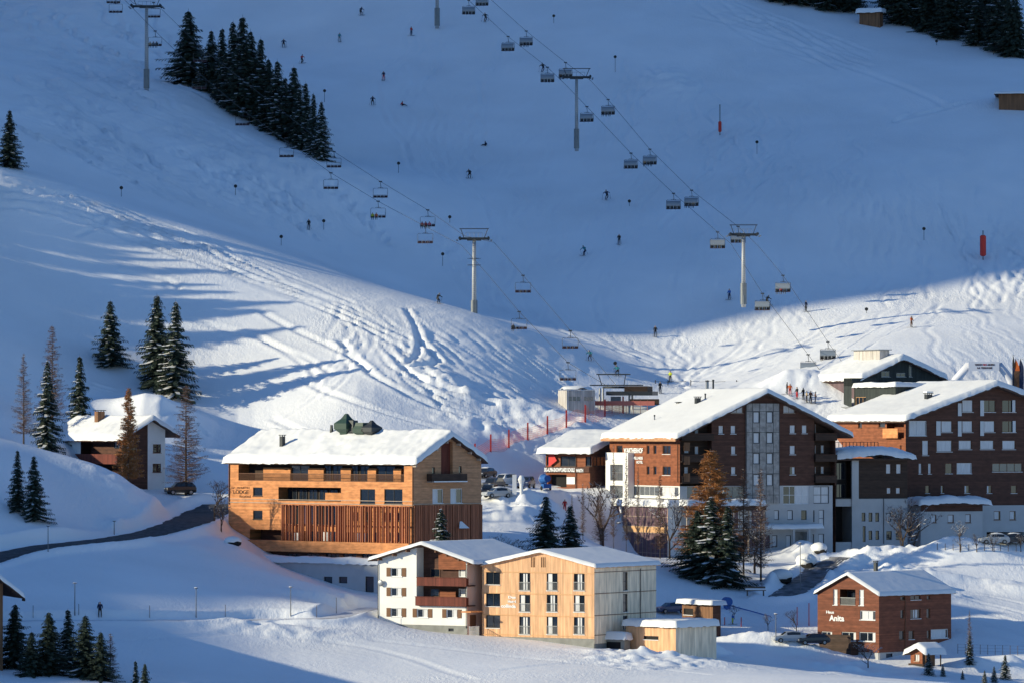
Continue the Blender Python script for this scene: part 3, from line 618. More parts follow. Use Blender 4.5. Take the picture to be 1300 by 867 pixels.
# ================================================================= timber lodge
def build_lodge():
    b = Bld('timber_lodge', 525, 690, 632, 45, 290, 611, 'large light larch timber lodge with vertical slat screen and deep snow roof', 'hotel')
    P, T, rf = gable(b, 'R', (527.8, 588), (574.8, 552.5), (619.5, 586), .7, .8, .25, .8, 1, rough=.4)
    zl = b.uz('L', 524, 588)[1]; l = zr(b, 'L', 3.511, 270, 520); r = zr(b, 'R', 3.511, 270, 520)
    zb = -7.0; m = 'larch_boards'; L, W = b.L, b.W
    A = l(115, 236, 853, 318); B = l(293, 345, 572, 406); w1 = l(657, 353, 724, 418); w2 = l(765, 353, 846, 418); s1 = l(180, 345, 222, 383); s2 = l(180, 448, 222, 487)
    A = (A[0], A[1], A[2], zl - .25); C_ = l(165, 533, 312, 580); big = l(335, 428, 572, 512)
    sm = [l(610, 455, 648, 492), l(683, 455, 712, 495), l(765, 457, 797, 495), l(820, 457, 853, 495)]
    low = [l(322, 543, 395, 586), l(410, 540, 550, 586), l(580, 545, 700, 588), l(715, 545, 742, 588), l(775, 545, 800, 588), l(815, 545, 850, 590)]
    zfl = l(300, 585, 890, 586)[2]
    ho = [A + (1.9,), B + (1.7,), w1, w2, s1, s2, C_ + (2.0,), big] + sm + low
    b.wall('L', 0, L, zfl, zl, [(0, 0, 0, 0)][:0] + ho, m)
    zA = A[2]
    doors = [l(310, 250, 385, 312), l(458, 250, 480, 312), l(495, 250, 530, 312), l(578, 250, 600, 312), l(618, 252, 650, 314), l(690, 255, 765, 316), l(803, 255, 850, 316)]
    pan = [l(187, 262, 308, 312), l(387, 262, 456, 314), l(532, 264, 577, 315), l(652, 264, 689, 316), l(767, 264, 801, 318)]
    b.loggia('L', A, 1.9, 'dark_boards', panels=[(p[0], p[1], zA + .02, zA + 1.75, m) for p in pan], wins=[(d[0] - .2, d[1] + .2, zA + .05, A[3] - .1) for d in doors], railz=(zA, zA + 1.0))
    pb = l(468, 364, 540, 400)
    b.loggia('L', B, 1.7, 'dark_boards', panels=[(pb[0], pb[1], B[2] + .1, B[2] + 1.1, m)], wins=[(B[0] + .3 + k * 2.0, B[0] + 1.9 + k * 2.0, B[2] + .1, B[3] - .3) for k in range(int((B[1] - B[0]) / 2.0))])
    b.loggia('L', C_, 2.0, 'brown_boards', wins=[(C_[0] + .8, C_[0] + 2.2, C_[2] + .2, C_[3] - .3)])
    for w in (w1, w2): b.window('L', w, frame='dark_frame', nm=1)
    for w in (s1, s2): b.window('L', w, frame='dark_frame', nm=0)
    b.window('L', big, frame='dark_frame', nm=5, curtain=(.55, .75), sill=False)
    for w in sm: b.window('L', w, frame='dark_frame', nm=0)
    for w in low: b.window('L', w, frame='brown_frame', nm=1, curtain=(.2, .5) if w[1] - w[0] > 2 else None, sill=False)
    # screen of upright slats in front of the facade
    S_ = l(315, 425, 890, 595); rn = random.Random(4); mb = MB()
    u = S_[0]; 
    while u < S_[1]:
        wd = rn.uniform(.08, .17); b.box(mb, 'L', u, u + wd, -.55 - rn.uniform(0, .14), -.36, S_[2] + rn.uniform(-.1, .1), S_[3] - rn.uniform(0, .08)); u += wd + rn.uniform(.2, .62)
    b.box(mb, 'L', S_[0], S_[1], -.36, -.02, S_[3] - .12, S_[3]); b.box(mb, 'L', S_[0], S_[1], -.36, -.02, S_[2] + 2.3, S_[2] + 2.42)
    b.add(mb, 'slat_screen', 'slat_wood')
    mb = MB(); S2 = r(893, 422, 1198, 580); u = .02
    while u < W - .1:
        wd = rn.uniform(.12, .24); b.box(mb, 'R', u, min(u + wd, W), -.16 - rn.uniform(0, .1), -.03, S2[2] - 2, S2[3] - rn.uniform(0, .05)); u += wd + rn.uniform(.03, .12)
    b.add(mb, 'slat_screen', 'slat_wood')
    # parapet band, podium and ground storeys
    pr = l(170, 586, 880, 640); b.slab('L', (-.02, pr[1], pr[2] + .15, pr[3] + .0), -.9, -.02, 'parapet', m)
    bd = l(270, 632, 880, 682); zz0 = bd[2]
    ws = [l(x, 640, x + 60, 680) for x in (330, 415, 505, 580, 665)]
    b.wall('L', 0, L, zz0, zfl, ws, 'brown_boards', name='lower_wall')
    for w in ws: b.window('L', w, frame='dark_frame', nm=2, sill=False)
    pod = l(345, 716, 880, 815, 2.4); pw = [l(390, 737, 428, 750, 2.4), l(495, 743, 533, 772, 2.4), l(562, 743, 600, 772, 2.4), l(680, 742, 718, 812, 2.4)]
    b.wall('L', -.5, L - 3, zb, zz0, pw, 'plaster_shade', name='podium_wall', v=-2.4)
    for w in pw: b.window('L', w, v=-2.4, frame='dark_frame', nm=0, sill=False)
    sb = MB(); b.box(sb, 'L', -.5, L - 3, -2.6, -.95, zz0, zz0 + .12); sl_ = b.add(sb, 'terrace_slab', 'plaster_shade')
    b.snowcap('L', [(-.5, zz0 + .12), (L - 3, zz0 + .12)], -2.6, -.1, .75, parent=sl_, seed=4, rough=.35)
    # gable side
    bw = [r(980, 352, 1028, 416), r(1060, 350, 1113, 415)]; dk = [r(978, 255, 991, 284), r(1097, 250, 1110, 281)]; bl_ = r(1078, 545, 1112, 582); s3 = r(1065, 450, 1092, 488)
    col = r(1018, 140, 1070, 300)
    b.wall('R', 0, W, zb, zl, bw + dk + [bl_, s3, col + (.5,)], 'larch_gable', top=T)
    mb = MB(); mb.poly([b.g('R', col[0], .5, col[2]), b.g('R', col[1], .5, col[2]), b.g('R', col[1], .5, col[3]), b.g('R', col[0], .5, col[3])]); b.add(mb, 'wall_panel', 'balcony_wood')
    for w in bw: b.window('R', w, frame='white_frame', nm=1, curtain=(.0, .5))
    for w in dk + [s3]: b.window('R', w, frame='dark_frame', nm=0, sill=False)
    b.window('R', bl_, frame='dark_frame', nm=0, sill=False)
    bc = r(975, 284, 1132, 318, .9); bb = MB(); b.box(bb, 'R', bc[0], bc[1], -1.0, -.05, bc[2] - .12, bc[2]); bo = b.add(bb, 'balcony', 'pale_trim')
    bb = MB(); b.box(bb, 'R', bc[0], bc[1], -1.02, -.94, bc[2], bc[3]); b.box(bb, 'R', bc[0], bc[0] + .08, -.94, -.05, bc[2], bc[3]); b.box(bb, 'R', bc[1] - .08, bc[1], -.94, -.05, bc[2], bc[3]); b.add(bb, 'balcony_parapet', 'dark_boards', bo)
    bb = MB(); b.box(bb, 'R', bc[0] + .3, bc[1] - .05, -1.14, -1.03, bc[2] - .1, bc[2] + .04); b.add(bb, 'snow_cover', 'roof_snow', bo)
    for x in (905, 1000, 1045, 1100, 1150, 1190):      # purlin ends under the gable
        u = b.uz('R', 270 + x / 3.511, 600, .5)[0]; zt = float(np.interp(u, [p[0] for p in T], [p[1] for p in T])); bb = MB(); b.box(bb, 'R', u - .1, u + .1, -.65, -.02, zt - .32, zt - .02); b.add(bb, 'purlin', 'pale_trim')
    st = r(890, 405, 1200, 409); b.slab('R', (-.02, W + .02, st[2] - .3, st[2] - .2), -.08, -.02, 'ledge', 'pale_trim')
    st = l(75, 403, 890, 424); u0, u1 = -.1, L; b.slab('L', (u0, u1, st[2] + .15, st[2] + .25), -.09, -.02, 'ledge', 'pale_trim'); b.slab('L', (u0, u1, st[2] + .62, st[2] + .70), -.06, -.02, 'ledge', 'pale_trim')
    b.pipe('L', 524.6, 589, 690, -.1, .07); b.pipe('L', 291.5, 586, 640, -.1, .07)
    hd = b.rect('R', 577, 659, 590, 669); bb = MB(); u0, u1 = hd[0], hd[1]
    bb.poly([b.g('R', u0, -.05, hd[2]), b.g('R', u1, -.05, hd[2]), b.g('R', (u0 + u1) / 2, -.05, hd[3])]); bb.poly([b.g('R', u0, -.9, hd[2] - .1), b.g('R', u1, -.9, hd[2] - .1), b.g('R', (u0 + u1) / 2, -.05, hd[3])]); b.add(bb, 'porch_roof', 'roof_snow')
    b.text('L', 'WARTH', b.rect('L', 301, 617.6, 316.5, 620), 'dark_letters', name='lettering'); b.text('L', 'LODGE', b.rect('L', 296.5, 621.5, 315.5, 626.5), 'dark_letters', bold=.01); b.text('L', 'hotel', b.rect('L', 304.5, 628, 318, 631.2), 'dark_letters')
    b.back_walls('larch_gable', zb, zl, T[-1][1], (T[1][0], T[1][1]))
    # roof equipment: flue, cowls on the ridge
    def on_roof(px, py, v_frac): 
        return None
    prof = P; top = lambda u: float(np.interp(u, [p[0] for p in prof], [p[1] for p in prof]))
    uu, vv = 2.3, L - 6.2
    for k in range(30):      # walk up the slope until the flue foot projects to its photo height
        pw = b.root.matrix_basis @ Vector((uu, vv, top(uu) + .6)); 
        px_ = 650 + F * pw.x / pw.y
        vv += (px_ - 358.5) * .08
    chimney(b, uu, vv, top(uu), 2.1, .55, 'dark_metal', parent=rf, snow=False)
    rz_ = P[1][1]; ur = P[1][0]
    def cowl(px, w, h, taper, name, mname):
        v = 10.0
        for k in range(40):
            pw = b.root.matrix_basis @ Vector((ur - .8, v, rz_)); v += (650 + F * pw.x / pw.y - px) * .08
        bb = MB(); z = rz_ - .5
        n = 4; prev = None
        secs = [(0, .5), (.25, .55), (.4, 1.0), (.62, 1.0), (.8, .45 if taper else .8), (1.0, .12 if taper else .7)]
        for t, q in secs:
            row = [(ur - .8 + sx * w * q / 2, v + sy * w * q / 2, z + h * t) for sx, sy in ((-1, -1), (1, -1), (1, 1), (-1, 1))]
            if prev:
                for k in range(4): bb.poly([prev[k], prev[(k + 1) % 4], row[(k + 1) % 4], row[k]])
            prev = row
        bb.poly(prev); return b.add(bb, name, mname, rf)
    cowl(440, 2.4, 3.4, True, 'vent_cowl', 'green_paint'); cowl(448.5, 1.2, 2.5, False, 'vent_cowl', 'dark_metal'); cowl(461, 2.0, 2.2, False, 'vent_cowl', 'green_paint'); cowl(472, 2.0, 2.5, True, 'vent_cowl', 'dark_metal'); cowl(421, .35, 1.9, False, 'flue', 'dark_metal')
    return b
LODGE = build_lodge()
# ================================================================= white house with shutters
def build_white():
    b = Bld('white_chalet', 593, 795, 600, 32, 479.5, 660, 'white plastered chalet with brown shutters, dark red balconies and grey snow roof', 'guest house')
    b.W = 15.5; W, L = b.W, b.L; l = zr(b, 'L', 3.25, 450, 660)
    P, T, rf = gable(b, 'L', (602, 714.5), (534.6, 689.5), (467, 710), .9, .5, .22, .28, 2, rough=.15)
    zb = -2.2; m = 'plaster'
    wn = [l(150, 196, 196, 232), l(150, 278, 196, 313), l(150, 362, 196, 398), l(258, 365, 304, 401), l(380, 367, 425, 403)]
    bs = l(388, 446, 410, 458); lo = l(256, 60, 460, 355); gz = l(150, 428, 152, 432)[3]
    b.wall('L', 0, L, gz, 20, wn + [lo], m, top=T, reveal=False)
    for q in wn: b.wall('L', q[0], q[1], q[2], q[3], [q + (.25,)], m, name='reveal')
    for q in (lo[0], lo[1]):
        bb = MB(); zt = float(np.interp(q, [p[0] for p in T], [p[1] for p in T])); bb.poly([b.g('L', q, 0, lo[2]), b.g('L', q, 1.6, lo[2]), b.g('L', q, 1.6, zt), b.g('L', q, 0, zt)]); b.add(bb, 'side_wall', m)
    b.wall('L', -.03, L + .03, zb, gz, [bs], 'concrete', name='plinth', v=-.03)
    for w in wn: b.window('L', w, nm=1, curtain=(.1, .45), snow=True); b.shutters('L', w, .62)
    b.window('L', bs, v=-.03, frame='dark_frame', nm=0, sill=False)
    mb = b.wall('L', lo[0], lo[1], lo[2], 20, [l(403, 202, 453, 236), l(285, 200, 325, 236), l(283, 283, 322, 318), l(403, 284, 453, 318)], 'shingles', top=T, v=1.6, mb=MB(), reveal=False); bk = b.add(mb, 'loggia', 'brown_boards')
    for w in (l(403, 202, 453, 236), l(403, 284, 453, 318)): b.window('L', w, v=1.5, depth=.1, nm=1, curtain=(.3, .9), sill=False, parent=bk)
    for w in (l(285, 200, 325, 236), l(283, 283, 322, 318)): b.window('L', w, v=1.5, depth=.1, nm=0, frame='brown_frame', sill=False, parent=bk)
    op = l(325, 120, 460, 205); mb = b.wall('L', op[0], op[1], op[2], 20, [], 'red_boards', top=T, v=1.2, mb=MB()); b.add(mb, 'wall_panel', 'red_boards', bk)
    op = l(332, 292, 397, 320); b.slab('L', op, 1.1, 1.25, 'wall_panel', 'red_boards', bk)
    for q in (l(258, 238, 462, 272, .5), l(252, 318, 462, 354, .5)):
        z0 = q[2]; bb = MB(); b.box(bb, 'L', q[0], q[1], -.5, 1.58, z0, z0 + .14); bo = b.add(bb, 'balcony', 'brown_boards')
        bb = MB(); b.box(bb, 'L', q[0], q[1], -.56, -.50, z0 + .02, q[3]); b.box(bb, 'L', q[0] - .05, q[1] + .05, -.62, -.46, q[3], q[3] + .07); b.add(bb, 'balcony_parapet', 'balcony_wood', bo)
        for uu in (q[0], q[1] - .05): b.slab('L', (uu, uu + .05, z0 + .02, q[3]), -.50, -.01, 'balcony_parapet', 'balcony_wood', bo)
    b.pipe('L', 480.5, 716, 795, -.1, .05, 'dark_metal'); b.pipe('L', 592.3, 716, 797, -.1, .05, 'dark_metal')
    dp = b.uz('L', 485, 739.5); bb = MB(); bb.ball(b.g('L', dp[0], -.35, dp[1]), .42, 12, sq=(.25, 1, 1)); b.add(bb, 'satellite_dish', 'metal', smooth=True)
    for x in (100, 160, 215, 335, 380, 430, 470):
        u = b.uz('L', 450 + x / 3.25, 700, .7)[0]; zt = float(np.interp(u, [p[0] for p in T], [p[1] for p in T])); bb = MB(); b.box(bb, 'L', u - .09, u + .09, -.85, -.02, zt - .26, zt - .02); b.add(bb, 'purlin', 'brown_frame')
    b.wall('R', 0, W, zb, T[0][1] + .25, [], 'pink_plaster')
    b.back_walls(m, zb, T[-1][1] + .2, T[0][1] + .2, None, 'L')
    dr = b.rect('R', 596.5, 780, 604, 800); b.slab('R', dr, -.04, -.01, 'door', 'brown_frame'); dr = b.rect('R', 596, 774, 611, 777, 1.2); b.slab('R', (dr[0], dr[1], dr[2], dr[2] + .18), -1.4, -.02, 'porch_roof', 'larch_boards')
    rb = MB(); q = b.rect('R', 596, 795, 608, 804, 1.3)
    for k in range(9): u = q[0] + (q[1] - q[0]) * k / 8; b.box(rb, 'R', u - .02, u + .02, -1.3, -1.26, q[2] - .4, q[3])
    b.box(rb, 'R', q[0], q[1], -1.32, -1.24, q[3], q[3] + .06); b.add(rb, 'railing', 'white_frame')
    return b
WHITE = build_white()
# ================================================================= pale timber hotel
def build_pale():
    b = Bld('pale_timber_hotel', 754.6, 812, 592, 32, 612, 833, 'three storey pale vertical board hotel with french windows and white sign', 'hotel')
    L, W = b.L, b.W; l = zr(b, 'L', 3.25, 450, 660); r = zr(b, 'R', 3.25, 450, 660)
    P, T, rf = gable(b, 'L', (756.5, 719), (685.4, 699.5), (610.5, 716.5), .35, .4, .2, .32, 3, m='pine_boards', rough=.12)
    zb = -3.5; gz = l(600, 478, 602, 479)[2]; m = 'pine_boards'
    win = [l(543, 213, 601, 265), l(543, 301, 601, 355), l(543, 391, 601, 444)]
    fr = [l(x0, y0, x1, y1) for x0, x1 in ((680, 725), (793, 838), (905, 950)) for y0, y1 in ((217, 290), (307, 378), (397, 471))]
    sl_ = [l(x, 152, x + 4, 194) for x in (728, 735, 741, 770, 777, 784)]
    zt = T[0][1]
    b.wall('L', 0, L, gz, 20, win + fr + sl_, m, top=T)
    b.wall('L', -.02, L + .02, zb, gz, [], 'concrete', name='plinth', v=.05)
    for w in win: b.window('L', w, frame='dark_frame', nm=1, snow=True)
    for k, w in enumerate(fr): b.window('L', w, frame='dark_frame', nm=1, curtain=(.55, .95) if k % 2 else (.3, .7), rail=True, snow=True)
    bb = MB()
    for w in sl_: b.box(bb, 'L', w[0], w[1], .1, .14, w[2], w[3])
    b.add(bb, 'vent_slots', 'dark_room')
    for y in (215, 303, 393, 474):
        z = l(700, y - 1, 720, y)[2]; b.slab('L', (-.04, L, z - .04, z + .04), -.06, -.005, 'drip_board', 'cream_wood')
        z2 = b.uz('R', 756, 660 + y / 3.25)[1]; b.slab('R', (0, W, z2 - .05, z2 + .03), -.05, -.005, 'drip_board', 'brown_frame')
    nw = [r(1108, 213, 1127, 290), r(1108, 303, 1127, 378), r(1108, 393, 1127, 450)]
    b.wall('R', 0, W, gz - .6, T[0][1] + .15, nw, 'grey_boards')
    b.wall('R', 0, W, zb, gz - .6, [], 'concrete', name='plinth', v=.05)
    for w in nw: b.window('R', w, frame='dark_frame', nm=0, nt=1, snow=True)
    b.pipe('R', 450 + 1178 / 3.25, 721, 800, -.1, .05, 'dark_metal')
    for i, (t, q) in enumerate((('Das', (634 + 450 * 0, 0, 0, 0)), )): pass
    for t, q in (('Das', (645.5, 756, 655, 759.2)), ('Hotel', (645, 761.2, 655, 764.8)), ('collinda', (636.5, 766.6, 655, 771))): b.text('L', t, b.rect('L', *q), 'white_letters', bold=.03)
    b.back_walls('grey_boards', zb, T[-1][1] + .15, T[0][1] + .15, (T[1][0], T[1][1]), 'L')
    return b
PALE = build_pale()
# ================================================================= brown shingled house
def build_shingle():
    b = Bld('shingled_house', 1116, 836, 628, 45, 1038, 1207.7, 'red brown shingled house with white lettering and steep snow roof', 'guest house')
    L, W = b.L, b.W; l = zr(b, 'L', 5.78, 1020, 700); r = zr(b, 'R', 5.78, 1020, 700)
    P, T, rf = gable(b, 'L', (1116.8, 755), (1075.4, 728.5), (1033, 752.5), .35, .5, .16, .30, 5, rough=.12)
    zb = -3.0; m = 'shingles'; gz = b.uz('L', 1115, 828)[1]
    wn = [l(218, 275, 250, 390), l(268, 275, 382, 392), l(408, 278, 444, 394), l(414, 432, 528, 500), l(130, 585, 210, 636), l(278, 588, 385, 655), l(408, 590, 528, 657)]
    b.wall('L', 0, L, gz, 20, wn[:1] + [wn[1] + (1.4,)] + wn[2:], m, top=T)
    b.loggia('L', wn[1], 1.4, 'brown_boards', wins=[(wn[1][0] + .2, wn[1][1] - .2, wn[1][2] + .2, wn[1][3] - .3)], railz=(wn[1][2], wn[1][2] + 1.0), rail_m='metal')
    for k, w in enumerate(wn):
        if k != 1: b.window('L', w, nm=1 if k > 2 else 0, nt=1 if k in (0, 2) else 0, curtain=(.2, .9) if k in (0, 2, 3) else (.0, .2), snow=True)
    rw = [r(712, 326, 745, 354), r(785, 320, 860, 352), r(905, 320, 930, 350), r(712, 425, 738, 488), r(785, 421, 860, 490), r(903, 416, 930, 486), r(703, 578, 742, 644), r(772, 578, 812, 642), r(905, 575, 930, 636), r(935, 568, 1063, 634)]
    b.wall('R', 0, W, gz, T[0][1] + .3, rw, m)
    for k, w in enumerate(rw): b.window('R', w, nm=1 if k in (1, 4) else 0, frame='brown_frame' if k != 9 else 'white_frame', curtain=(.35, .75) if k == 4 else ((.05, .9) if k == 9 else None), snow=k in (4, 7, 9, 1))
    pw = [r(612, 746, 660, 806), r(1000, 740, 1040, 800)]
    b.wall('R', 0, W, zb, gz, pw, 'plaster_shade', name='plinth', v=.12); b.wall('L', 0, L, zb, gz, [], 'plaster_shade', name='plinth', v=.12)
    for w in pw: b.window('R', w, v=.12, frame='dark_frame', nm=0, sill=False)
    b.pipe('R', 1020 + 745 / 5.78, 757, 843, -.08, .05)
    b.text('L', 'Haus', b.rect('L', 1049.2, 774.6, 1059, 778.3), 'white_letters', bold=.03); b.text('L', 'Anita', b.rect('L', 1053, 780.4, 1072, 788), 'white_letters', bold=.03)
    bc = l(118, 652, 345, 680, 1.5); z = b.uz('L', 1050, 814, 1.5)[1]; q0 = b.uz('L', 1080, 814, 1.5)[0]; q1 = b.uz('L', 1040, 814, 1.5)[0]
    bb = MB(); b.box(bb, 'L', q0, q1, -1.5, -.01, z - .15, z); bo = b.add(bb, 'balcony', 'dark_boards'); bb = MB(); b.box(bb, 'L', q0, q1, -1.55, -1.5, z, z + .95); b.add(bb, 'balcony_parapet', 'dark_boards', bo)
    bb = MB(); b.box(bb, 'L', q0, q1, -1.5, -.02, z - 2.6, z - .16); b.add(bb, 'store_room', 'dark_boards', bo)
    prof = P; u = P[1][0] - 1.0; top = float(np.interp(u, [p[0] for p in prof], [p[1] for p in prof]))
    v = 4.0
    for k in range(40):
        pw_ = b.root.matrix_basis @ Vector(b.g('L', P[1][0] + 1.2, v, 0)); v -= (650 + F * pw_.x / pw_.y - 1111.5) * .06
    uu = P[1][0] + 1.2; chimney(b, uu, v, float(np.interp(uu, [p[0] for p in prof], [p[1] for p in prof])) - .1, 2.0, .42, 'dark_metal', face='L', parent=rf)
    b.back_walls(m, zb, T[-1][1] + .3, T[0][1] + .3, (T[1][0], T[1][1]), 'L')
    return b
SHING = build_shingle()
# ================================================================= big brown hotel with the panelled gable
def build_brown():
    b = Bld('brown_gabled_hotel', 863, 700, 695, 66, 774, 1061, 'big dark brown hotel with grey panelled stair tower in its gable', 'hotel')
    L, W = b.L, b.W; l = zr(b, 'L', 3.706, 740, 470); r = zr(b, 'R', 3.706, 740, 470)
    P, T, rf = gable(b, 'R', (858.7, 555.5), (974.8, 497), (1083, 553), 1.3, .5, .35, .6, 7, rough=.12)
    zl = T[0][1] + (0 - T[0][0]) * (T[1][1] - T[0][1]) / (T[1][0] - T[0][0]); zrr = T[2][1] + (T[2][0] - W) * (T[1][1] - T[2][1]) / (T[2][0] - T[1][0])
    zw = r(900, 540, 1100, 541)[2]; zb = -4.0
    # left face
    lw = [l(375, 352, 413, 393), l(375, 450, 413, 492)] + [l(x0, y0, x1, y1) for x0, x1 in ((300, 313), (332, 346)) for y0, y1 in ((352, 393), (450, 490))] + [l(158, 352, 186, 390)]
    b.wall('L', 0, L, zw, zl, lw, 'red_boards')
    for k, w in enumerate(lw): b.window('L', w, frame='brown_frame', nm=1 if k < 2 else 0, snow=k < 2, sill=k < 2)
    b.text('L', 'WARTHERHOF', l(195, 364, 285, 388), 'white_letters', v=-.1, bold=.035); b.text('L', 'WELLNESS', l(235, 405, 285, 418), 'white_letters', v=-.1, bold=.03); b.text('L', 'HOTEL', l(255, 424, 285, 437), 'white_letters', v=-.1, bold=.03)
    # white framed glass tower
    tw = l(107, 392, 212, 640, 1.0); h1 = l(128, 442, 188, 518, 1.0); h2 = l(126, 540, 188, 602, 1.0)
    b.wall('L', tw[0], tw[1], zb, tw[3], [h1 + (.3,), h2 + (.3,)], 'plaster', name='tower_wall', v=-1.0)
    for h in (h1, h2): b.window('L', h, v=-1.0, depth=.25, frame='metal', glass='glass_grey', nm=1, nt=1, sill=False)
    bb = MB(); b.box(bb, 'L', tw[0], tw[1], -1.0, .0, tw[3] - .002, tw[3] + .2); b.add(bb, 'tower_roof', 'plaster')
    bb = MB(); bb.poly([b.g('L', tw[0], -1, zb), b.g('L', tw[0], 0, zb), b.g('L', tw[0], 0, tw[3]), b.g('L', tw[0], -1, tw[3])]); b.add(bb, 'side_wall', 'plaster')
    # glass wing below, snow ledge above it
    zg = l(300, 590, 301, 592, .1)[3]; gl = l(218, 545, 450, 590)
    b.wall('L', 0, L, zg - .3, zw, [gl + (.3,)], 'plaster', name='lower_wall'); b.window('L', gl, depth=.22, frame='white_frame', glass='glass_grey', nm=9, sill=False, curtain=(.1, .35))
    led = l(107, 603, 488, 640, 2.2); us, ue = -.8, led[1]
    bb = MB(); b.box(bb, 'L', us, ue, -2.4, .1, led[2], led[2] + .3); lo = b.add(bb, 'ledge', 'plaster'); b.snowcap('L', [(us, led[2] + .3), (ue, led[2] + .3)], -2.35, -.05, .75, parent=lo, seed=9, rough=.2)
    zm = l(300, 742, 301, 744, 2.0)[2]
    for (z0, z1) in ((led[2] - (led[2] - zm) + .3, led[2] - .02), (zb + .8, zm - .5)):
        wr = (-.3, ue - .8, z0, z1); b.window('L', wr, v=-2.1, depth=.15, frame='pale_trim', glass='purple_room', nm=13, nt=1, sill=False, curtain=(.78, .83), name='glass_front')
    b.wall('L', -.4, ue - .7, zb, led[2], [(-.3, ue - .8, zm + .3, led[2] - .02), (-.3, ue - .8, zb + .8, zm - .5)], 'cream_wood', name='wing_wall', v=-2.1)
    for u in (-.4, ue - .7):
        bb = MB(); bb.poly([b.g('L', u, -2.1, zb), b.g('L', u, 0, zb), b.g('L', u, 0, led[2]), b.g('L', u, -2.1, led[2])]); b.add(bb, 'side_wall', 'plaster')
    # gable wall
    pn = r(770, 153, 925, 625)
    sw = [r(*q) for q in ((638,258,662,298),(695,258,720,298),(697,355,720,395),(697,452,720,490),(973,256,1000,296),(1030,256,1055,296),(973,352,1000,395),(973,452,1000,490))]
    tr = [r(697, 165, 752, 200), r(943, 165, 996, 200)]
    lg = r(457, 240, 606, 540); lg = (.15, lg[1], zw, lg[3]); rg_ = r(1088, 215, 1190, 540); rg_ = (rg_[0], W - .12, zw, rg_[3])
    b.wall('R', 0, W, zw, 30, sw + tr + [lg, rg_], 'brown_boards', top=T, reveal=False)
    for k, w in enumerate(sw): b.window('R', w, frame='brown_frame', nm=0, curtain=(.08, .92) if k != 7 else (.5, .9), depth=.12, snow=True, fw=.07)
    for w in tr: b.window('R', w, frame='pale_trim', nm=1, curtain=(.02, .98), depth=.12)
    for (q, rails, wins) in ((lg, (300, 400, 500), ((525, 262, 545, 300), (475, 355, 500, 390), (475, 452, 497, 490), (525, 355, 545, 395))), (rg_, (300, 400, 500), ((1090, 250, 1098, 295), (1118, 350, 1135, 390), (1118, 450, 1135, 487), (1090, 350, 1098, 392), (1090, 450, 1098, 487)))):
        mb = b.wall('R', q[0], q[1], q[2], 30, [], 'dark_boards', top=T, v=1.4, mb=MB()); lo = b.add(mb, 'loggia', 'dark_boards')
        for u in (q[0], q[1]):
            zt = float(np.interp(u, [p[0] for p in T], [p[1] for p in T])); bb = MB(); bb.poly([b.g('R', u, 0, q[2]), b.g('R', u, 1.4, q[2]), b.g('R', u, 1.4, zt), b.g('R', u, 0, zt)]); b.add(bb, 'side_wall', 'brown_boards', lo)
        for y in rails:
            z = r(900, y, 901, y + 1)[3]; bb = MB(); b.box(bb, 'R', q[0] - .05, q[1] + .1, -.5, 1.38, z - .9, z - .78); b.box(bb, 'R', q[0] - .05, q[1] + .1, -.56, -.50, z - .88, z + .1); b.add(bb, 'balcony', 'dark_boards', lo)
            bb = MB(); b.box(bb, 'R', q[0] - .08, q[1] + .12, -.6, -.46, z + .1, z + .16); b.add(bb, 'handrail', 'brown_boards', lo)
        for w in wins:
            w = r(*w, -1.3); b.window('R', w, v=1.28, depth=.08, frame='brown_frame', nm=0, curtain=(.1, .9), sill=False, parent=lo)
    # red lit post strip at the corner balconies
    for y in (360, 425, 505):
        q = r(474, y - 22, 502, y + 18, .5); b.slab('R', q, -.62, -.57, 'balcony_panel', 'old_boards')
    # panelled stair tower
    pw = [r(x0, y0, x1, y1, .25) for x0, x1 in ((801, 831), (864, 894)) for y0, y1 in ((193, 247), (291, 343), (388, 440), (487, 543))]
    q = r(770, 155, 925, 625, .25); b.wall('R', q[0], q[1], q[2], q[3], pw, 'fibre_panel', name='stair_tower', v=-.25)
    for w in pw: b.window('R', w, v=-.25, frame='dark_frame', nm=0, curtain=(.02, .98), depth=.1, sill=False, fw=.1)
    bb = MB()
    for x in (770, 798, 832, 862, 896, 924): u = b.uz('R', 740 + x / 3.706, 570, .25)[0]; b.box(bb, 'R', u - .03, u + .03, -.275, -.252, q[2], q[3])
    for y in (192, 290, 386, 485, 585): z = b.uz('R', 968, 470 + y / 3.706, .25)[1]; b.box(bb, 'R', q[0], q[1], -.27, -.251, z - .03, z + .03)
    b.add(bb, 'panel_joints', 'dark_metal')
    for u in (q[0], q[1]): bb = MB(); bb.poly([b.g('R', u, -.25, q[2]), b.g('R', u, 0, q[2]), b.g('R', u, 0, q[3]), b.g('R', u, -.25, q[3])]); b.add(bb, 'side_wall', 'fibre_panel')
    # white lower storeys
    g1 = r(942, 543, 1065, 628); g2 = r(1085, 545, 1158, 625); row = [r(*t) for t in ((900,657,923,702),(962,657,988,702),(1027,657,1053,702),(1084,657,1090,712),(1110,655,1135,735),(890,775,915,830),(955,775,980,838),(1080,770,1088,835),(1108,768,1135,835))]; dr = r(998, 757, 1055, 845)
    gb = r(490, 545, 768, 600); gc = r(700, 655, 860, 742); gd = r(560, 655, 690, 742); ge = r(720, 775, 880, 835)
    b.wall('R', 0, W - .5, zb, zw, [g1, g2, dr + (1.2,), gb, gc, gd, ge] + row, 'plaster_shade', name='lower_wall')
    b.window('R', g1, frame='white_frame', glass='glass', nm=3, nt=1, curtain=(.45, 1), sill=False, name='window'); b.window('R', g2, frame='dark_frame', nm=1, nt=1, curtain=(0, 1), sill=False)
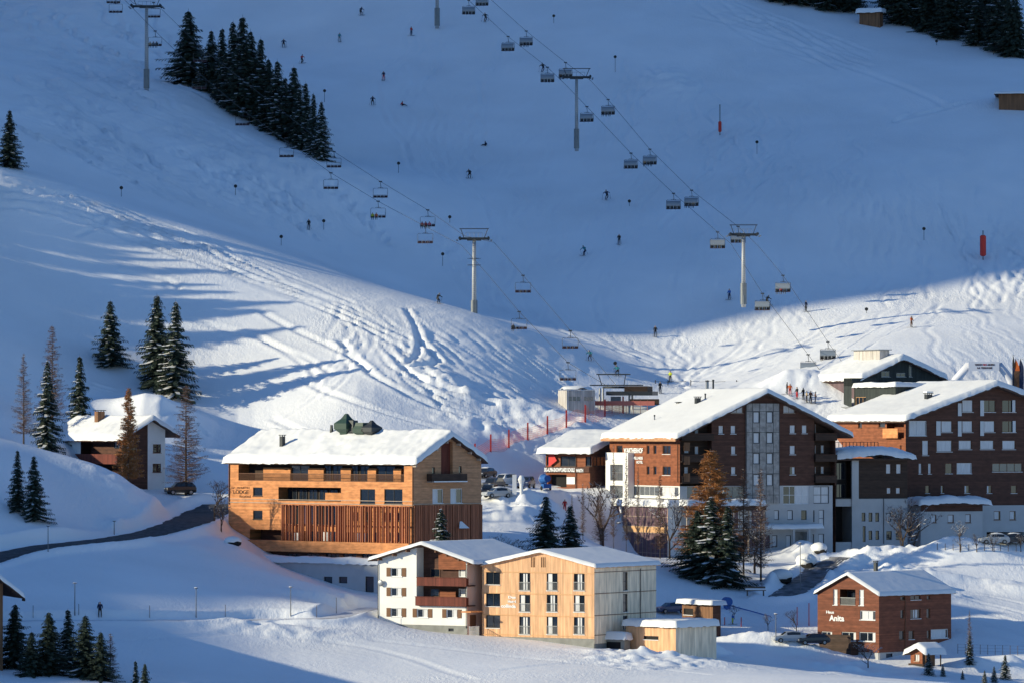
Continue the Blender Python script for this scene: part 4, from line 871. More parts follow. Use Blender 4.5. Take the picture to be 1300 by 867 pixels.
    b.window('R', gb, frame='pale_trim', glass='glass_grey', nm=8, sill=False); b.window('R', gc, frame='dark_frame', glass='purple_room', nm=3, nt=1, curtain=(.2, .6), sill=False); b.window('R', gd, frame='dark_frame', glass='glass_grey', nm=4, nt=1, sill=False); b.window('R', ge, frame='dark_frame', glass='purple_room', nm=5, sill=False)
    for k, w in enumerate(row): b.window('R', w, frame='dark_frame', nm=0, nt=1 if k == 4 else 0, curtain=(.1, .95) if k not in (2, 3) else None, sill=False)
    b.slab('R', (dr[0], dr[1], dr[2], dr[3]), 1.1, 1.2, 'door', 'fibre_panel')
    cp = r(855, 722, 1130, 748, 2.2); bb = MB(); b.box(bb, 'R', cp[0], cp[1], -2.4, -.02, cp[2], cp[2] + .25); co = b.add(bb, 'canopy', 'plaster_shade'); b.snowcap('R', [(cp[0], cp[2] + .25), (cp[1], cp[2] + .25)], -2.35, -.05, .5, parent=co, seed=3)
    for x in (992, 1065): u = b.uz('R', 740 + x / 3.706, 680, 2.2)[0]; b.slab('R', (u - .15, u + .15, zb, cp[2] - .01), -2.3, -2.05, 'canopy_post', 'plaster_shade')
    # terrace roof in front, left of the stair tower
    tq = r(490, 603, 860, 640, 3.0); bb = MB(); b.box(bb, 'R', -.5, tq[1], -3.2, -.02, tq[2], tq[2] + .25); to = b.add(bb, 'terrace_roof', 'dark_boards'); b.snowcap('R', [(-.5, tq[2] + .25), (tq[1], tq[2] + .25)], -3.15, -.05, .75, parent=to, seed=6, rough=.5)
    b.slab('R', (-.5, tq[1], tq[2] - .5, tq[2] - .01), -3.2, -3.0, 'fascia', 'dark_boards')
    for k in range(6): u = -.3 + (tq[1]) * k / 5; b.slab('R', (u - .1, u + .1, zb, tq[2] - .51), -3.15, -2.95, 'terrace_post', 'pale_trim')
    # eaves: fascia, gutter, rafters along the left side
    zf = P[0][1]; bb = MB(); b.box(bb, 'L', -1.2, L + .4, P[0][0] - .12, P[0][0] - .01, zf - .5, zf + .02); fo = b.add(bb, 'fascia', 'larch_gable')
    for k in range(14): v = k * L / 13; b.slab('L', (v - .08, v + .08, zl - .42, zl - .2), P[0][0] + .05, -.02, 'rafter', 'brown_frame')
    b.pipe('L', 861, 562, 612, -.12, .06, 'brown_frame')
    b.back_walls('brown_boards', zb, zl, zrr, (T[1][0], T[1][1]))
    top = lambda u: float(np.interp(u, [p[0] for p in P], [p[1] for p in P])) + .3
    def place(px, py, h, w, **k):
        # find the point of the left roof slope that shows at this photo position
        best = None
        for i in range(60):
            u = P[0][0] + (P[1][0] - P[0][0]) * i / 59
            for j in range(60):
                v = (L) * j / 59; q = b.root.matrix_basis @ Vector((u, v, top(u))); d = abs(650 + F * q.x / q.y - px) + abs(545 - F * q.z / q.y - py)
                if best is None or d < best[0]: best = (d, u, v)
        _, u, v = best; return chimney(b, u, v, top(u) - .1, h, w, parent=rf, **k)
    place(885.5, 513.5, 1.1, .7, m='dark_metal'); place(896, 509, 1.0, .15, m='dark_metal', name='vent_pipe'); place(863, 512.5, .25, .9, m='dark_metal', name='roof_window'); place(831, 535, .9, .14, m='metal', name='vent_pipe'); place(897.5, 492.5, 1.4, .35, m='metal', name='vent_pipe'); place(905, 492, 1.5, .2, m='dark_metal', name='vent_pipe')
    return b
BROWN = build_brown()
# ================================================================= ski school
def build_school():
    b = Bld('ski_school_house', 749, 620, 716, 35, 692.8, 782, 'small red timber ski school with white letters under a thick snow roof', 'ski school')
    L, W = b.L, b.W; l = zr(b, 'L', 4.636, 600, 480)
    P, T, rf = gable(b, 'R', (751 - 1, 574.5), (792, 551), (835, 574), 1.0, .7, .2, .75, 8)
    zl = P[0][1] - .1; zb = -3.0; m = 'red_boards'
    ws = [l(517, 457, 608, 517), l(665, 460, 700, 515), l(435, 460, 455, 510)]; dr = l(445, 565, 553, 640); pn = l(555, 580, 603, 622)
    b.wall('L', 0, L, zb, zl, ws + [dr + (1.0,)], m)
    for w in ws: b.window('L', w, frame='dark_frame', nm=1 if w[1] - w[0] > 2 else 0)
    b.slab('L', dr, .9, 1.0, 'door', 'dark_room'); b.slab('L', pn, -.08, -.01, 'notice_board', 'white_letters')
    st = l(425, 520, 672, 552); so = b.slab('L', (0, L, st[2], st[3]), -.25, -.02, 'sign_board', 'brown_boards')
    b.text('L', 'SKI-ALPIN-SNOWBOARD SCHULE', l(428, 525, 607, 550), 'white_letters', v=-.28, bold=.04, parent=so); b.text('L', 'WARTH', l(615, 531, 657, 552), 'white_letters', v=-.28, bold=.04, parent=so)
    bn = l(455, 445, 503, 522); bb = MB(); z0, z1 = bn[2], bn[3]; um = bn[0]
    bb.poly([b.g('L', bn[1], -.32, z0), b.g('L', bn[1], -.32, z1), b.g('L', bn[0] + (bn[1] - bn[0]) * .4, -.32, z1), b.g('L', bn[0], -.32, (z0 + z1) / 2)]); bb.poly([b.g('L', bn[1], -.35, z0), b.g('L', bn[1], -.35, z1), b.g('L', bn[0] + (bn[1] - bn[0]) * .4, -.35, z1), b.g('L', bn[0], -.35, (z0 + z1) / 2)]); b.add(bb, 'banner', 'red_banner')
    gr = (1.0, W - 1, l(665, 515, 700, 516)[2], l(665, 460, 700, 461)[3]); b.wall('R', 0, W, zb, 9, [gr], 'brown_boards', top=T); b.window('R', gr, frame='dark_frame', nm=4)
    b.pipe('L', 731.5, 576, 620, -.12, .06, 'dark_frame'); b.back_walls(m, zb, zl, zl, None)
    return b
build_school()
# ================================================================= right hotel
def build_right():
    b = Bld('long_brown_hotel', 1150, 690, 722, 66, 1058, 1400, 'wide brown hotel with pale shutters, white base and broad snow roof', 'hotel')
    L, W = b.L, b.W; l = zr(b, 'L', 4.333, 1000, 430); r = zr(b, 'R', 4.333, 1000, 430); r2 = zr(b, 'R', 3.247, 1000, 600)
    P, T, rf = gable(b, 'R', (1149, 533), (1266.6, 488), (1384, 532), 1.3, .5, .35, .75, 12, rough=.15)
    zl = T[0][1] + (0 - T[0][0]) * (T[1][1] - T[0][1]) / (T[1][0] - T[0][0]); zb = -3; zw = b.uz('R', 1200, 641.5)[1]
    big = [(960,335,1020,402),(1075,336,1143,402),(1180,336,1255,402),(667,450,763,532),(845,450,905,513),(960,450,1018,513),(1080,450,1140,513),(1180,450,1255,513),(818,557,905,620),(940,557,1012,607),(1058,557,1135,607),(1180,557,1253,607),(740,557,775,640),(720,683,738,742),(772,683,790,742),(867,683,905,740),(930,682,1012,740),(1125,683,1290,730),(757,805,780,848),(842,805,858,848),(972,805,1000,848),(1095,805,1122,848),(1228,805,1260,848),(1330,450,1400,513),(1330,557,1400,607),(1330,336,1380,402)]
    ws = [r(*q) for q in big]
    b.wall('R', 0, W, zw, 30, ws, 'brown_boards', top=T)
    dark = {1, 2, 7, 15, 18, 22}
    for k, w in enumerate(ws):
        b.window('R', w, frame='brown_frame' if k not in (3, 16) else 'white_frame', nm=3 if k == 17 else (2 if k == 16 else (1 if k in (1, 2, 7, 3) else 0)), glass='glass_grey' if k == 17 else 'glass', curtain=None if k in dark | {17} else (.04, .96 if k < 18 else .4), snow=True, fw=.07, depth=.12)
    for q in ((937,353,957,423),(1060,338,1080,423),(937,452,957,535),(1060,452,1080,532),(818,452,842,530),(1236,336,1252,400),(1238,450,1254,515)):
        b.slab('R', r(*q, .1), -.10, -.04, 'shutter', 'blind')
    wl = [r2(850,157,877,193), r2(915,157,940,193), r2(1020,157,1045,193)]; gar = [r2(820, 243, 860, 272), r2(865, 243, 915, 272), r2(920, 243, 975, 272)]
    b.wall('R', 0, W, zb, zw, wl + [q + (2.0,) for q in gar], 'plaster_shade', name='lower_wall')
    for w in wl: b.window('R', w, frame='brown_frame', nm=0, curtain=(.1, .8))
    for q in gar: b.slab('R', q, 1.9, 2.0, 'garage_door', 'dark_room')
    lw = [l(387, 455, 408, 490), l(500, 458, 535, 487)]; lg = l(545, 455, 640, 545)
    b.wall('L', 0, L, zb, zl, lw + [lg + (1.2,)], 'red_boards')
    for w in lw: b.window('L', w, frame='brown_frame', nm=0)
    b.loggia('L', lg, 1.2, 'red_boards', wins=[(lg[0] + .5, lg[0] + 2, lg[2] + .3, lg[3] - .3)]); bp = l(525, 492, 608, 545, .5); b.slab('L', bp, -.6, -.5, 'balcony_parapet', 'larch_boards')
    bb = MB(); z = l(300, 450, 301, 452)[3]
    for k in range(40): u = L * k / 40; bb.poly([b.g('L', u, -.1, z), b.g('L', u + L / 40, -.1, z), b.g('L', u + L / 80, -.1, z - .5)])
    b.add(bb, 'scalloped_trim', 'brown_frame')
    b.back_walls('brown_boards', zb, zl, zl, (T[1][0], T[1][1]))
    # annex with its own low snow roof
    aq = r2(548, 158, 803, 225, 6.0); zt = b.uz('R', 1200, 641, 6.0)[1]; aw = [r2(590, 172, 613, 205, 6.0), r2(660, 172, 685, 205, 6.0), r2(732, 170, 755, 205, 6.0)]
    b.wall('R', aq[0], aq[1], zb, zt, aw, 'plaster_shade', name='annex_wall', v=-6.0)
    for w in aw: b.window('R', w, v=-6.0, frame='brown_frame', nm=0, curtain=(.1, .9))
    bb = MB(); bb.poly([b.g('R', aq[0], -6, zb), b.g('R', aq[0], 0, zb), b.g('R', aq[0], 0, zt), b.g('R', aq[0], -6, zt)]); b.add(bb, 'annex_side_wall', 'plaster_shade')
    bb = MB(); bb.poly([b.g('R', aq[1], -6, zb), b.g('R', aq[1], 0, zb), b.g('R', aq[1], 0, zt), b.g('R', aq[1], -6, zt)]); b.add(bb, 'annex_side_wall', 'plaster_shade')
    bb = MB(); b.box(bb, 'R', aq[0] - .6, aq[1] + 1.0, -6.9, -.02, zt - .02, zt + .2); ao = b.add(bb, 'annex_roof', 'brown_boards'); b.slab('R', (aq[0], aq[1], zt - .9, zt - .04), -6.06, -6.005, 'fascia', 'brown_boards')
    b.snowcap('R', [(aq[0] - .6, zt + .2), ((aq[0] + aq[1]) / 2, zt + .5), (aq[1] + 1.0, zt + .2)], -6.85, -.1, .9, parent=ao, seed=15, round_=1.6)
    top = lambda u: float(np.interp(u, [p[0] for p in P], [p[1] for p in P])) + .5
    u = 7.5; v = 5.0
    for i in range(60):
        q = b.root.matrix_basis @ Vector((u, v, top(u))); v += (650 + F * q.x / q.y - 1178.5) * .08; u += (545 - F * q.z / q.y - 507) * .05
    chimney(b, u, v, top(u) - .2, 1.0, .9, m='dark_metal', parent=rf, snow=True)
    return b
RIGHT = build_right()
# ================================================================= connecting wing between the two hotels
def build_link():
    b = Bld('connecting_wing', 1061, 690, 708, 66, 1050, 1152, 'dark recessed wing with blue shaded snow roof between the two brown hotels', 'building')
    L, W = b.L, b.W; r2 = zr(b, 'R', 3.247, 1000, 600); r6 = zr(b, 'R', 5.42, 1040, 540); zb = -3
    zt = b.uz('R', 1100, 584)[1]; zw = b.uz('R', 1120, 631.5)[1]; W2 = b.uz('R', 1152, 640)[0]
    wn = [r6(460, 262, 495, 332), r6(530, 262, 565, 332), r6(465, 425, 495, 470), r6(528, 425, 560, 470)]
    rec = r6(120, 240, 222, 510)
    b.wall('R', 0, W2, zw, zt, wn + [rec + (1.5,)], 'dark_boards')
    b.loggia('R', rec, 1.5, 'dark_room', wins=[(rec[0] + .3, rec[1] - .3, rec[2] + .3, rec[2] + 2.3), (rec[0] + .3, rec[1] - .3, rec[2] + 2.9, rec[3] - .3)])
    for w in wn: b.window('R', w, frame='brown_frame', nm=0, curtain=(.0, 1.0), sill=False)
    pl = r6(226, 240, 272, 520, .3); b.slab('R', (pl[0], pl[1], pl[2], zt), -.3, -.01, 'pillar', 'plaster_shade')
    lw = [r6(*q) for q in ((293,598,318,658),(340,598,366,660),(386,598,412,660),(340,722,365,785),(388,722,412,785),(462,600,497,658),(528,610,565,655),(462,725,500,785),(528,725,570,785),(300,690,320,800))]
    rc = r6(95, 555, 225, 800)
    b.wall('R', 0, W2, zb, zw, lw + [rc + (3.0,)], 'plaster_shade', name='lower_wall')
    for k, w in enumerate(lw): b.window('R', w, frame='dark_frame', nm=0, curtain=(.1, .9) if k in (5, 6) else None, sill=False)
    b.loggia('R', rc, 3.0, 'dark_room', wins=[(rc[0] + .6, rc[0] + 2, rc[2] + .3, rc[2] + 2.4)]); p2 = r6(226, 520, 246, 815, .2); b.slab('R', (p2[0], p2[1], zb, p2[3]), -.2, -.01, 'pillar', 'plaster_shade')
    b.slab('R', (0, W2, zw - .12, zw + .02), -.08, -.01, 'ledge', 'dark_frame')
    b.pipe('R', 1121.5, 632, 690, -.1, .05, 'dark_frame')
    bb = MB(); b.box(bb, 'R', -.5, W2 + 1.0, -.9, 9, zt, zt + .25); ro = b.add(bb, 'roof', 'dark_boards'); b.snowcap('R', [(-.5, zt + .25), (W2 * .55, zt + 1.0), (W2 + 1.0, zt + .25)], -.85, 8.9, 1.1, parent=ro, seed=21, rough=.35, round_=1.8)
    bb = MB(); n = 16
    for k in range(n + 1): u = W2 * .02 + W2 * .8 * k / n; b.box(bb, 'R', u - .04, u + .04, 5.0, 5.08, zt + 1.2, zt + 2.6)
    b.box(bb, 'R', 0, W2 * .82, 5.0, 5.08, zt + 2.6, zt + 2.68); b.add(bb, 'terrace_railing', 'dark_frame')
    b.wall('L', 0, 9, zb, zt, [], 'dark_boards'); return b
build_link()
# ================================================================= dark green house behind
def build_green():
    b = Bld('dark_green_gabled_house', 1094.6, 505, 757, 66, 1037, 1197, 'dark green gabled building with purple grey boards and a grey box on its ridge', 'building')
    L, W = b.L, b.W; P, T, rf = gable(b, 'R', (1093, 481.5), (1147.7, 454.5), (1203.5, 481), .9, .5, .3, .85, 17)
    zl = P[0][1] - .25; zb = -4
    gw = [b.rect('R', 1119, 471, 1130, 478), b.rect('R', 1138, 473, 1150, 478), b.rect('R', 1154, 463, 1158, 478)]
    b.wall('L', 0, L, zb, zl, [], 'purple_boards'); b.wall('R', 0, W, zb, 12, gw, 'green_metal', top=T)
    for w in gw: b.window('R', w, frame='metal', nm=1)
    b.back_walls('green_metal', zb, zl, zl, (T[1][0], T[1][1]))
    ur, zr_ = P[1]; v = L * .2
    for k in range(40):
        q = b.root.matrix_basis @ Vector((ur - 1.5, v, zr_)); v += (650 + F * q.x / q.y - 1106) * .08
    bb = MB(); bb.box((ur - 2.3, v - 4.3, zr_ - 1.2), (ur - .6, v + 4.3, zr_ + 1.3)); bx = b.add(bb, 'roof_housing', 'weathered_boards', rf)
    bb = MB(); bb.box((ur - 2.6, v - 4.6, zr_ + 1.3), (ur - .3, v + 4.6, zr_ + 1.42)); b.add(bb, 'housing_lid', 'metal', bx)
    return b
build_green()
def build_green2():
    b = Bld('flat_green_dormer_house', 1137, 519, 743, 66, 1074, 1178, 'low dark green clad block with lit windows and flat snow roof', 'building')
    L, W = b.L, b.W; l = zr(b, 'L', 4.333, 1000, 430); z1 = l(450, 268, 451, 270)[3]; z2 = l(340, 215, 341, 217)[3]
    ws = [l(372, 318, 430, 366), l(452, 330, 484, 366), l(525, 333, 560, 366)]; sp = l(365, 300, 366, 301)[1]
    b.wall('L', 0, sp, -5, z1, ws, 'green_metal'); b.wall('L', sp, L, -5, z2, [], 'green_metal', name='tall_wall', v=-.4); b.wall('R', 0, W, -5, z1, [], 'green_metal')
    for w in ws: b.window('L', w, frame='cream_wood', glass='glass', nm=2)
    q = (sp, L); bb = MB(); b.box(bb, 'L', sp, L, -.4, 4, z1 + .3, z2); b.add(bb, 'tower_block', 'green_metal')
    bb = MB(); b.box(bb, 'L', -.3, sp, -.3, W, z1, z1 + .2); ro = b.add(bb, 'roof', 'dark_metal'); b.snowcap('L', [(-.3, z1 + .2), (sp, z1 + .2)], -.3, W, .6, parent=ro, seed=31)
    q = l(310, 372, 402, 390, .5); b.slab('L', (q[0], q[1], q[2], q[3]), -1.4, -.5, 'vent_box', 'metal')
    return b
build_green2()
# ================================================================= old house on the left
def build_old():
    b = Bld('white_and_brown_farmhouse', 156, 616, 682, 60, 65, 209.6, 'old farmhouse with white walls, brown boarding and a drifted snow roof on the left', 'house')
    L, W = b.L, b.W; l = zr(b, 'L', 5.2, 50, 500); r = zr(b, 'R', 5.2, 50, 500)
    P, T, rf = gable(b, 'R', (154, 558), (195, 531.5), (229, 553), .9, .6, .25, .55, 19, rough=.5)
    zl = T[0][1] + (0 - T[0][0]) * (T[1][1] - T[0][1]) / (T[1][0] - T[0][0]); zr_ = T[2][1] + (T[2][0] - W) * (T[1][1] - T[2][1]) / (T[2][0] - T[1][0]); zb = -5
    um = b.uz('R', 50 + 715 / 5.2, 580)[0]; ws = [r(750, 330, 803, 387), r(748, 458, 803, 515)]; w2 = [r(600, 345, 640, 390), r(600, 455, 640, 500)]
    b.wall('R', 0, um, zb, 9, w2, 'brown_boards', top=T); b.wall('R', um, W, zb, 9, ws, 'plaster', name='plaster_wall', top=T)
    for w in ws + w2: b.window('R', w, frame='brown_frame', nm=1)
    uc = l(272, 300, 273, 301)[0]; lw = [l(137, 333, 215, 390)]; lg = (.6, uc, l(300, 500, 301, 505)[2], zl - .2)
    b.wall('L', uc, L, zb, zl, lw, 'plaster', name='plaster_wall'); b.wall('L', 0, uc, zb, zl, [lg + (1.6,)], 'brown_boards')
    b.window('L', lw[0], frame='dark_frame', nm=2, curtain=(.5, .8)); b.loggia('L', lg, 1.6, 'brown_boards', wins=[(1.2, 3.0, lg[2] + .4, lg[2] + 2), (4, 6, lg[2] + 3.2, lg[3] - .2)])
    q = l(262, 395, 440, 460, .8); b.slab('L', (.2, uc + .3, q[2], q[3]), -.8, -.02, 'balcony', 'balcony_wood')
    b.back_walls('plaster', zb, zl, zr_, (T[1][0], T[1][1]))
    v = 6.0
    for k in range(40):
        p = b.root.matrix_basis @ Vector((P[1][0] - 1.2, v, 0)); v += (650 + F * p.x / p.y - 126.5) * .08
    chimney(b, P[1][0] - 1.2, v, P[1][1] - .4, 1.5, 1.1, m='old_boards', parent=rf)
    return b
build_old()
# ================================================================= roof corner at the lower left edge
def build_edge():
    b = Bld('dark_gabled_house', -62, 870, 540, 72, -160, 3.5, 'dark gabled house cut off by the left edge of the picture', 'house')
    L, W = b.L, b.W; P, T, rf = gable(b, 'R', (-86, 757), (-27, 713), (31.5, 757.5), 1.2, .5, .2, .35, 23)
    zr_ = T[2][1] + (T[2][0] - W) * (T[1][1] - T[2][1]) / (T[2][0] - T[1][0]); zl = T[0][1]
    b.wall('R', 0, W, -8, 12, [], 'old_boards', top=T); b.wall('L', 0, L, -8, zl, [], 'dark_boards'); b.back_walls('dark_boards', -8, zl, zr_, (T[1][0], T[1][1]))
    for k in range(9): u = P[0][0] + (P[2][0] - P[0][0]) * k / 8; z = float(np.interp(u, [p[0] for p in T], [p[1] for p in T])); b.slab('R', (u - .08, u + .08, z - .25, z - .01), -1.1, -.02, 'rafter', 'dark_boards')
    b.slab('R', (W - .1, W + .12, -8, -3), -.1, -.02, 'corner_trim', 'white_frame')
build_edge()
# ================================================================= small flat roofed sheds
def shed(name, px, py, D, al, pxl, pxr, ytop, label, m, m2, thick, hole=None, holem='dark_room', cat='shed', seed=1, ov=.3, slope=0.0):
    b = Bld(name, px, py, D, al, pxl, pxr, label, cat); z1 = b.uz('L', px, ytop)[1]
    hs = [b.rect('L', *h) for h in (hole or [])]
    b.wall('L', 0, b.L, -2, z1, hs, m); b.wall('R', 0, b.W, -2, z1, [], m2, name='side_wall')
    for h in hs: b.window('L', h, nm=0, frame='dark_frame', glass=holem, sill=True, snow=True)
    bb = MB(); bb.box((-ov, -ov, z1), (b.W + ov, b.L + ov, z1 + .16)); ro = b.add(bb, 'roof', 'roof_wood')
    b.snowcap('L', [(-ov, z1 + .16), (b.L + ov, z1 + .16 + slope)], -ov, b.W + ov, thick, parent=ro, seed=seed, rough=.2)
    b.back_walls(m2, -2, z1, z1); return b
shed('boarded_garage', 858, 826, 590, 42, 794.6, 909.5, 796.5, 'low pale boarded garage with slit window and rounded snow roof', 'pine_boards', 'grey_boards', .75, [(817, 806.8, 836, 811.5)], cat='garage', seed=3)
shed('snowed_in_shelter', 793, 824, 593, 32, 753.5, 800, 812, 'small concrete shelter buried in snow beside the pale hotel', 'concrete', 'concrete', .8, [(756, 814, 788, 823)], cat='shelter', seed=6, ov=.2)
h_ = shed('log_store', 905, 788, 632, 60, 866, 915, 768, 'small brown log store with snow roof behind the boarded garage', 'old_boards', 'brown_boards', .5, [(868, 772, 880, 780)], seed=8, ov=.6)
g1_ = ground(1117, 31).y - 3; shed('hay_hut', 1117, 28, g1_, 25, 1091, 1121, 16.5, 'little hay hut with snow roof beneath the forest edge', 'old_boards', 'old_boards', .9, seed=9, ov=.6)
g2_ = ground(1330, 134).y - 4; shed('wide_hay_barn', 1330, 132, g2_, 8, 1268, 1331.5, 119.5, 'low brown barn with flat snow roof at the right edge', 'old_boards', 'old_boards', .3, seed=10, ov=.8)
def kiosk():
    b = Bld('garden_kiosk', 1171, 848, 622, 55, 1156, 1187, 'tiny wooden kiosk with thick round snow roof beside the shingled house', 'kiosk')
    P, T, rf = gable(b, 'L', (1175, 830), (1164, 821), (1147, 830), .5, .9, .12, .6, 33, rough=.1)
    hw = b.rect('L', 1161, 830, 1167, 839); b.wall('L', 0, b.L, -1, 6, [hw], 'red_boards', top=T); b.window('L', hw, frame='pale_trim', nm=1, curtain=(.1, .9))
    b.wall('R', 0, b.W, -1, T[0][1], [], 'old_boards'); q = b.rect('L', 1154, 842, 1173, 844.5, .4); b.slab('L', q, -.5, -.05, 'counter', 'dark_boards')
    for dx in (.2, 2.6): b.slab('R', (dx, dx + .12, -1, T[0][1]), -.5, -.38, 'post', 'old_boards')
    b.back_walls('old_boards', -1, T[0][1], T[-1][1])
kiosk()
# ---------------------------------------------------------------- trees
mat('needles', (0.030, 0.046, 0.032), .75, var=.35, vscale=.9); mat('bark', (0.085, 0.06, 0.045), .9, var=.3, vscale=4)
mat('larch_twigs', (0.20, 0.12, 0.085), .85, var=.25, vscale=1.5); mat('larch_orange', (0.44, 0.20, 0.07), .8, var=.3, vscale=1.2); mat('bare_twigs', (0.13, 0.10, 0.09), .85, var=.2, vscale=2); mat('frost', (0.75, 0.77, 0.80), .8)
def tri_mesh(name, V, mats, mi=None, nv=3):
    V = np.asarray(V, np.float32); n = len(V) // nv; me = bpy.data.meshes.new(name); me.vertices.add(len(V)); me.vertices.foreach_set('co', V.ravel())
    me.loops.add(len(V)); me.loops.foreach_set('vertex_index', np.arange(len(V), dtype=np.int32)); me.polygons.add(n)
    me.polygons.foreach_set('loop_start', np.arange(n, dtype=np.int32) * nv); me.polygons.foreach_set('loop_total', np.full(n, nv, dtype=np.int32))
    for m in mats: me.materials.append(MATS[m])
    me.update(calc_edges=True); return me
def spruce_meshes(seed, H=14.0, Rb=2.6, dens=1.0, snow=.35, slim=1.0):
    r = np.random.RandomState(seed); F_ = []; Sn = []; tr = MB()
    tr.tube([(0, 0, -1), (0, 0, H * .5), (0, 0, H * .97)], [.28, .15, .02], 6)
    z = H * .06; 
    while z < H * .985:
        t = z / H; rad = Rb * 1.55 * slim * (1 - t) ** .92 * (0.80 + .34 * r.rand()) + .06; nb = max(int((6 + 5 * (1 - t)) * dens), 4); a0 = r.rand() * 6.28
        for k in range(nb):
            a = a0 + 6.283 * k / nb + r.uniform(-.25, .25); L = rad * (r.uniform(.55, 1.12) if r.rand() < .8 else r.uniform(1.1, 1.38)); zb = z + r.uniform(-.2, .2)
            if r.rand() < .10: continue
            ca, sa = math.cos(a), math.sin(a); droop = .30 + .25 * (1 - t); ns = max(int(L / .19), 3); snb = r.rand() < snow
            for q in range(ns):
                f = (q + .6) / ns; d = L * f; zz = zb + .10 * L - droop * d * (1.25 - .45 * f) + .10 * L * f * f
                c = np.array([ca * d, sa * d, zz]); wd = (.20 + .36 * (1 - f)) * min(1.1, .18 + .62 * L)
                for side in (-1, 1):
                    # a hanging twig fan to each side of the branch
                    tip = c + np.array([ca * .30 - side * sa * wd, sa * .30 + side * ca * wd, -.16 - .20 * r.rand()])
                    b0 = c + np.array([-ca * .10, -sa * .10, .03]); b1 = c + np.array([ca * .16, sa * .16, -.16 * r.rand() - .05])
                    F_ += [b0, b1, tip]
                    if q % 2 == 0: F_ += [b0, tip + np.array([0, 0, -.22]), b1 + np.array([0, 0, -.28])]
                if snb and f > .25 and r.rand() < .75:
                    w2 = wd * .8; u = np.array([-sa * w2, ca * w2, -.03]); v = np.array([ca * .17, sa * .17, -.05]); o = c + np.array([0, 0, .07])
                    Sn += [o - u - v, o - u * .9 + v, o + u * .9 + v, o - u - v, o + u * .9 + v, o + u - v]
            tr.tube([(0, 0, zb), (ca * L * .6, sa * L * .6, zb - droop * L * .5)], [.035, .01], 3, cap=False)
        z += (.26 + .26 * (1 - t)) * (1 + .15 * r.rand())
    F_ += [np.array(p) for p in ((-.05, 0, H * .93), (.05, 0, H * .93), (0, 0, H + .3), (0, -.05, H * .93), (0, .05, H * .93), (0, 0, H + .25))]
    return tri_mesh('crown', F_, ['needles']), tr.mesh('trunk', 'bark'), (tri_mesh('snow_load', Sn, ['roof_snow']) if len(Sn) else None)
SPR = [spruce_meshes(s, 14, rb, d, sn) for s, rb, d, sn in ((1, 2.6, 1.0, .22), (2, 2.2, 1.0, .38), (3, 2.9, 1.1, .2), (4, 2.4, .9, .75), (5, 2.0, .9, .5))]
SPR_DARK = [spruce_meshes(s, 14, rb, 1.15, .05) for s, rb in ((11, 2.9), (12, 2.6))]
def larch_meshes(seed, H, Rb, m, n=1.0, frost=0.0, bare=False):
    r = np.random.RandomState(seed); T_ = []; Fr = []; tr = MB(); tr.tube([(0, 0, -1), (0, 0, H * .5), (0, 0, H * .98)], [.20, .11, .02], 6)
    def twig(a, b, w, dst):
        d = b - a; l = np.linalg.norm(d) + 1e-6; s = np.cross(d / l, [0, 0, 1]); s = s / (np.linalg.norm(s) + 1e-6) * w; u = np.array([0, 0, w])
        dst += [a - s, a + s, b]; dst += [a - u, a + u, b]
    z = H * .12
    while z < H * .97:
        t = z / H; rad = Rb * (1 - t) ** .75 + .15
        for k in range(int((5 + 4 * (1 - t)) * n)):
            a = r.rand() * 6.28; L = rad * r.uniform(.5, 1.15); up = .15 if not bare else .5
            p0 = np.array([0, 0, z]); p1 = p0 + np.array([math.cos(a) * L, math.sin(a) * L, L * (up + r.uniform(-.2, .2))]); twig(p0, p1, .03, T_)
            for q in range(int(5 + L * 13 * n)):
                f = r.uniform(.2, 1); c = p0 + (p1 - p0) * f; e = c + r.uniform(-1, 1, 3) * np.array([.38, .38, .30]) + np.array([0, 0, -.12]); twig(c, e, .017 if m != 'larch_orange' else .034, T_)
                if frost and r.rand() < frost: twig(c + [0, 0, .03], e + [0, 0, .03], .02, Fr)
        z += .30
    return tri_mesh('crown', T_, [m]), tr.mesh('trunk', 'bark'), (tri_mesh('snow_load', Fr, ['frost']) if len(Fr) else None)
LARCH = [larch_meshes(21, 14, 3.4, 'larch_twigs', 1.0, .02), larch_meshes(22, 14, 2.8, 'larch_twigs', .9, .08)]
ORANGE = [larch_meshes(23, 14, 3.0, 'larch_orange', 1.7, .04)]
def bare_meshes(seed, H, frost=0.0, mt='bare_twigs', depth=5):
    r = random.Random(seed); tr = MB(); cr = []; fr = []
    def seg(p, d, l, rad, dep):
        q = p + d * l
        if dep >= 3: tr.tube([p, p + d * l * .5, q], [rad, rad * .85, rad * .7], 5, cap=False)
        else:
            s = d.orthogonal().normalized(); 
            for k in range(2):
                w = s if k == 0 else d.cross(s); cr.extend([p - w * rad, p + w * rad, q])
            if frost and r.random() < frost:
                w = Vector((0, 0, rad * 1.6)); fr.extend([p + w * .2, p + w * 2, q + w])
        if dep == 0: return
        for k in range(3 if dep > 1 else 4):
            a = Vector((r.uniform(-1, 1), r.uniform(-1, 1), r.uniform(-.2, .8))).normalized(); nd = (d * .9 + a * .75).normalized(); seg(q, nd, l * r.uniform(.6, .82), rad * .62, dep - 1)
            if k == 0 and dep > 1: seg(p + d * l * .55, (d * .6 + a * .9).normalized(), l * .6, rad * .5, dep - 2)
    seg(Vector((0, 0, -.3)), Vector((0, 0, 1)), H * .3, H * .022, depth)
    return tri_mesh('crown', [tuple(v) for v in cr], [mt]), tr.mesh('trunk', 'bark'), (tri_mesh('snow_load', [tuple(v) for v in fr], ['frost']) if fr else None)
BARE = [bare_meshes(31, 7), bare_meshes(32, 6, .5), bare_meshes(33, 6, .15)]
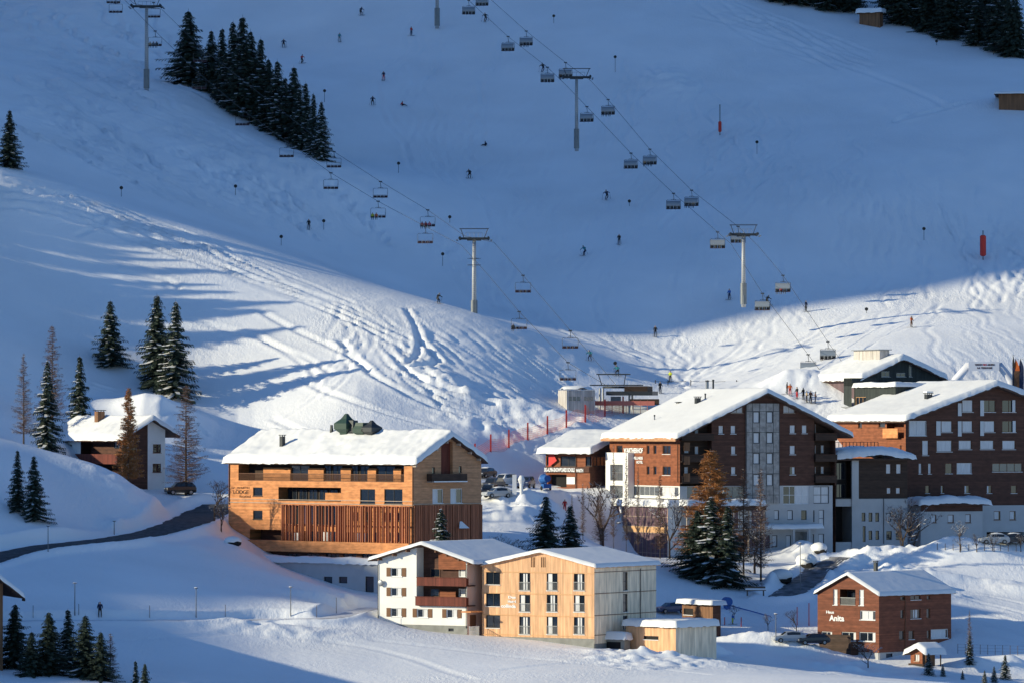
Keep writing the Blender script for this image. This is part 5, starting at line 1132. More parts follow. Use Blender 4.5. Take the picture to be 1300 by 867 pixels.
def tree(kind, meshes, base, H, label, group=None, H0=14.0, wide=1.0, cat='tree', rnd_=random.Random(9)):
    t = thing(kind, base, rnd_.uniform(0, 6.28), label, cat, group); k = H / H0; t.scale = (k * wide, k * wide, k)
    link_mesh('trunk', meshes[1], t); link_mesh('crown', meshes[0], t)
    if meshes[2]: link_mesh('snow_load', meshes[2], t)
    return t
def tree_px(kind, meshes, px, ytop, ybase, label, group=None, D=None, wide=1.0, **k):
    p = ground(px, ybase) if D is None else Vector((ray(px, ybase)[0] * D, D, hz(ray(px, ybase)[0] * D, D)))
    H = at(px, ytop, p.y).z - p.z; return tree(kind, meshes, p, H, label, group, wide=wide, **k)
# cluster on the upper knoll
GR = 'spruces on the knoll above the piste'
_cl = [(239,12,108,1.25,2),(268,38,118,1.0,0),(282,35,128,.9,1),(296,26,135,.95,4),(308,20,140,1.0,0),(318,38,150,1.0,3),(331,48,158,.9,1),(352,76,172,1.05,3),(373,84,182,1.0,0),(388,104,192,.9,3),(398,118,199,.8,4),(408,128,204,.8,3),(256,72,116,1.0,1),(300,60,143,1.1,2),(341,74,164,1.0,0),(362,98,178,1.0,1),(312,50,148,1.2,2),(287,66,133,1.2,0),(325,80,155,1.2,2),(380,112,190,1.0,1)]
_how = ['tallest broad spruce at the left end of the knoll group','dark spruce second from the left of the knoll group','thin topped spruce in the left part of the knoll group','narrow spruce left of the knoll group centre','high spruce with bare top at the knoll group centre','snow flecked spruce right of the knoll group centre','spruce beside a dip in the knoll group','snowy free standing spruce in the right half of the knoll group','full green spruce in the right half of the knoll group','snow laden spruce near the right end of the knoll group','slim spruce second from the right end of the knoll group','last small snowy spruce at the right end of the knoll group']
for i, (px, y0, y1, wd, v) in enumerate(_cl):
    tree_px('spruce_tree', SPR[v], px, y0, y1, _how[i] if i < 12 else 'dark spruce filling in behind the front row of the knoll group', GR, wide=wd * 1.15)
tree_px('spruce_tree', SPR[0], 12, 139, 213, 'single dark spruce at the left edge above the bright shoulder', wide=1.1)
# forest at the upper right corner
rn = random.Random(12)
_f = [(985 + i * 9 + rn.uniform(-2, 2), 0) for i in range(0)]
fr = []
for i in range(58):
    px = 985 + i * 5.4 + rn.uniform(-3, 3); edge = float(np.interp(px, [980, 1040, 1090, 1130, 1170, 1210, 1250, 1290, 1310], [2, 14, 20, 30, 42, 58, 70, 80, 84])); back = rn.uniform(0, 1) ** 1.3 * (16 if px < 1200 else 30)
    fr.append((px, edge - back - 1, rn.uniform(60, 95)))
for i, (px, yb, hpx) in enumerate(sorted(fr, key=lambda q: q[1])):
    if 1085 < px < 1125 and yb > 6: continue
    tree_px('spruce_tree', (SPR_DARK + SPR)[i % 4], px, yb - hpx, yb, 'dark spruce in the forest edge at the upper right corner', 'spruces of the upper right forest', wide=rn.uniform(.95, 1.3))
# slope and farmhouse trees
tree_px('spruce_tree', SPR[0], 140, 381, 464, 'free standing spruce high on the shaded slope above the farmhouse', wide=1.25)
tree_px('spruce_tree', SPR[2], 199, 373, 490, 'tall dark spruce, left of the pair above the farmhouse', wide=1.05)
tree_px('spruce_tree', SPR[3], 223, 381, 505, 'snow laden spruce, right of the pair above the farmhouse', wide=1.05)
tree_px('spruce_tree', SPR[3], 60, 455, 585, 'snowy spruce between the two bare larches left of the farmhouse', wide=.8, D=668)
tree_px('spruce_tree', SPR[1], 101, 450, 540, 'green spruce behind the farmhouse roof', wide=.95, D=708)
tree_px('larch_tree', LARCH[0], 66, 410, 575, 'tall bare larch behind the snowy spruce on the left', wide=.75, D=700)
tree_px('larch_tree', LARCH[1], 30, 445, 580, 'bare brown larch nearest the left edge', wide=.8, D=665)
tree_px('larch_tree', ORANGE[0], 163, 488, 612, 'rusty brown larch in front of the farmhouse', wide=.72, D=672)
tree_px('larch_tree', LARCH[0], 236, 485, 622, 'bare larch right of the farmhouse by the road', wide=.95, D=682)
tree_px('spruce_tree', SPR[1], 22, 570, 648, 'left spruce of the shaded pair on the snow bank', wide=.95); tree_px('spruce_tree', SPR[0], 43, 577, 660, 'right spruce of the shaded pair on the snow bank', wide=1.05)
# lower left foreground, tops only
for px, yt, D, v, wd, lb in ((19, 765, 545, 0, 1.25, 'dark spruce beside the dark gabled house'), (62, 775, 540, 2, 1.35, 'left of two close dark spruces at the bottom edge'), (86, 772, 548, 1, 1.3, 'right of two close dark spruces at the bottom edge'), (108, 779, 540, 0, 1.4, 'broad dark spruce at the bottom edge, just left of the bare larch'), (40, 800, 538, 0, 1.3, 'lower dark spruce between the two groups at the bottom left'), (128, 800, 538, 2, 1.2, 'lower spruce right of the broad one at the bottom edge'), (172, 837, 538, 1, .8, 'small spruce top at the bottom edge, left of two'), (184, 840, 536, 0, .8, 'small spruce top at the bottom edge, right of two')):
    x = ray(px, 867)[0] * D; z = hz(x, D); H = at(px, yt, D).z - z; H = max(H, 7); tree('spruce_tree', SPR_DARK[v % 2] if v != 1 else SPR[1], Vector((x, D, at(px, yt, D).z - H)), H, lb, wide=wd)
p = at(140, 800, 542); tree('larch_tree', LARCH[1], Vector((p.x, 542, p.z - 10)), 10, 'thin bare larch at the bottom edge between the spruces')
# village trees
tree_px('spruce_tree', SPR[3], 560, 643, 690, 'small snowy spruce against the lodge gable', D=628, wide=1.1)
tree_px('spruce_tree', SPR[0], 693, 628, 707, 'blue dark spruce behind the pale hotel, left of two', D=655, wide=1.45); tree_px('spruce_tree', SPR[1], 724, 640, 707, 'blue dark spruce behind the pale hotel, right of two', D=657, wide=1.5)
tree_px('spruce_tree', SPR_DARK[0], 886, 645, 738, 'left dark spruce of the dense trio below the orange larch', D=668, wide=1.7)
tree_px('spruce_tree', SPR[3], 903, 628, 742, 'middle snowy spruce of the dense trio below the orange larch', D=666, wide=1.45)
tree_px('spruce_tree', SPR[4], 924, 640, 748, 'right spruce of the dense trio, snow on its right side', D=664, wide=1.5)
tree_px('larch_tree', ORANGE[0], 902, 566, 735, 'tall orange larch in front of the brown gabled hotel', D=674, wide=1.45)
tree_px('larch_tree', LARCH[1], 966, 590, 738, 'bare thin larch right of the dense spruces', D=670, wide=.7)
tree_px('larch_tree', LARCH[0], 944, 590, 735, 'bare twiggy larch beside the orange larch', D=676, wide=.7)
for px, yt, lb in ((779, 560, 'first thin bare larch before the glass front'), (795, 565, 'second thin bare larch before the glass front'), (810, 585, 'third thin bare larch before the glass front')):
    tree_px('larch_tree', LARCH[1], px, yt, 712, lb, D=682, wide=.22)
tree_px('larch_tree', LARCH[0], 838, 600, 712, 'fourth bare larch before the glass front, fuller than the rest', D=682, wide=.5)
tree_px('larch_tree', LARCH[0], 762, 620, 700, 'brown larch left of the white tower', D=690, wide=.7)
tree_px('larch_tree', LARCH[1], 740, 610, 695, 'slender larch on the slope below the ski school', D=680, wide=.4); tree_px('larch_tree', LARCH[1], 726, 625, 695, 'short thin larch on the slope below the ski school', D=678, wide=.4)
tree_px('spruce_tree', SPR[4], 1231, 805, 843, 'slender young spruce right of the shingled house', wide=1.0); tree_px('larch_tree', LARCH[1], 1231, 772, 842, 'bare young larch growing through the slender spruce', wide=.5)
tree_px('spruce_tree', SPR[3], 1179, 828, 850, 'little snow flecked spruce at the garden kiosk', D=617, wide=1.3)
def bare(px, yt, yb, v, lb, D=None, wide=1.0): return tree_px('bare_tree', BARE[v], px, yt, yb, lb, D=D, wide=wide, H0=(7.5, 6.5, 6.5)[v])
bare(765, 575, 640, 2, 'bare twiggy tree against the ski school wall', 700); bare(272, 595, 672, 0, 'bare branching tree at the left corner of the lodge', 650); bare(281, 620, 670, 2, 'low bare bush tree right at the lodge corner', 648)
bare(1146, 618, 690, 2, 'bare dark tree in front of the white connecting wall', 700); bare(1219, 655, 700, 1, 'frosted sapling on the sunny bank, leftmost of the bank saplings'); bare(1240, 668, 700, 2, 'bare sapling beside the garage openings'); bare(1262, 672, 700, 1, 'frosted bushy sapling before the parked cars'); bare(1296, 668, 700, 2, 'bare sapling at the right edge of the bank')
bare(932, 760, 815, 2, 'bare sapling behind the parked cars, near the slalom poles', 645); bare(1011, 765, 820, 0, 'dark bare tree left of the shingled house', 640); bare(975, 770, 812, 2, 'thin bare sapling by the notice post', 640)
bare(1102, 808, 838, 1, 'frosted shrub at the corner of the shingled house', 618, 1.3); bare(640, 672, 703, 1, 'frosted bush on the bank behind the pale hotel', 655, 1.5); bare(620, 685, 703, 1, 'frosted low bush behind the white chalet roof', 652, 1.2); bare(660, 680, 700, 1, 'snow covered bush right of the frosted bush', 655, 1.3)
bare(1160, 620, 650, 1, 'snowy shrub on the link roof corner', 712, 1.2); bare(958, 640, 700, 1, 'frosted tree before the panelled tower', 678, 1.0); bare(850, 612, 700, 1, 'frosty birch left of the orange larch', 684, .8)
# young snow buried conifers at the lower right
for px, yt, yb, lb in ((1197, 842, 858, 'round snowed in bush in front of the kiosk'), (1276, 830, 862, 'tallest snow buried young spruce at the lower right'), (1262, 845, 866, 'snow buried young spruce left of the tallest'), (1250, 850, 868, 'smallest snow buried young spruce at the lower right'), (1222, 850, 862, 'low snow bush between the young spruces')):
    tree_px('young_spruce', SPR[3], px, yt, yb, lb, wide=1.2, cat='bush')
# trees left of the picture whose long shadows fall across the bright shoulder
for i in range(34):
    x = rn.uniform(-120, -90); y = rn.uniform(738, 786); 
    if x > -y * 650 / F - 6: continue
    tree('spruce_tree', SPR[i % 5], Vector((x, y, hz(x, y))), rn.uniform(9, 14), 'spruce outside the left edge that shades the slope', 'spruces left of the picture')
# ---------------------------------------------------------------- people
CLOTH = {'navy': (.02,.03,.07), 'black': (.02,.02,.022), 'red': (.45,.03,.03), 'orange': (.65,.14,.03), 'green': (.06,.18,.09), 'yellow': (.55,.60,.05), 'blue': (.04,.14,.42), 'teal': (.03,.20,.24), 'grey': (.16,.17,.18), 'sand': (.45,.33,.20), 'pink': (.6,.12,.18), 'brown': (.14,.07,.04), 'white': (.7,.7,.7)}
for k_, c_ in CLOTH.items(): mat('cloth_' + k_, c_, .85)
mat('skin', (.55,.33,.24), .6); mat('ski', (.08,.08,.10), .4); mat('pole_metal', (.2,.2,.22), .4, metal=.5)
def skin_body(name, J, E, rad, cuts):
    """one continuous figure grown over a joint skeleton; cuts = heights that part boots / trousers / jacket / head"""
    me = bpy.data.meshes.new(name); me.from_pydata(J, E, []); o = bpy.data.objects.new(name, me); COL.objects.link(o)
    md = o.modifiers.new('s', 'SKIN'); md.use_smooth_shade = True; sv = me.skin_vertices[0].data
    for i, r_ in enumerate(rad): sv[i].radius = r_ if isinstance(r_, tuple) else (r_, r_)
    sv[0].use_root = True
    sb = o.modifiers.new('u', 'SUBSURF'); sb.levels = 1; sb.render_levels = 1
    bpy.context.view_layer.update(); m2 = bpy.data.meshes.new_from_object(o.evaluated_get(bpy.context.evaluated_depsgraph_get())); m2.name = name
    bpy.data.objects.remove(o); bpy.data.meshes.remove(me)
    for k in ('cloth_navy', 'cloth_black', 'skin', 'cloth_grey'): m2.materials.append(MATS[k])
    for p in m2.polygons: p.material_index = cuts(p.center); p.use_smooth = True
    return m2
def figure(pose):
    # joints: 0 pelvis 1 belly 2 chest 3 neck 4 head 5 crown | 6,7,8 left hip knee ankle 9 toe | 10..13 right | 14,15,16 left shoulder elbow hand | 17,18,19 right
    P = {
     'stand': [(0,0,.95),(0,-.01,1.12),(0,-.02,1.36),(0,-.02,1.50),(0,-.04,1.62),(0,-.03,1.74),(-.10,0,.90),(-.13,-.03,.50),(-.14,.03,.12),(-.15,-.14,.06),(.10,0,.90),(.13,-.03,.50),(.14,.03,.12),(.15,-.14,.06),(-.20,-.01,1.40),(-.28,-.06,1.14),(-.26,-.24,1.00),(.20,-.01,1.40),(.28,-.06,1.14),(.26,-.24,1.00)],
     'ski': [(0,.10,.74),(0,.03,.90),(0,-.14,1.10),(0,-.22,1.22),(0,-.30,1.32),(0,-.29,1.44),(-.11,.08,.70),(-.16,-.20,.44),(-.15,-.02,.12),(-.15,-.20,.06),(.11,.08,.70),(.19,-.18,.44),(.20,.0,.12),(.21,-.18,.06),(-.21,-.13,1.13),(-.38,-.22,.95),(-.34,-.46,.92),(.21,-.13,1.13),(.40,-.18,.96),(.40,-.42,.88)],
     'turn': [(.10,.06,.74),(.05,.02,.92),(-.04,-.10,1.14),(-.06,-.16,1.27),(-.07,-.22,1.38),(-.07,-.21,1.50),(0,.05,.70),(-.10,-.14,.42),(-.18,.0,.12),(-.20,-.18,.06),(.20,.05,.72),(.20,-.16,.46),(.02,.02,.13),(.0,-.16,.07),(-.25,-.12,1.12),(-.46,-.16,.98),(-.52,-.36,.86),(.16,-.08,1.18),(.38,-.10,1.06),(.46,-.30,1.02)],
     'sit': [(0,.1,.14),(0,.10,.32),(0,.06,.54),(0,.03,.66),(0,0,.78),(0,0,.90),(-.10,.08,.14),(-.18,-.30,.34),(-.22,-.66,.10),(-.22,-.80,.16),(.10,.08,.14),(.20,-.30,.30),(.26,-.66,.10),(.28,-.80,.16),(-.20,.06,.56),(-.34,.16,.36),(-.38,.22,.12),(.20,.06,.56),(.34,.14,.36),(.36,.05,.18)],
     'chair': [(0,.10,.50),(0,.12,.68),(0,.08,.92),(0,.05,1.05),(0,.02,1.16),(0,.02,1.28),(-.10,.05,.48),(-.13,-.38,.46),(-.13,-.42,.10),(-.13,-.56,.03),(.10,.05,.48),(.13,-.38,.46),(.13,-.42,.10),(.13,-.56,.03),(-.20,.08,.94),(-.24,-.04,.72),(-.12,-.24,.66),(.20,.08,.94),(.24,-.04,.72),(.12,-.24,.66)]}[pose]
    E = [(0,1),(1,2),(2,3),(3,4),(4,5),(0,6),(6,7),(7,8),(8,9),(0,10),(10,11),(11,12),(12,13),(2,14),(14,15),(15,16),(2,17),(17,18),(18,19)]
    rad = [(.17,.13),(.16,.12),(.19,.14),.065,(.115,.125),.08,.10,.075,.065,.055,.10,.075,.065,.055,.075,.058,.05,.075,.058,.05]
    hz_ = P[3][2] + .02; waist = P[1][2] - .06
    hands = [Vector(P[16]), Vector(P[19])]; feet = [Vector(P[8]), Vector(P[9]), Vector(P[12]), Vector(P[13])]; knees = [Vector(P[7]), Vector(P[11])]; head = Vector(P[4])
    def cuts(c):
        if (c - head).length < .2: return 2 if (c.y < head.y - .05 and c.z < head.z + .05) else 3
        if min((c - h).length for h in hands) < .09: return 3
        if min((c - f).length for f in feet) < .14: return 3
        if min((c - k).length for k in knees) < .22: return 1
        return 0 if c.z > waist else 1
    return skin_body('person', P, E, rad, cuts), P
FIG = {k: figure(k) for k in ('stand', 'ski', 'turn', 'sit', 'chair')}
def ski_pair(P, y0=-.75, y1=.75):
    out = []
    for a in (P[8], P[12]):
        b = MB(); x = a[0]; z = .03
        b.box((x - .045, y0 + a[1], z - .02), (x + .045, y1 + a[1], z + .012)); b.poly([(x - .045, y0 + a[1], z - .02), (x + .045, y0 + a[1], z - .02), (x + .02, y0 - .18 + a[1], z + .10), (x - .02, y0 - .18 + a[1], z + .10)])
        out.append(b.mesh('ski', 'ski'))
    return out
SKIS = {k: ski_pair(FIG[k][1]) for k in ('stand', 'ski', 'turn')}
def pole_mesh(h, back):
    b = MB(); h = Vector(h); b.tube([h + Vector((0, 0, .06)), h + back], .018, 5); b.tube([h + back * .92, h + back * .93], .06, 6); return b.mesh('ski_pole', 'pole_metal')
POLES = {k: [pole_mesh(FIG[k][1][16], Vector((-.10, .45, -.86))), pole_mesh(FIG[k][1][19], Vector((.10, .45, -.86)))] for k in ('stand', 'ski', 'turn')}
def person(px, py, pose, top, leg, label, rz=0.0, D=None, skis=True, h=1.1, group=None, z=None, cat='skier'):
    p = ground(px, py) if D is None else Vector((ray(px, py)[0] * D, D, hz(ray(px, py)[0] * D, D)))
    if z is not None: p = at(px, py, D)
    t = bpy.data.objects.new('person', FIG[pose][0]); COL.objects.link(t); t.location = p; t.rotation_euler = (0, 0, rz); h *= 1.12 if pose in ('ski', 'turn') else 1; t.scale = (h, h, h); tag(t, label, cat, group)
    for i, m in enumerate(('cloth_' + top, 'cloth_' + leg)): t.material_slots[i].link = 'OBJECT'; t.material_slots[i].material = MATS[m]
    if skis and pose in SKIS:
        for m in SKIS[pose]: link_mesh('ski', m, t)
        for m in POLES[pose]: link_mesh('ski_pole', m, t)
    return t
SK = [(458,20,'ski','navy','black','dark skier at the top edge above the spruce knoll'),(431,54,'stand','teal','grey','grey blue skier standing alone at the upper left of the piste'),(360,61,'ski','navy','black','dark skier right above the spruce knoll'),(383,81,'turn','red','black','red dressed skier beside the knoll spruces'),
(522,46,'stand','red','navy','skier in a red jacket standing high on the piste'),(487,103,'stand','navy','red','dark skier with poles out, above the pair on the piste'),(473,134,'ski','navy','black','dark skier left of the one sitting in the snow'),(616,28,'turn','black','black','skier passing below the highest chairs'),(689,92,'turn','black','navy','skier passing under the cable beside the chairs'),
(596,227,'ski','black','black','skier alone in the middle of the piste'),(770,254,'turn','navy','black','skier leaning into a turn right of centre'),(742,325,'turn','teal','navy','teal dressed skier on the shaded piste'),(786,311,'stand','black','black','black skier uphill of the teal one'),(392,292,'stand','black','black','dark figure beside the marker pole on the shaded shoulder'),
(556,386,'ski','black','black','dark skier at the crest left of the lattice pylon'),(832,428,'stand','black','black','dark skier at the edge of sun and shade'),(749,458,'ski','teal','navy','teal skier above the lower station'),(784,477,'ski','teal','black','skier right of the teal one above the lower station'),(851,485,'stand','yellow','black','skier in bright yellow green jacket above the hotel roof'),(838,499,'stand','black','black','dark figure below the yellow dressed skier'),
(926,381,'stand','blue','navy','skier in blue left of the right pylon'),(974,388,'ski','black','black','dark skier behind the lowest left chair'),(1023,396,'stand','navy','black','dark skier near the right hand cable'),(1157,416,'stand','orange','brown','orange dressed skier alone on the sunny run'),
(376,505 - 1000,'','','','')]
for i, a in enumerate(SK[:-1]): person(a[0], a[1], a[2], a[3], a[4], a[5], rz=random.Random(i * 5).uniform(-1, 1))
person(511,135,'sit','red','black','snow sportsman sitting on the upper piste', rz=1.2); person(616,186,'sit','navy','black','snow sportsman sitting lower on the piste', rz=-1.0)
for px, py, c, l, lb in ((999, 500, 'black', 'black', 'dark figure at the left end of the lift queue'), (1003, 502, 'orange', 'red', 'orange jacket at the left end of the lift queue'), (1012, 506, 'black', 'red', 'dark jacket with red trousers in the lift queue'), (1020, 507, 'black', 'black', 'tall dark figure in the middle of the lift queue'), (1024, 511, 'sand', 'black', 'sand coloured jacket in the lift queue'), (1029, 511, 'brown', 'black', 'brown jacket in the lift queue'), (1035, 512, 'brown', 'navy', 'rightmost figure of the lift queue beside the boarded wall')):
    person(px, py, 'stand', c, l, lb, rz=random.Random(px).uniform(-3, 3))
person(930,790 + 2,'stand','blue','yellow','child in blue with yellow trousers on the practice slope', h=.8, rz=2)
person(717,628,'stand','red','red','person in red in front of the ski school', skis=False, cat='person', D=704); person(722,630,'stand','pink','navy','person in pink beside the red dressed one', skis=False, cat='person', D=703, h=.8)
person(834,768,'stand','red','red','person in red at the corner of the pale hotel', skis=False, cat='person', D=625, z=1) if False else None
person(127,783,'stand','navy','black','lone walker on the snowy path at the lower left', skis=False, cat='person')
# ---------------------------------------------------------------- chairlifts
mat('net_pale', (.50,.16,.12), .8); mat('lift_grey', (.20,.215,.22), .55, metal=.2, var=.1, vscale=2); mat('lift_dark', (.03,.035,.04), .5); mat('seat_pad', (.05,.025,.03), .8); mat('seat_red', (.20,.03,.04), .8); mat('bubble', (.22,.25,.28), .25, spec=.8); mat('cable', (.06,.065,.07), .6); mat('galv', (.42,.43,.44), .5, metal=.3)
def chair_proto(bubble):
    t = thing('chairlift_chair', (0, 0, 0), 0, 'x', 'lift chair')
    b = MB(); b.tube([(0, 0, 0), (0, .05, -.25), (.06, .12, -.9), (0, .05, -1.15)], .05, 6); b.box((-.28, -.09, -.08), (.28, .09, .10)); b.obj('hanger', 'lift_dark', t)
    b = MB(); w = 1.25; b.tube([(-w, -.35, -2.75), (-w, 0, -2.0), (-w, .05, -1.25), (-w + .12, .05, -1.14), (0, .05, -1.14), (w - .12, .05, -1.14), (w, .05, -1.25), (w, 0, -2.0), (w, -.35, -2.75)], .035, 6); b.tube([(-.5, .05, -1.14), (-.3, .05, -1.02), (.3, .05, -1.02), (.5, .05, -1.14)], .03, 5); b.obj('frame', 'lift_dark', t)
    b = MB()
    for k in range(4): x = -w + .04 + k * .62; b.box((x, -.55, -2.78), (x + .56, -.02, -2.66))
    b.obj('seat', 'seat_pad', t)
    b = MB()
    for k in range(4): x = -w + .04 + k * .62; b.box((x, .0, -2.70), (x + .56, .08, -2.38 if not bubble else -2.12))
    b.obj('backrest', 'seat_pad' if not bubble else 'lift_dark', t)
    b = MB(); b.tube([(-w + .05, -.1, -1.9), (-w + .05, -.62, -2.3), (w - .05, -.62, -2.3), (w - .05, -.1, -1.9)], .022, 5); b.tube([(-.4, -.62, -2.3), (-.4, -.7, -3.0)], .02, 4); b.tube([(.4, -.62, -2.3), (.4, -.7, -3.0)], .02, 4); b.obj('safety_bar', 'lift_grey', t)
    if bubble:
        b = MB(); n = 7; prev = None
        for k in range(n + 1):
            a = math.pi * (.05 + .52 * k / n); y = .15 - .8 * math.sin(a) * .95; z = -2.05 + .78 * math.cos(a); row = [(-w + .04, y, z), (w - .04, y, z)]
            if prev: b.poly([prev[0], prev[1], row[1], row[0]])
            prev = row
        b.obj('bubble_cover', 'bubble', t, True)
    return t
CH0, CH1 = chair_proto(False), chair_proto(True)
def lift_line(name, towers, heads):
    """towers: (px, ybase, ytophead, half width px left, right, D)"""
def pylon(px, yb, yt, D, head_px, label, ladder=False, base_y=0, skew=.0, thick=.42):
    x = ray(px, yb)[0] * D; z0 = at(px, yb, D).z; z0 = hz(x, D) if base_y == 0 else z0; H = at(px, yt, D).z - z0; w = head_px / F * D / 2
    t = thing('chairlift_pylon', (x, D, z0), 0, label, 'lift pylon'); b = MB(); b.tube([(0, 0, -1.5), (0, 0, H * .5), (0, 0, H - .9)], [thick, thick * .85, thick * .68], 14); b.obj('mast', 'galv', t, True)
    b = MB(); b.tube([(0, 0, -1), (0, 0, min(2.6, H * .22))], thick * 1.3, 12); b.obj('protective_collar', 'lift_grey', t)
    b = MB(); b.box((-w, -.28, H - 1.0), (w, .28, H - .62)); b.box((-w * .5, -.34, H - 1.15), (w * .5, .34, H - 1.0)); b.obj('crossarm', 'lift_dark', t)
    for s_ in (-1, 1):
        b = MB(); e = H - .75
        for k in range(8): y = -2.4 + k * .66; b.tube([(s_ * w - .12, y, e - .02 + skew * y * .16), (s_ * w + .12, y, e - .02 + skew * y * .16)], .24, 8)
        b.box((s_ * w - .06 + s_ * .16, -2.6, e - .14), (s_ * w + .06 + s_ * .16, 2.6, e + .10)); o = b.obj('sheave_train', 'lift_dark', t)
        b = MB(); b.box((s_ * w + s_ * .32, -2.6, e - .36), (s_ * w + s_ * .62, 2.6, e - .30)); b.obj('catwalk', 'lift_grey', o)
    b = MB(); b.tube([(-w * .72, 0, H - .7), (-w * .95, 0, H + .75)], .07, 6); b.tube([(w * .72, 0, H - .7), (w * .95, 0, H + .75)], .07, 6); b.box((-w * 1.04, -.07, H + .72), (w * 1.04, .07, H + .86)); b.obj('maintenance_frame', 'lift_dark', t)
    b = MB()
    for k in range(5): xx = -w * .6 + w * 1.2 * k / 4; b.tube([(xx, -.25, H - .6), (xx, -.25, H + .1)], .02, 4)
    b.tube([(-w * .6, -.25, H + .1), (w * .6, -.25, H + .1)], .025, 4); b.obj('handrail', 'lift_grey', t)
    b = MB(); z = 1.0
    for sx in (-.2, .2): b.tube([(sx, -thick - .12, .5), (sx, -thick - .05, H - 1)], .02, 4)
    while z < H - 1: b.tube([(-.2, -thick - .1, z), (.2, -thick - .1, z)], .018, 4); z += .35
    b.obj('ladder', 'lift_grey', t)
    if ladder:
        for zz in (H * .62, H * .70): 
            b = MB(); b.tube([(math.cos(a) * (1.1 if zz < H * .65 else .8), math.sin(a) * 1.0, zz) for a in [k * 6.283 / 12 for k in range(13)]], .035, 4); b.box((-1.1, -.25, zz - .04), (1.1, .25, zz)); b.obj('platform', 'lift_dark', t)
    return t, w, z0 + H
GL = 'chairs of the open chairlift'; GB = 'chairs of the covered chairlift'
pylon(602, 402, 297, 792, 36, 'tall grey pylon with double ladder cage at the sunny crest', True, 1); pylon(186, 106, 3, 905, 36, 'upper left pylon standing beside the knoll spruces', base_y=1)
pylon(732, 182, 93, 895, 34, 'middle pylon of the covered chairlift', base_y=1, thick=.38); pylon(944, 379, 292, 812, 34, 'lowest pylon of the covered chairlift', base_y=1, thick=.40); pylon(555, 27, -62, 985, 33, 'pylon at the top edge with only its mast in view', base_y=1, thick=.42)
def chairs(lst, dmap, proto, group, bub):
    for i, (px, py, lb, n, cc) in enumerate(lst):
        D = float(np.interp(py, [d[0] for d in dmap], [d[1] for d in dmap])); p = at(px, py, D)
        c = proto if i == 0 else copy_tree(proto); c.location = p; c.rotation_euler = (0, 0, R(random.Random(i).uniform(-8, 4)) + (0 if not bub else R(-6))); c['label'] = lb; c['group'] = group; c['category'] = 'lift chair'
        for k in range(n):
            x = -.93 + k * .62; w_ = Matrix.Translation(p) @ Matrix.Rotation(c.rotation_euler.z, 4, 'Z') @ Vector((x, -.2, -3.16))
            t = bpy.data.objects.new('person', FIG['chair'][0]); COL.objects.link(t); t.location = w_; t.rotation_euler = c.rotation_euler; tag(t, 'person number-less', 'lift rider'); t['label'] = 'rider %s on the %s' % (('at the left', 'left of the middle', 'right of the middle', 'at the right')[k], lb.replace(' chair', ' chair', 1)); t['group'] = 'riders on the chairlifts'
            for j, m in enumerate(('cloth_' + cc[k % len(cc)], 'cloth_black')): t.material_slots[j].link = 'OBJECT'; t.material_slots[j].material = MATS[m]
            t['label'] = ' '.join(t['label'].split()[:16])
dmA = [(-20, 915), (10, 905), (140, 868), (230, 838), (300, 795), (400, 772), (480, 752)]
# hanger tops of the left (lower) and right (upper) rope of the open lift
A_low = [(144,-14,'open chair cut by the top left corner',0,''),(197,40,'open chair with riders right of the upper left pylon',3,['sand','grey','black']),(253,94,'open chair dark before the left knoll spruces',0,''),(308,140,'open chair below the knoll spruces, upper one',0,''),(364,180,'open chair below the knoll spruces, lower one',0,''),(420,220,'empty open chair, lower of the left pair',0,''),(480,256,'open chair with yellow dressed riders, lower of its pair',2,['yellow','orange']),(540,288,'empty open chair left of the lattice pylon, lower of its pair',0,''),(659,396,'open chair with one rider right of the sunny crest',1,['black']),(721,460,'empty open chair nearest the lower station',0,'')]
A_up = [(147,-2,'empty open chair at the top edge left of the pylon',0,''),(195,4,'open chair hanging behind the upper left pylon',0,''),(424,193,'empty open chair, upper of the left pair',0,''),(483,231,'empty open chair, upper one above yellow riders',0,''),(543,267,'open chair with red riders left of the lattice pylon',3,['red','red','pink']),(664,350,'empty open chair on the right rope beyond the lattice pylon',0,''),(724,420,'dark open chair above the station chair',0,''),(254,60,'open chair hidden among the spruce tops',0,'')]
chairs(A_low + A_up, dmA, CH0, GL, False)
dmB = [(-70, 985), (40, 935), (80, 905), (180, 885), (300, 822), (380, 800), (470, 778)]
B_low = [(595,1,'covered chair at the top edge, left rope',0,''),(645,47,'covered chair below the highest pair, left rope',0,''),(695,86,'covered chair left of the middle pylon',0,''),(745,136,'covered chair right below the middle pylon, left rope',0,''),(801,195,'covered chair midway between the pylons, left rope',0,''),(855,246,'covered chair above the lowest pylon, left rope',0,''),(911,295,'covered chair left of the lowest pylon head',0,''),(968,373,'covered chair below the lowest pylon, left rope',0,''),(1026,450,'lowest covered chair beside the boarded building',0,'')]
B_up = [(612,-10,'covered chair at the top edge, right rope',0,''),(668,40,'covered chair with riders below the highest pair',3,['grey','black','navy']),(718,80,'covered chair behind the middle pylon head',3,['brown','grey','black']),(772,127,'covered chair right of the middle pylon',3,['black','grey','black']),(825,190,'covered chair with riders midway between the pylons',3,['sand','grey','black']),(878,242,'covered chair with riders above the lowest pylon',3,['black','grey','sand']),(937,288,'covered chair behind the lowest pylon head',0,''),(994,350,'covered chair with riders right of the lowest pylon',3,['black','red','grey']),(1051,434,'covered chair with three dark riders above the green house',3,['black','black','black'])]
chairs(B_low + B_up, dmB, CH1, GB, True)
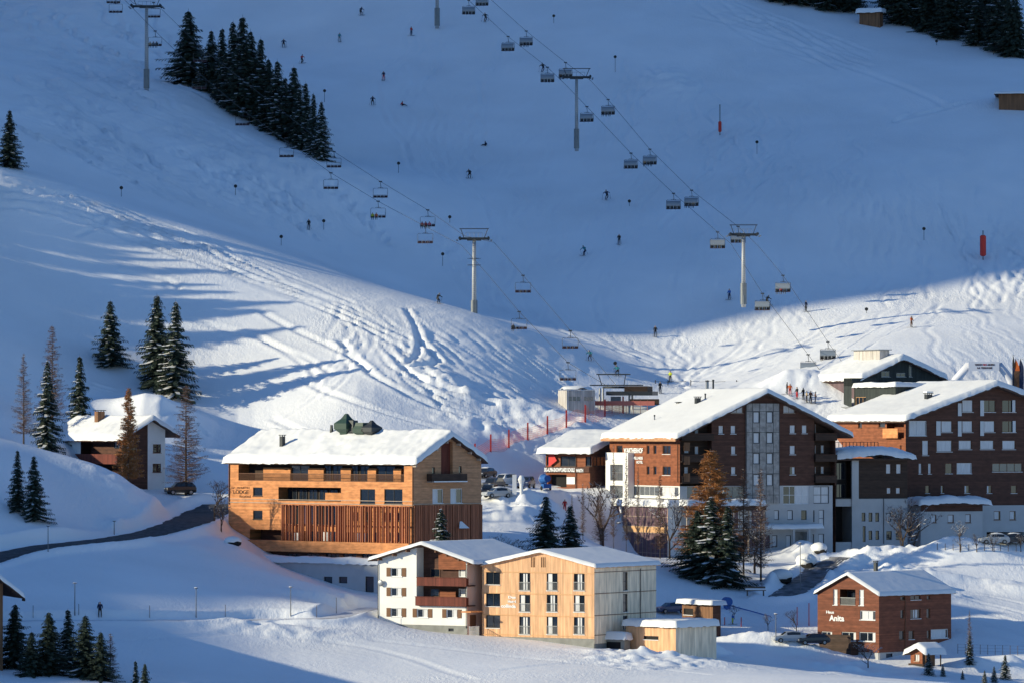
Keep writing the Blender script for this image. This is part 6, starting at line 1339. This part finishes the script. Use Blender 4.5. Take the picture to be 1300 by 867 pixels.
def rope(pts, dm, lb, extra=()):
    P = [at(px, py, float(np.interp(py, [d[0] for d in dm], [d[1] for d in dm]))) for px, py in pts]; Q = []
    for k in range(len(P) - 1):
        for q in range(6): Q.append(P[k].lerp(P[k + 1], q / 6))
    Q.append(P[-1]); b = MB(); b.tube(Q, .035, 5); o = b.obj('haul_rope', 'cable'); tag(o, lb, 'cable', 'haul ropes of the chairlifts')
rope([(100,-45)] + [(a[0], a[1]) for a in A_low[:8]] + [(586,312),(622,352),(659,396),(721,460),(775,492)], dmA, 'lower rope of the open chairlift')
rope([(120,-40),(170,5),(205,12),(254,60),(424,193),(483,231),(543,267),(590,300),(627,308),(664,350),(724,420),(785,492)], dmA, 'upper rope of the open chairlift')
rope([(550,-50)] + [(a[0], a[1]) for a in B_low[:3]] + [(716,106),(745,136),(801,195),(855,246),(911,295),(928,310),(968,373),(1026,450),(1045,475)], dmB, 'left rope of the covered chairlift')
rope([(575,-50)] + [(a[0], a[1]) for a in B_up[:3]] + [(750,103),(772,127),(825,190),(878,242),(937,288),(962,312),(994,350),(1051,434),(1068,458)], dmB, 'right rope of the covered chairlift')
# ---------------------------------------------------------------- lower station
def station():
    D = 752; p = at(712, 522, D); t = thing('lift_cabin', at(732, 521, D), R(24), 'grey boarded operator cabin with window band and snow on top', 'cabin')
    k = D / F; w = 2.6; b = MB(); H = 26 * k
    c = [(-2.4, -1.6), (.0, -2.2), (2.4, -1.6), (2.4, 1.6), (0, 2.2), (-2.4, 1.6)]
    for (x0, y0), (x1, y1) in zip(c, c[1:] + c[:1]): b.poly([(x0, y0, -1), (x1, y1, -1), (x1, y1, H), (x0, y0, H)])
    b.obj('wall', 'weathered_boards', t)
    b = MB(); b.poly([(x * 1.03, y * 1.03, H) for x, y in c]); b.poly([(x * 1.03, y * 1.03, H + .12) for x, y in c]); b.obj('roof', 'white_frame', t)
    for (x0, y0), (x1, y1) in zip(c[:2], c[1:3]):
        for q in range(3):
            f0, f1 = .12 + q * .26, .32 + q * .26; b = MB(); n = Vector((y1 - y0, -(x1 - x0), 0)).normalized() * .03
            b.poly([tuple(Vector((x0 + (x1 - x0) * f, y0 + (y1 - y0) * f, z)) + n) for f, z in ((f0, H * .48), (f1, H * .48), (f1, H * .68), (f0, H * .68))]); b.obj('window', 'glass_grey', t)
    U = np.linspace(-2.6, 2.6, 22); V_ = np.linspace(-2.3, 2.3, 20); A, B_ = np.meshgrid(U, V_); rr = np.sqrt((A / 2.65) ** 2 + (B_ / 2.4) ** 2); Z = H + .13 + .55 * np.sqrt(np.clip(1 - rr ** 4, 0, 1)) + .08 * fbm(A, B_, 2)
    link_mesh('snow_cover', grid_mesh('snow_cover', np.stack([A * .95, B_ * .95, Z], -1), 22, 20, ['roof_snow']), t)
    # drive station
    D = 757; t = thing('lift_station', at(783, 517, D), R(-8), 'dark open steel drive station of the open chairlift', 'lift station'); k = D / F
    b = MB(); b.box((-1.2, -4, 1.9), (6.0, 4, 2.5)); b.obj('machine_housing', 'lift_dark', t)
    b = MB(); b.box((1.6, -3.6, 2.5), (5.2, 3.6, 3.3)); b.obj('drive_box', 'dark_boards', t)
    for x, y in ((-2.4, -2), (2.2, -2), (-2.4, 2), (2.2, 2)): b = MB(); b.tube([(x, y, -1), (x, y, 3.0)], .16, 8); b.obj('column', 'galv', t)
    for zz, x0, x1 in ((5.1, -3.2, 1.8), (3.4, -4.2, 3.8)): b = MB(); b.box((x0, -.1, zz), (x1, .1, zz + .16)); b.box((x0, 3.0, zz), (x1, 3.2, zz + .16)); b.obj('beam', 'lift_dark', t)
    for x in (-2.9, 1.4): b = MB(); b.tube([(x * .8, 0, 3.4), (x, 0, 5.2)], .07, 5); b.obj('strut', 'lift_dark', t)
    b = MB(); b.tube([(0, 0, 3.0), (0, 0, 3.3)], 2.2, 24); b.obj('bull_wheel', 'lift_dark', t)
    for i in range(9): x = -3.5 + i * 1.1; b = MB(); b.tube([(x, -4.4, -1), (x, -4.4, 1.1)], .04, 5); b.box((x, -4.42, .3), (x + 1.1, -4.40, 1.0)); b.obj('barrier', 'net_pale', t)
    b = MB(); b.box((2.5, -4, .4), (7.0, -3.4, 1.3)); b.obj('railing_box', 'dark_boards', t)
    b = MB(); b.box((-.6, -3, .3), (.9, -2, 1.7)); b.obj('control_box', 'lift_grey', t)
station()
# ---------------------------------------------------------------- piste furniture
mat('net_orange', (.75,.17,.07), .7); mat('red_paint', (.50,.04,.03), .6); mat('dark_post', (.03,.03,.03), .7); mat('lamp_metal', (.16,.17,.18), .5, metal=.4); mat('lamp_glass', (.7,.7,.72), .3); mat('blue_tube', (.03,.12,.36), .5); mat('wood_post', (.12,.09,.07), .9)
# safety net along the lower piste
NP = [(603,585),(623,573),(646,567),(670,558),(695,550),(719,542),(743,535),(768,528),(791,524)]
t = None; pts = [ground(*q) for q in NP]
for i, p in enumerate(pts):
    H = 2.6; t_ = thing('net_fence_section', p, 0, None, None); a = t_
    b = MB(); b.box((-.12, -.12, -.4), (.12, .12, H)); b.obj('post', 'red_paint', t_)
    if i < len(pts) - 1:
        d = pts[i + 1] - p; n = 14; b = MB()
        for k in range(n + 1):
            q = d * (k / n); q.z = hz(p.x + q.x, p.y + q.y) - p.z; b.tube([q + Vector((0, 0, .15)), q + Vector((0, 0, 1.9))], .015, 3, cap=False)
        for r_ in range(7):
            z = .15 + r_ * .29; b.tube([Vector((d.x * k / n, d.y * k / n, hz(p.x + d.x * k / n, p.y + d.y * k / n) - p.z + z - .12 * math.sin(math.pi * k / n))) for k in range(n + 1)], .017, 3, cap=False)
        b.obj('net', 'net_orange', t_)
    tag(t_, 'red post with fine orange netting along the lower piste', 'fence', 'sections of the orange safety net')
for i, (px, y0, y1) in enumerate(((832,483,490),(848,481,490),(877,482,490),(898,481,490),(935,482,490),(962,483,490))):
    D = 778; p = at(px, y1, D); t_ = thing('rail_fence_section', p, 0, 'dark post of the cord fence above the gabled hotel roof', 'fence', 'cord fence sections above the roof'); b = MB(); b.tube([(0, 0, -3), (0, 0, 1.0)], .07, 5); b.obj('post', 'dark_post', t_)
    b = MB(); b.tube([(0, 0, .8), (1.4, 0, .7), (2.9, 0, .8)], .025, 4); b.obj('cord', 'dark_post', t_)
# piste marker poles
def marker(px, yt, yb, m, lb, r_=.09, head=True, D=None):
    p = ground(px, yb) if D is None else at(px, yb, D); H = at(px, yt, p.y).z - p.z; t_ = thing('piste_marker', p, 0, lb, 'marker pole'); b = MB(); b.tube([(0, 0, -.4), (0, 0, H)], r_ * .45, 5); b.obj('pole', 'dark_post' if head else m, t_)
    if head: b = MB(); b.tube([(0, -.03, H - .1), (0, .03, H - .1)], .3, 10); b.tube([(-.3, 0, H - .1), (.3, 0, H - .1)], .05, 5); b.obj('disc', m, t_)
for px, yt, yb, lb in ((154,238,250,'marker pole at the left below the knoll'),(299,236,248,'marker pole in the hollow below the knoll'),(412,115,130,'marker pole right of the knoll spruces'),(506,207,220,'marker pole right of the lowest knoll spruce'),(562,322,338,'marker pole left of the lattice pylon'),(703,20,30,'marker pole high right of the top chairs'),(781,72,92,'marker pole right of the middle pylon'),(961,180,196,'marker pole right of the slim red pole'),(1173,290,305,'marker pole left of the red padded mast'),(357,300,312,'marker pole beside the dark figure on the shoulder'),(781,460,472,'marker pole above the lower station'),(411,280,292,'thin marker pole by the figure on the shoulder'),(799,255,262,'tiny marker pole in the centre of the piste'),(571,275,283,'tiny marker pole above the lattice pylon'),(1100,392,398,'tiny marker pole on the sunny run'),(1189,52,58,'tiny marker pole below the forest hut')):
    marker(px, yt, yb, 'dark_post', lb)
for px, yt, yb, w_, lb in ((914,133,172,.32,'slim red snow gun lance on the upper slope'),(1248,293,330,.55,'thick red padded mast on the right slope')):
    p = ground(px, yb); H = at(px, yt, p.y).z - p.z; t_ = thing('padded_mast', p, 0, lb, 'mast'); b = MB(); b.tube([(0, 0, -.5), (0, 0, H)], .09, 6); b.obj('pole', 'dark_post', t_)
    b = MB(); zz = (0.1, .45) if w_ < .4 else (.12, .84); b.tube([(0, 0, H * zz[0]), (0, 0, H * zz[0] + .2), (0, 0, H * zz[1] - .2), (0, 0, H * zz[1])], [w_ * .6, w_, w_, w_ * .6], 10); b.obj('padding', 'red_paint', t_)
for px, yt, yb, lb in ((871,786,800,'red slalom pole on the practice slope'),(1027,765,794,'right red slalom pole near the shingled house'),(1012,770,793,'left red slalom pole near the shingled house'),(941,783,795,'short slalom pole behind the child'),(920,783,793,'thin slalom pole left of the child')):
    marker(px, yt, yb, 'red_paint', lb, .14, False)
t_ = thing('practice_lift_drum', ground(923, 772), R(20), 'blue round drum at the top of the little practice conveyor', 'conveyor'); b = MB(); b.tube([(0, -.5, .9), (0, .5, .9)], .62, 16); b.obj('drum', 'blue_tube', t_); b = MB(); b.box((-.3, -.5, -.3), (.3, .5, .5)); b.obj('stand', 'blue_tube', t_)
a_, b_ = ground(928, 771), ground(978, 784); bb = MB(); bb.tube([a_ + Vector((0, 0, .25)), a_.lerp(b_, .5) + Vector((0, 0, .25)), b_ + Vector((0, 0, .2))], .08, 6); tag(bb.obj('conveyor_belt', 'blue_tube'), 'dark blue conveyor belt running down from the blue drum', 'conveyor')
for px, yt, yb, lb in ((125,574 + 190,782,'thin stake at the left end of the path'),):
    marker(px, yt, yb, 'dark_post', lb, .08, False)
# street lamps
def lamp(px, yt, yb, lb, D=None):
    p = ground(px, yb) if D is None else at(px, yb, D); H = at(px, yt, p.y).z - p.z; t_ = thing('street_lamp', p, 0, lb, 'street lamp', 'street lamps along the paths'); b = MB(); b.tube([(0, 0, -.5), (0, 0, H)], [.07, .045], 7); b.obj('pole', 'lamp_metal', t_)
    b = MB(); b.tube([(0, 0, H), (0, 0, H + .12)], [.07, .30], 9); o = b.obj('lamp_head', 'lamp_metal', t_); b = MB(); b.tube([(0, 0, H + .125), (0, 0, H + .2)], [.26, .22], 9); b.obj('lamp_cover', 'lamp_glass', o)
lamp(95, 741, 780, 'street lamp on the lower path, left of three'); lamp(249, 747, 783, 'street lamp on the lower path, middle of three'); lamp(369, 746, 781, 'street lamp on the lower path, right of three'); lamp(61, 668, 700, 'street lamp beside the shaded road'); lamp(145, 662, 678, 'short stake lamp on the road bank')
lamp(1016, 690, 750, 'street lamp beside the curving street'); lamp(985, 780, 815, 'lamp among the bare saplings left of the shingled house')
for px, yt, yb in ((190,768,783),(286,767,782),(402,768,783),(427,758,778),(42,768,783),(100,766,780)): marker(px, yt, yb, 'wood_post', {190:'snow stake between the left two lamps',286:'reddish snow stake between the right two lamps',402:'snow stake right of the last path lamp',427:'last snow stake before the white chalet',42:'first snow stake on the lower path',100:'snow stake beside the leftmost path lamp'}[px], .08, False)
# wire fence right of the shingled house
for i in range(9):
    px = 1216 + i * 9.5; p = ground(px, 829 + i * .3); t_ = thing('wire_fence_section', p, 0, 'thin wire fence post right of the shingled house', 'fence', 'wire fence sections'); b = MB(); b.tube([(0, 0, -.3), (0, 0, 1.25)], .035, 5); b.obj('post', 'wood_post', t_)
    q = ground(px + 9.5, 829 + (i + 1) * .3) - p; b = MB(); [b.tube([(0, 0, z), (q.x, q.y, q.z + z)], .012, 3) for z in (.4, .8, 1.2)]; b.obj('wire', 'wood_post', t_)
for i in range(11):
    px = 1190 + i * 10; p = ground(px, 697.5 + .2 * i); t_ = thing('bank_stake', p, 0, 'small wooden stake along the top of the sunny bank', 'stake', 'stakes along the sunny bank'); b = MB(); b.tube([(0, 0, -.3), (0, 0, .9)], .05, 5); b.obj('post', 'wood_post', t_)
# cars
for nm, c in (('white', (.65,.65,.64)), ('dark', (.025,.028,.035)), ('silver', (.35,.37,.39)), ('black', (.012,.012,.014)), ('blue', (.03,.05,.12)), ('olive', (.06,.065,.055))): mat('paint_' + nm, c, .3, spec=.8)
mat('tyre', (.02,.02,.02), .85); mat('car_glass', (.015,.02,.025), .06, spec=1.0); mat('head_glass', (.6,.6,.6), .2); mat('tail_red', (.3,.01,.01), .3)
def car_proto(kind):
    """profile stations along the length: (x, z bottom, z beltline, z roof, half width)"""
    if kind == 'suv': st = [(-2.15,.45,.80,.80,.78),(-2.05,.35,1.0,1.0,.88),(-1.2,.30,1.08,1.10,.92),(-.65,.28,1.12,1.68,.92),(.2,.28,1.14,1.80,.92),(1.5,.28,1.14,1.76,.92),(2.0,.32,1.12,1.28,.90),(2.12,.42,.95,.95,.84)]
    else: st = [(-2.15,.40,.62,.62,.74),(-2.02,.30,.80,.80,.84),(-1.1,.25,.90,.92,.87),(-.45,.24,.94,1.38,.87),(.3,.24,.96,1.46,.87),(1.3,.24,.97,1.38,.87),(1.95,.28,.95,1.05,.85),(2.12,.38,.80,.80,.80)]
    body = MB(); prev = None
    for i, (x, zb, zw, zr_, hw) in enumerate(st):
        row = [(x, -hw * .9, zb), (x, -hw, (zb + zw) / 2), (x, -hw * .97, zw), (x, -hw * .72, zr_), (x, hw * .72, zr_), (x, hw * .97, zw), (x, hw, (zb + zw) / 2), (x, hw * .9, zb)]
        if prev:
            for k in range(8): body.poly([prev[k], prev[(k + 1) % 8], row[(k + 1) % 8], row[k]])
        else: body.poly(row)
        prev = row
    body.poly(prev[::-1]); t = thing('parked_car', (0, 0, 0), 0, 'x', 'car'); body.obj('body', 'paint_dark', t, False)
    for s_ in (-1, 1):
        g_ = MB()
        for i in (3, 4):
            a, c = st[i], st[i + 1]; f = lambda q, t_: (q[0], s_ * (q[4] * (.97 - .25 * t_) + .012), q[2] + (q[3] - q[2]) * t_)
            g_.poly([f(a, .1), f(c, .1), f(c, .85), f(a, .85)])
        g_.obj('side_window', 'car_glass', t)
    for i, j, nm in ((2, 3, 'windscreen'), (5, 6, 'rear_window')):
        a, c = st[i], st[j]; g_ = MB(); o_ = .02; f = lambda q, w, up: (q[0] + (-o_ if i == 2 else o_), w * q[4] * .66, q[3] + up)
        p0, p1 = (a, c); L1 = lambda t_, w: (p0[0] + (p1[0] - p0[0]) * t_, w * (p0[4] + (p1[4] - p0[4]) * t_) * .66, p0[3] + (p1[3] - p0[3]) * t_ + .02)
        g_.poly([L1(.1, -1), L1(.1, 1), L1(.92, 1), L1(.92, -1)]); g_.obj(nm, 'car_glass', t)
    for x in (-1.32, 1.30):
        for s_ in (-1, 1):
            r_ = .36 if kind == 'suv' else .31; b = MB(); b.tube([(x, s_ * .70, r_), (x, s_ * .93, r_)], r_, 16); w_ = b.obj('wheel', 'tyre', t); b = MB(); b.tube([(x, s_ * .935, r_), (x, s_ * .945, r_)], r_ * .6, 12); b.obj('rim', 'metal', w_)
    for s_ in (-1, 1):
        z = st[1][2] - .15; b = MB(); b.box((-2.13, s_ * .62 - .16, z - .08), (-2.04, s_ * .62 + .16, z + .06)); b.obj('headlight', 'head_glass', t); b = MB(); b.box((2.03, s_ * .68 - .12, z - .02), (2.14, s_ * .68 + .12, z + .14)); b.obj('tail_light', 'tail_red', t)
    U = np.linspace(st[3][0], st[5][0], 10); V_ = np.linspace(-.6, .6, 8); A, B_ = np.meshgrid(U, V_); Z = np.interp(A, [q[0] for q in st], [q[3] for q in st]) + .02 + .10 * np.clip(np.minimum((A - U[0]) * (U[-1] - A) * 2, (.6 - abs(B_)) * 4), 0, 1)
    link_mesh('snow_cover', grid_mesh('snow_cover', np.stack([A, B_, Z], -1), 10, 8, ['roof_snow']), t); return t
CARS = {'suv': car_proto('suv'), 'car': car_proto('car')}; _used = set()
def car(px, py, kind, paint, rz, lb, snow=True, D=None):
    p = ground(px, py) if D is None else Vector((ray(px, py)[0] * D, D, hz(ray(px, py)[0] * D, D))); c = CARS[kind]
    if kind in _used: c = copy_tree(c)
    _used.add(kind); c.location = p; c.rotation_euler = (0, 0, R(rz)); c['label'] = lb; c['group'] = 'cars parked in the village'; c['category'] = 'car'
    for ch in list(c.children):
        if ch.name.startswith('body'): ch.material_slots[0].link = 'OBJECT'; ch.material_slots[0].material = MATS['paint_' + paint]
        if ch.name.startswith('snow') and not snow: bpy.data.objects.remove(ch)
for a in ((641,611,'suv','white',50,'white off road car among the parked cars',False,708),(626,619,'suv','dark',60,'dark car with snowy bonnet left of the white one',True,702),(621,632,'suv','black',70,'black car nearest the lodge gable',False,692),(631,633,'car','silver',30,'silver car with snow in front of the parked row',True,690),(668,613,'suv','blue',75,'dark blue van right of the white off road car',False,708),(616,610,'car','dark',60,'dark car half behind the lodge gable',True,712),
          (229,635,'suv','black',20,'black car by the road beside the farmhouse',True,682),(878,810,'car','dark',12,'dark car half buried behind the snow heap, leftmost below the practice slope',True,None),(1002,815,'car','silver',10,'grey car left of the shingled house',False,None),(1032,818,'car','black',14,'black car right against the shingled house',False,None),(1262,690,'car','silver',8,'silver car under the long hotel, left of two',True,None),(1284,690,'car','dark',5,'dark car under the long hotel, right of two',True,None),(851,778,'car','blue',30,'dark blue car behind the boarded garage',True,None),(1003,-1,'','',0,'',False,None)):
    if a[1] > 0: car(*a[:6], snow=a[6], D=a[7])
# snow gun and figures at the parking lot
p = ground(693, 622); t_ = thing('snow_cannon', p, R(200), 'blue and white snow cannon beside the ski school', 'snow cannon'); b = MB(); b.tube([(0, -.9, 1.6), (0, -.6, 1.6), (0, .7, 1.7)], [.75, .62, .5], 14); b.obj('barrel', 'blue_tube', t_); b = MB(); b.tube([(0, -.95, 1.6), (0, -.90, 1.6)], .80, 14); b.obj('nozzle_ring', 'white_frame', t_); b = MB(); b.box((-.6, -.5, .3), (.6, .7, .9)); b.tube([(0, 0, .9), (0, 0, 1.2)], .15, 6); b.obj('chassis', 'blue_tube', t_)
for sx in (-1, 1): b = MB(); b.tube([(sx * .75, 0, .3), (sx * .6, 0, .3)], .3, 12); b.obj('wheel', 'tyre', t_)
p = ground(662, 626); t_ = thing('snow_lance_head', p, 0, 'white jacketed machine post between the cars and the snow cannon', 'machine'); b = MB(); b.tube([(0, 0, -.3), (0, 0, 1.3), (0, 0, 1.9), (0, 0, 2.5)], [.25, .3, .55, .25], 10); b.obj('hood', 'white_frame', t_); b = MB(); b.box((-1.3, -.2, -.2), (-.7, .3, 2.6)); b.obj('cabinet', 'white_frame', t_)
# inflatable arch and flags behind the long hotel
mat('balloon_white', (.72,.73,.78), .6)
def arch():
    D = 773; x0 = at(1214, 497, D); k = D / F; t_ = thing('inflatable_arch', at(1250, 499, D), 0, 'white inflatable start arch with dark and red lettering', 'arch'); X = lambda px: (px - 1250) * k; Z = lambda py: (499 - py) * k
    b = MB(); b.tube([(X(1207), .4, Z(502)), (X(1214), .3, Z(482)), (X(1228), 0, Z(465)), (X(1270), 0, Z(465)), (X(1284), .3, Z(482)), (X(1290), .4, Z(502))], [.75, .7, .7, .7, .7, .75], 12); b.obj('tube_frame', 'balloon_white', t_, True)
    b = MB(); b.box((X(1229), -.85, Z(470.5)), (X(1268), -.72, Z(459))); so = b.obj('banner', 'balloon_white', t_)
    for s_, r_, m in (('WARTH', (1237, 461.5, 1246.5, 464), 'dark_letters'), ('SKI', (1247.5, 461.5, 1252, 464), 'red_paint'), ('ARLBERG', (1253, 461.5, 1262, 464), 'dark_letters'), ('LA TERRASSE', (1240, 465.5, 1259, 468), 'dark_letters')):
        cu = bpy.data.curves.new('c', 'FONT'); cu.body = s_; cu.size = 1; cu.extrude = .01; cu.offset = .03; o = bpy.data.objects.new('c', cu); COL.objects.link(o); bpy.context.view_layer.update(); me = bpy.data.meshes.new_from_object(o.evaluated_get(bpy.context.evaluated_depsgraph_get())); bpy.data.objects.remove(o)
        n = len(me.vertices); co = np.empty(n * 3, np.float32); me.vertices.foreach_get('co', co); co = co.reshape(-1, 3); lo, hi = co.min(0), co.max(0)
        x = X(r_[0]) + (co[:, 0] - lo[0]) / (hi[0] - lo[0]) * (X(r_[2]) - X(r_[0])); z = Z(r_[3]) + (co[:, 1] - lo[1]) / (hi[1] - lo[1]) * (Z(r_[1]) - Z(r_[3])); me.vertices.foreach_set('co', np.stack([x, -.87 - co[:, 2], z], -1).astype(np.float32).ravel()); me.materials.clear(); me.materials.append(MATS[m]); me.update(); link_mesh('lettering', me, so)
    for px, w_, m, lb in ((1291, 7, 'cloth_orange', 'orange and dark sail flag, left of the pair beside the start arch'), (1297, 6, 'cloth_navy', 'dark blue sail flag, right of the pair beside the start arch'), (1287, 3, 'cloth_black', 'slim black sail flag behind the orange one')):
        DD = 771; f = thing('sail_flag', at(px, 502, DD), 0, lb, 'flag'); H = (502 - (455 if px != 1287 else 450)) * k; ww = w_ * k; b = MB(); b.tube([(-ww / 2, 0, -1), (-ww / 2, 0, H * .8), (-ww * .2, 0, H), (ww * .4, 0, H * .97)], .03, 5); b.obj('pole', 'dark_post', f)
        b = MB(); prev = None
        for q in range(9):
            z = H * (.12 + .88 * q / 8); wr = ww * (1 if q < 6 else (1 - ((q - 5) / 3.3) ** 2)); row = [(-ww / 2 + (0 if q < 7 else ww * .12 * (q - 6)), .03 * math.sin(q), z), (-ww / 2 + wr, .12 * math.sin(q * .8), z)]
            if prev: b.poly([prev[0], prev[1], row[1], row[0]], 0 if q > 5 else 1)
            prev = row
        b.obj('sail', [m, 'cloth_brown' if m == 'cloth_orange' else 'cloth_navy'], f)
arch()
# groomer / stand beside the arch
t_ = thing('timing_booth', at(1213, 497, 773), 0, 'small dark booth with gear at the left foot of the start arch', 'booth'); b = MB(); b.box((-.2, 0, -1), (1.6, 1, 1.0)); b.obj('body', 'lift_dark', t_); b = MB(); b.box((-1.6, 0, -1), (-.3, .8, .4)); b.obj('crate', 'cloth_grey', t_); b = MB(); b.tube([(-1.2, .3, .4), (-1.2, .3, 2.0)], .05, 5); b.obj('pole', 'dark_post', t_)
# statue like snowed post and bench at the street corner
t_ = thing('snowed_bench', ground(959, 753), R(5), 'dark bench under snow below the frosted trees', 'bench'); b = MB(); b.box((-1.4, -.3, .4), (1.4, .3, .5)); b.obj('seat', 'wood_post', t_); b = MB(); b.box((-1.4, .28, .5), (1.4, .34, .95)); b.obj('backrest', 'wood_post', t_)
for sx in (-1.1, 1.1): b = MB(); b.box((sx - .06, -.28, -.3), (sx + .06, .28, .4)); b.obj('leg', 'wood_post', t_)
b = MB(); b.box((-1.35, -.27, .5), (1.35, .26, .72)); b.obj('snow_cover', 'roof_snow', t_)
for px, py, s_, lb in ((1024, 716, 1.6, 'dark snow capped rock beside the curving street, larger one'), (1040, 700, 1.2, 'dark snow capped hedge at the hotel entrance'), (992, 735, 1.4, 'dark snow capped boulder left of the street'), (1190, 745, .7, 'small dark rock in the snow right of the heap'), (296, 690, .9, 'dark snowed in shrub below the lodge corner')):
    p = ground(px, py); t_ = thing('snowy_boulder', p, rnd.uniform(0, 3), lb, 'boulder'); b = MB(); b.ball((0, 0, .2), s_, 12, sq=(1.3, .8, .75)); me = b.mesh('rock', 'dark_room')
    for v in me.vertices: f = 1 + .25 * (random.Random(v.index).random() - .5); v.co *= f
    link_mesh('rock', me, t_); b = MB(); b.ball((0, .05, .2 + s_ * .25), s_ * 1.06, 12, sq=(1.3, .85, .62)); link_mesh('snow_cap', b.mesh('snow_cap', 'roof_snow', True), t_)
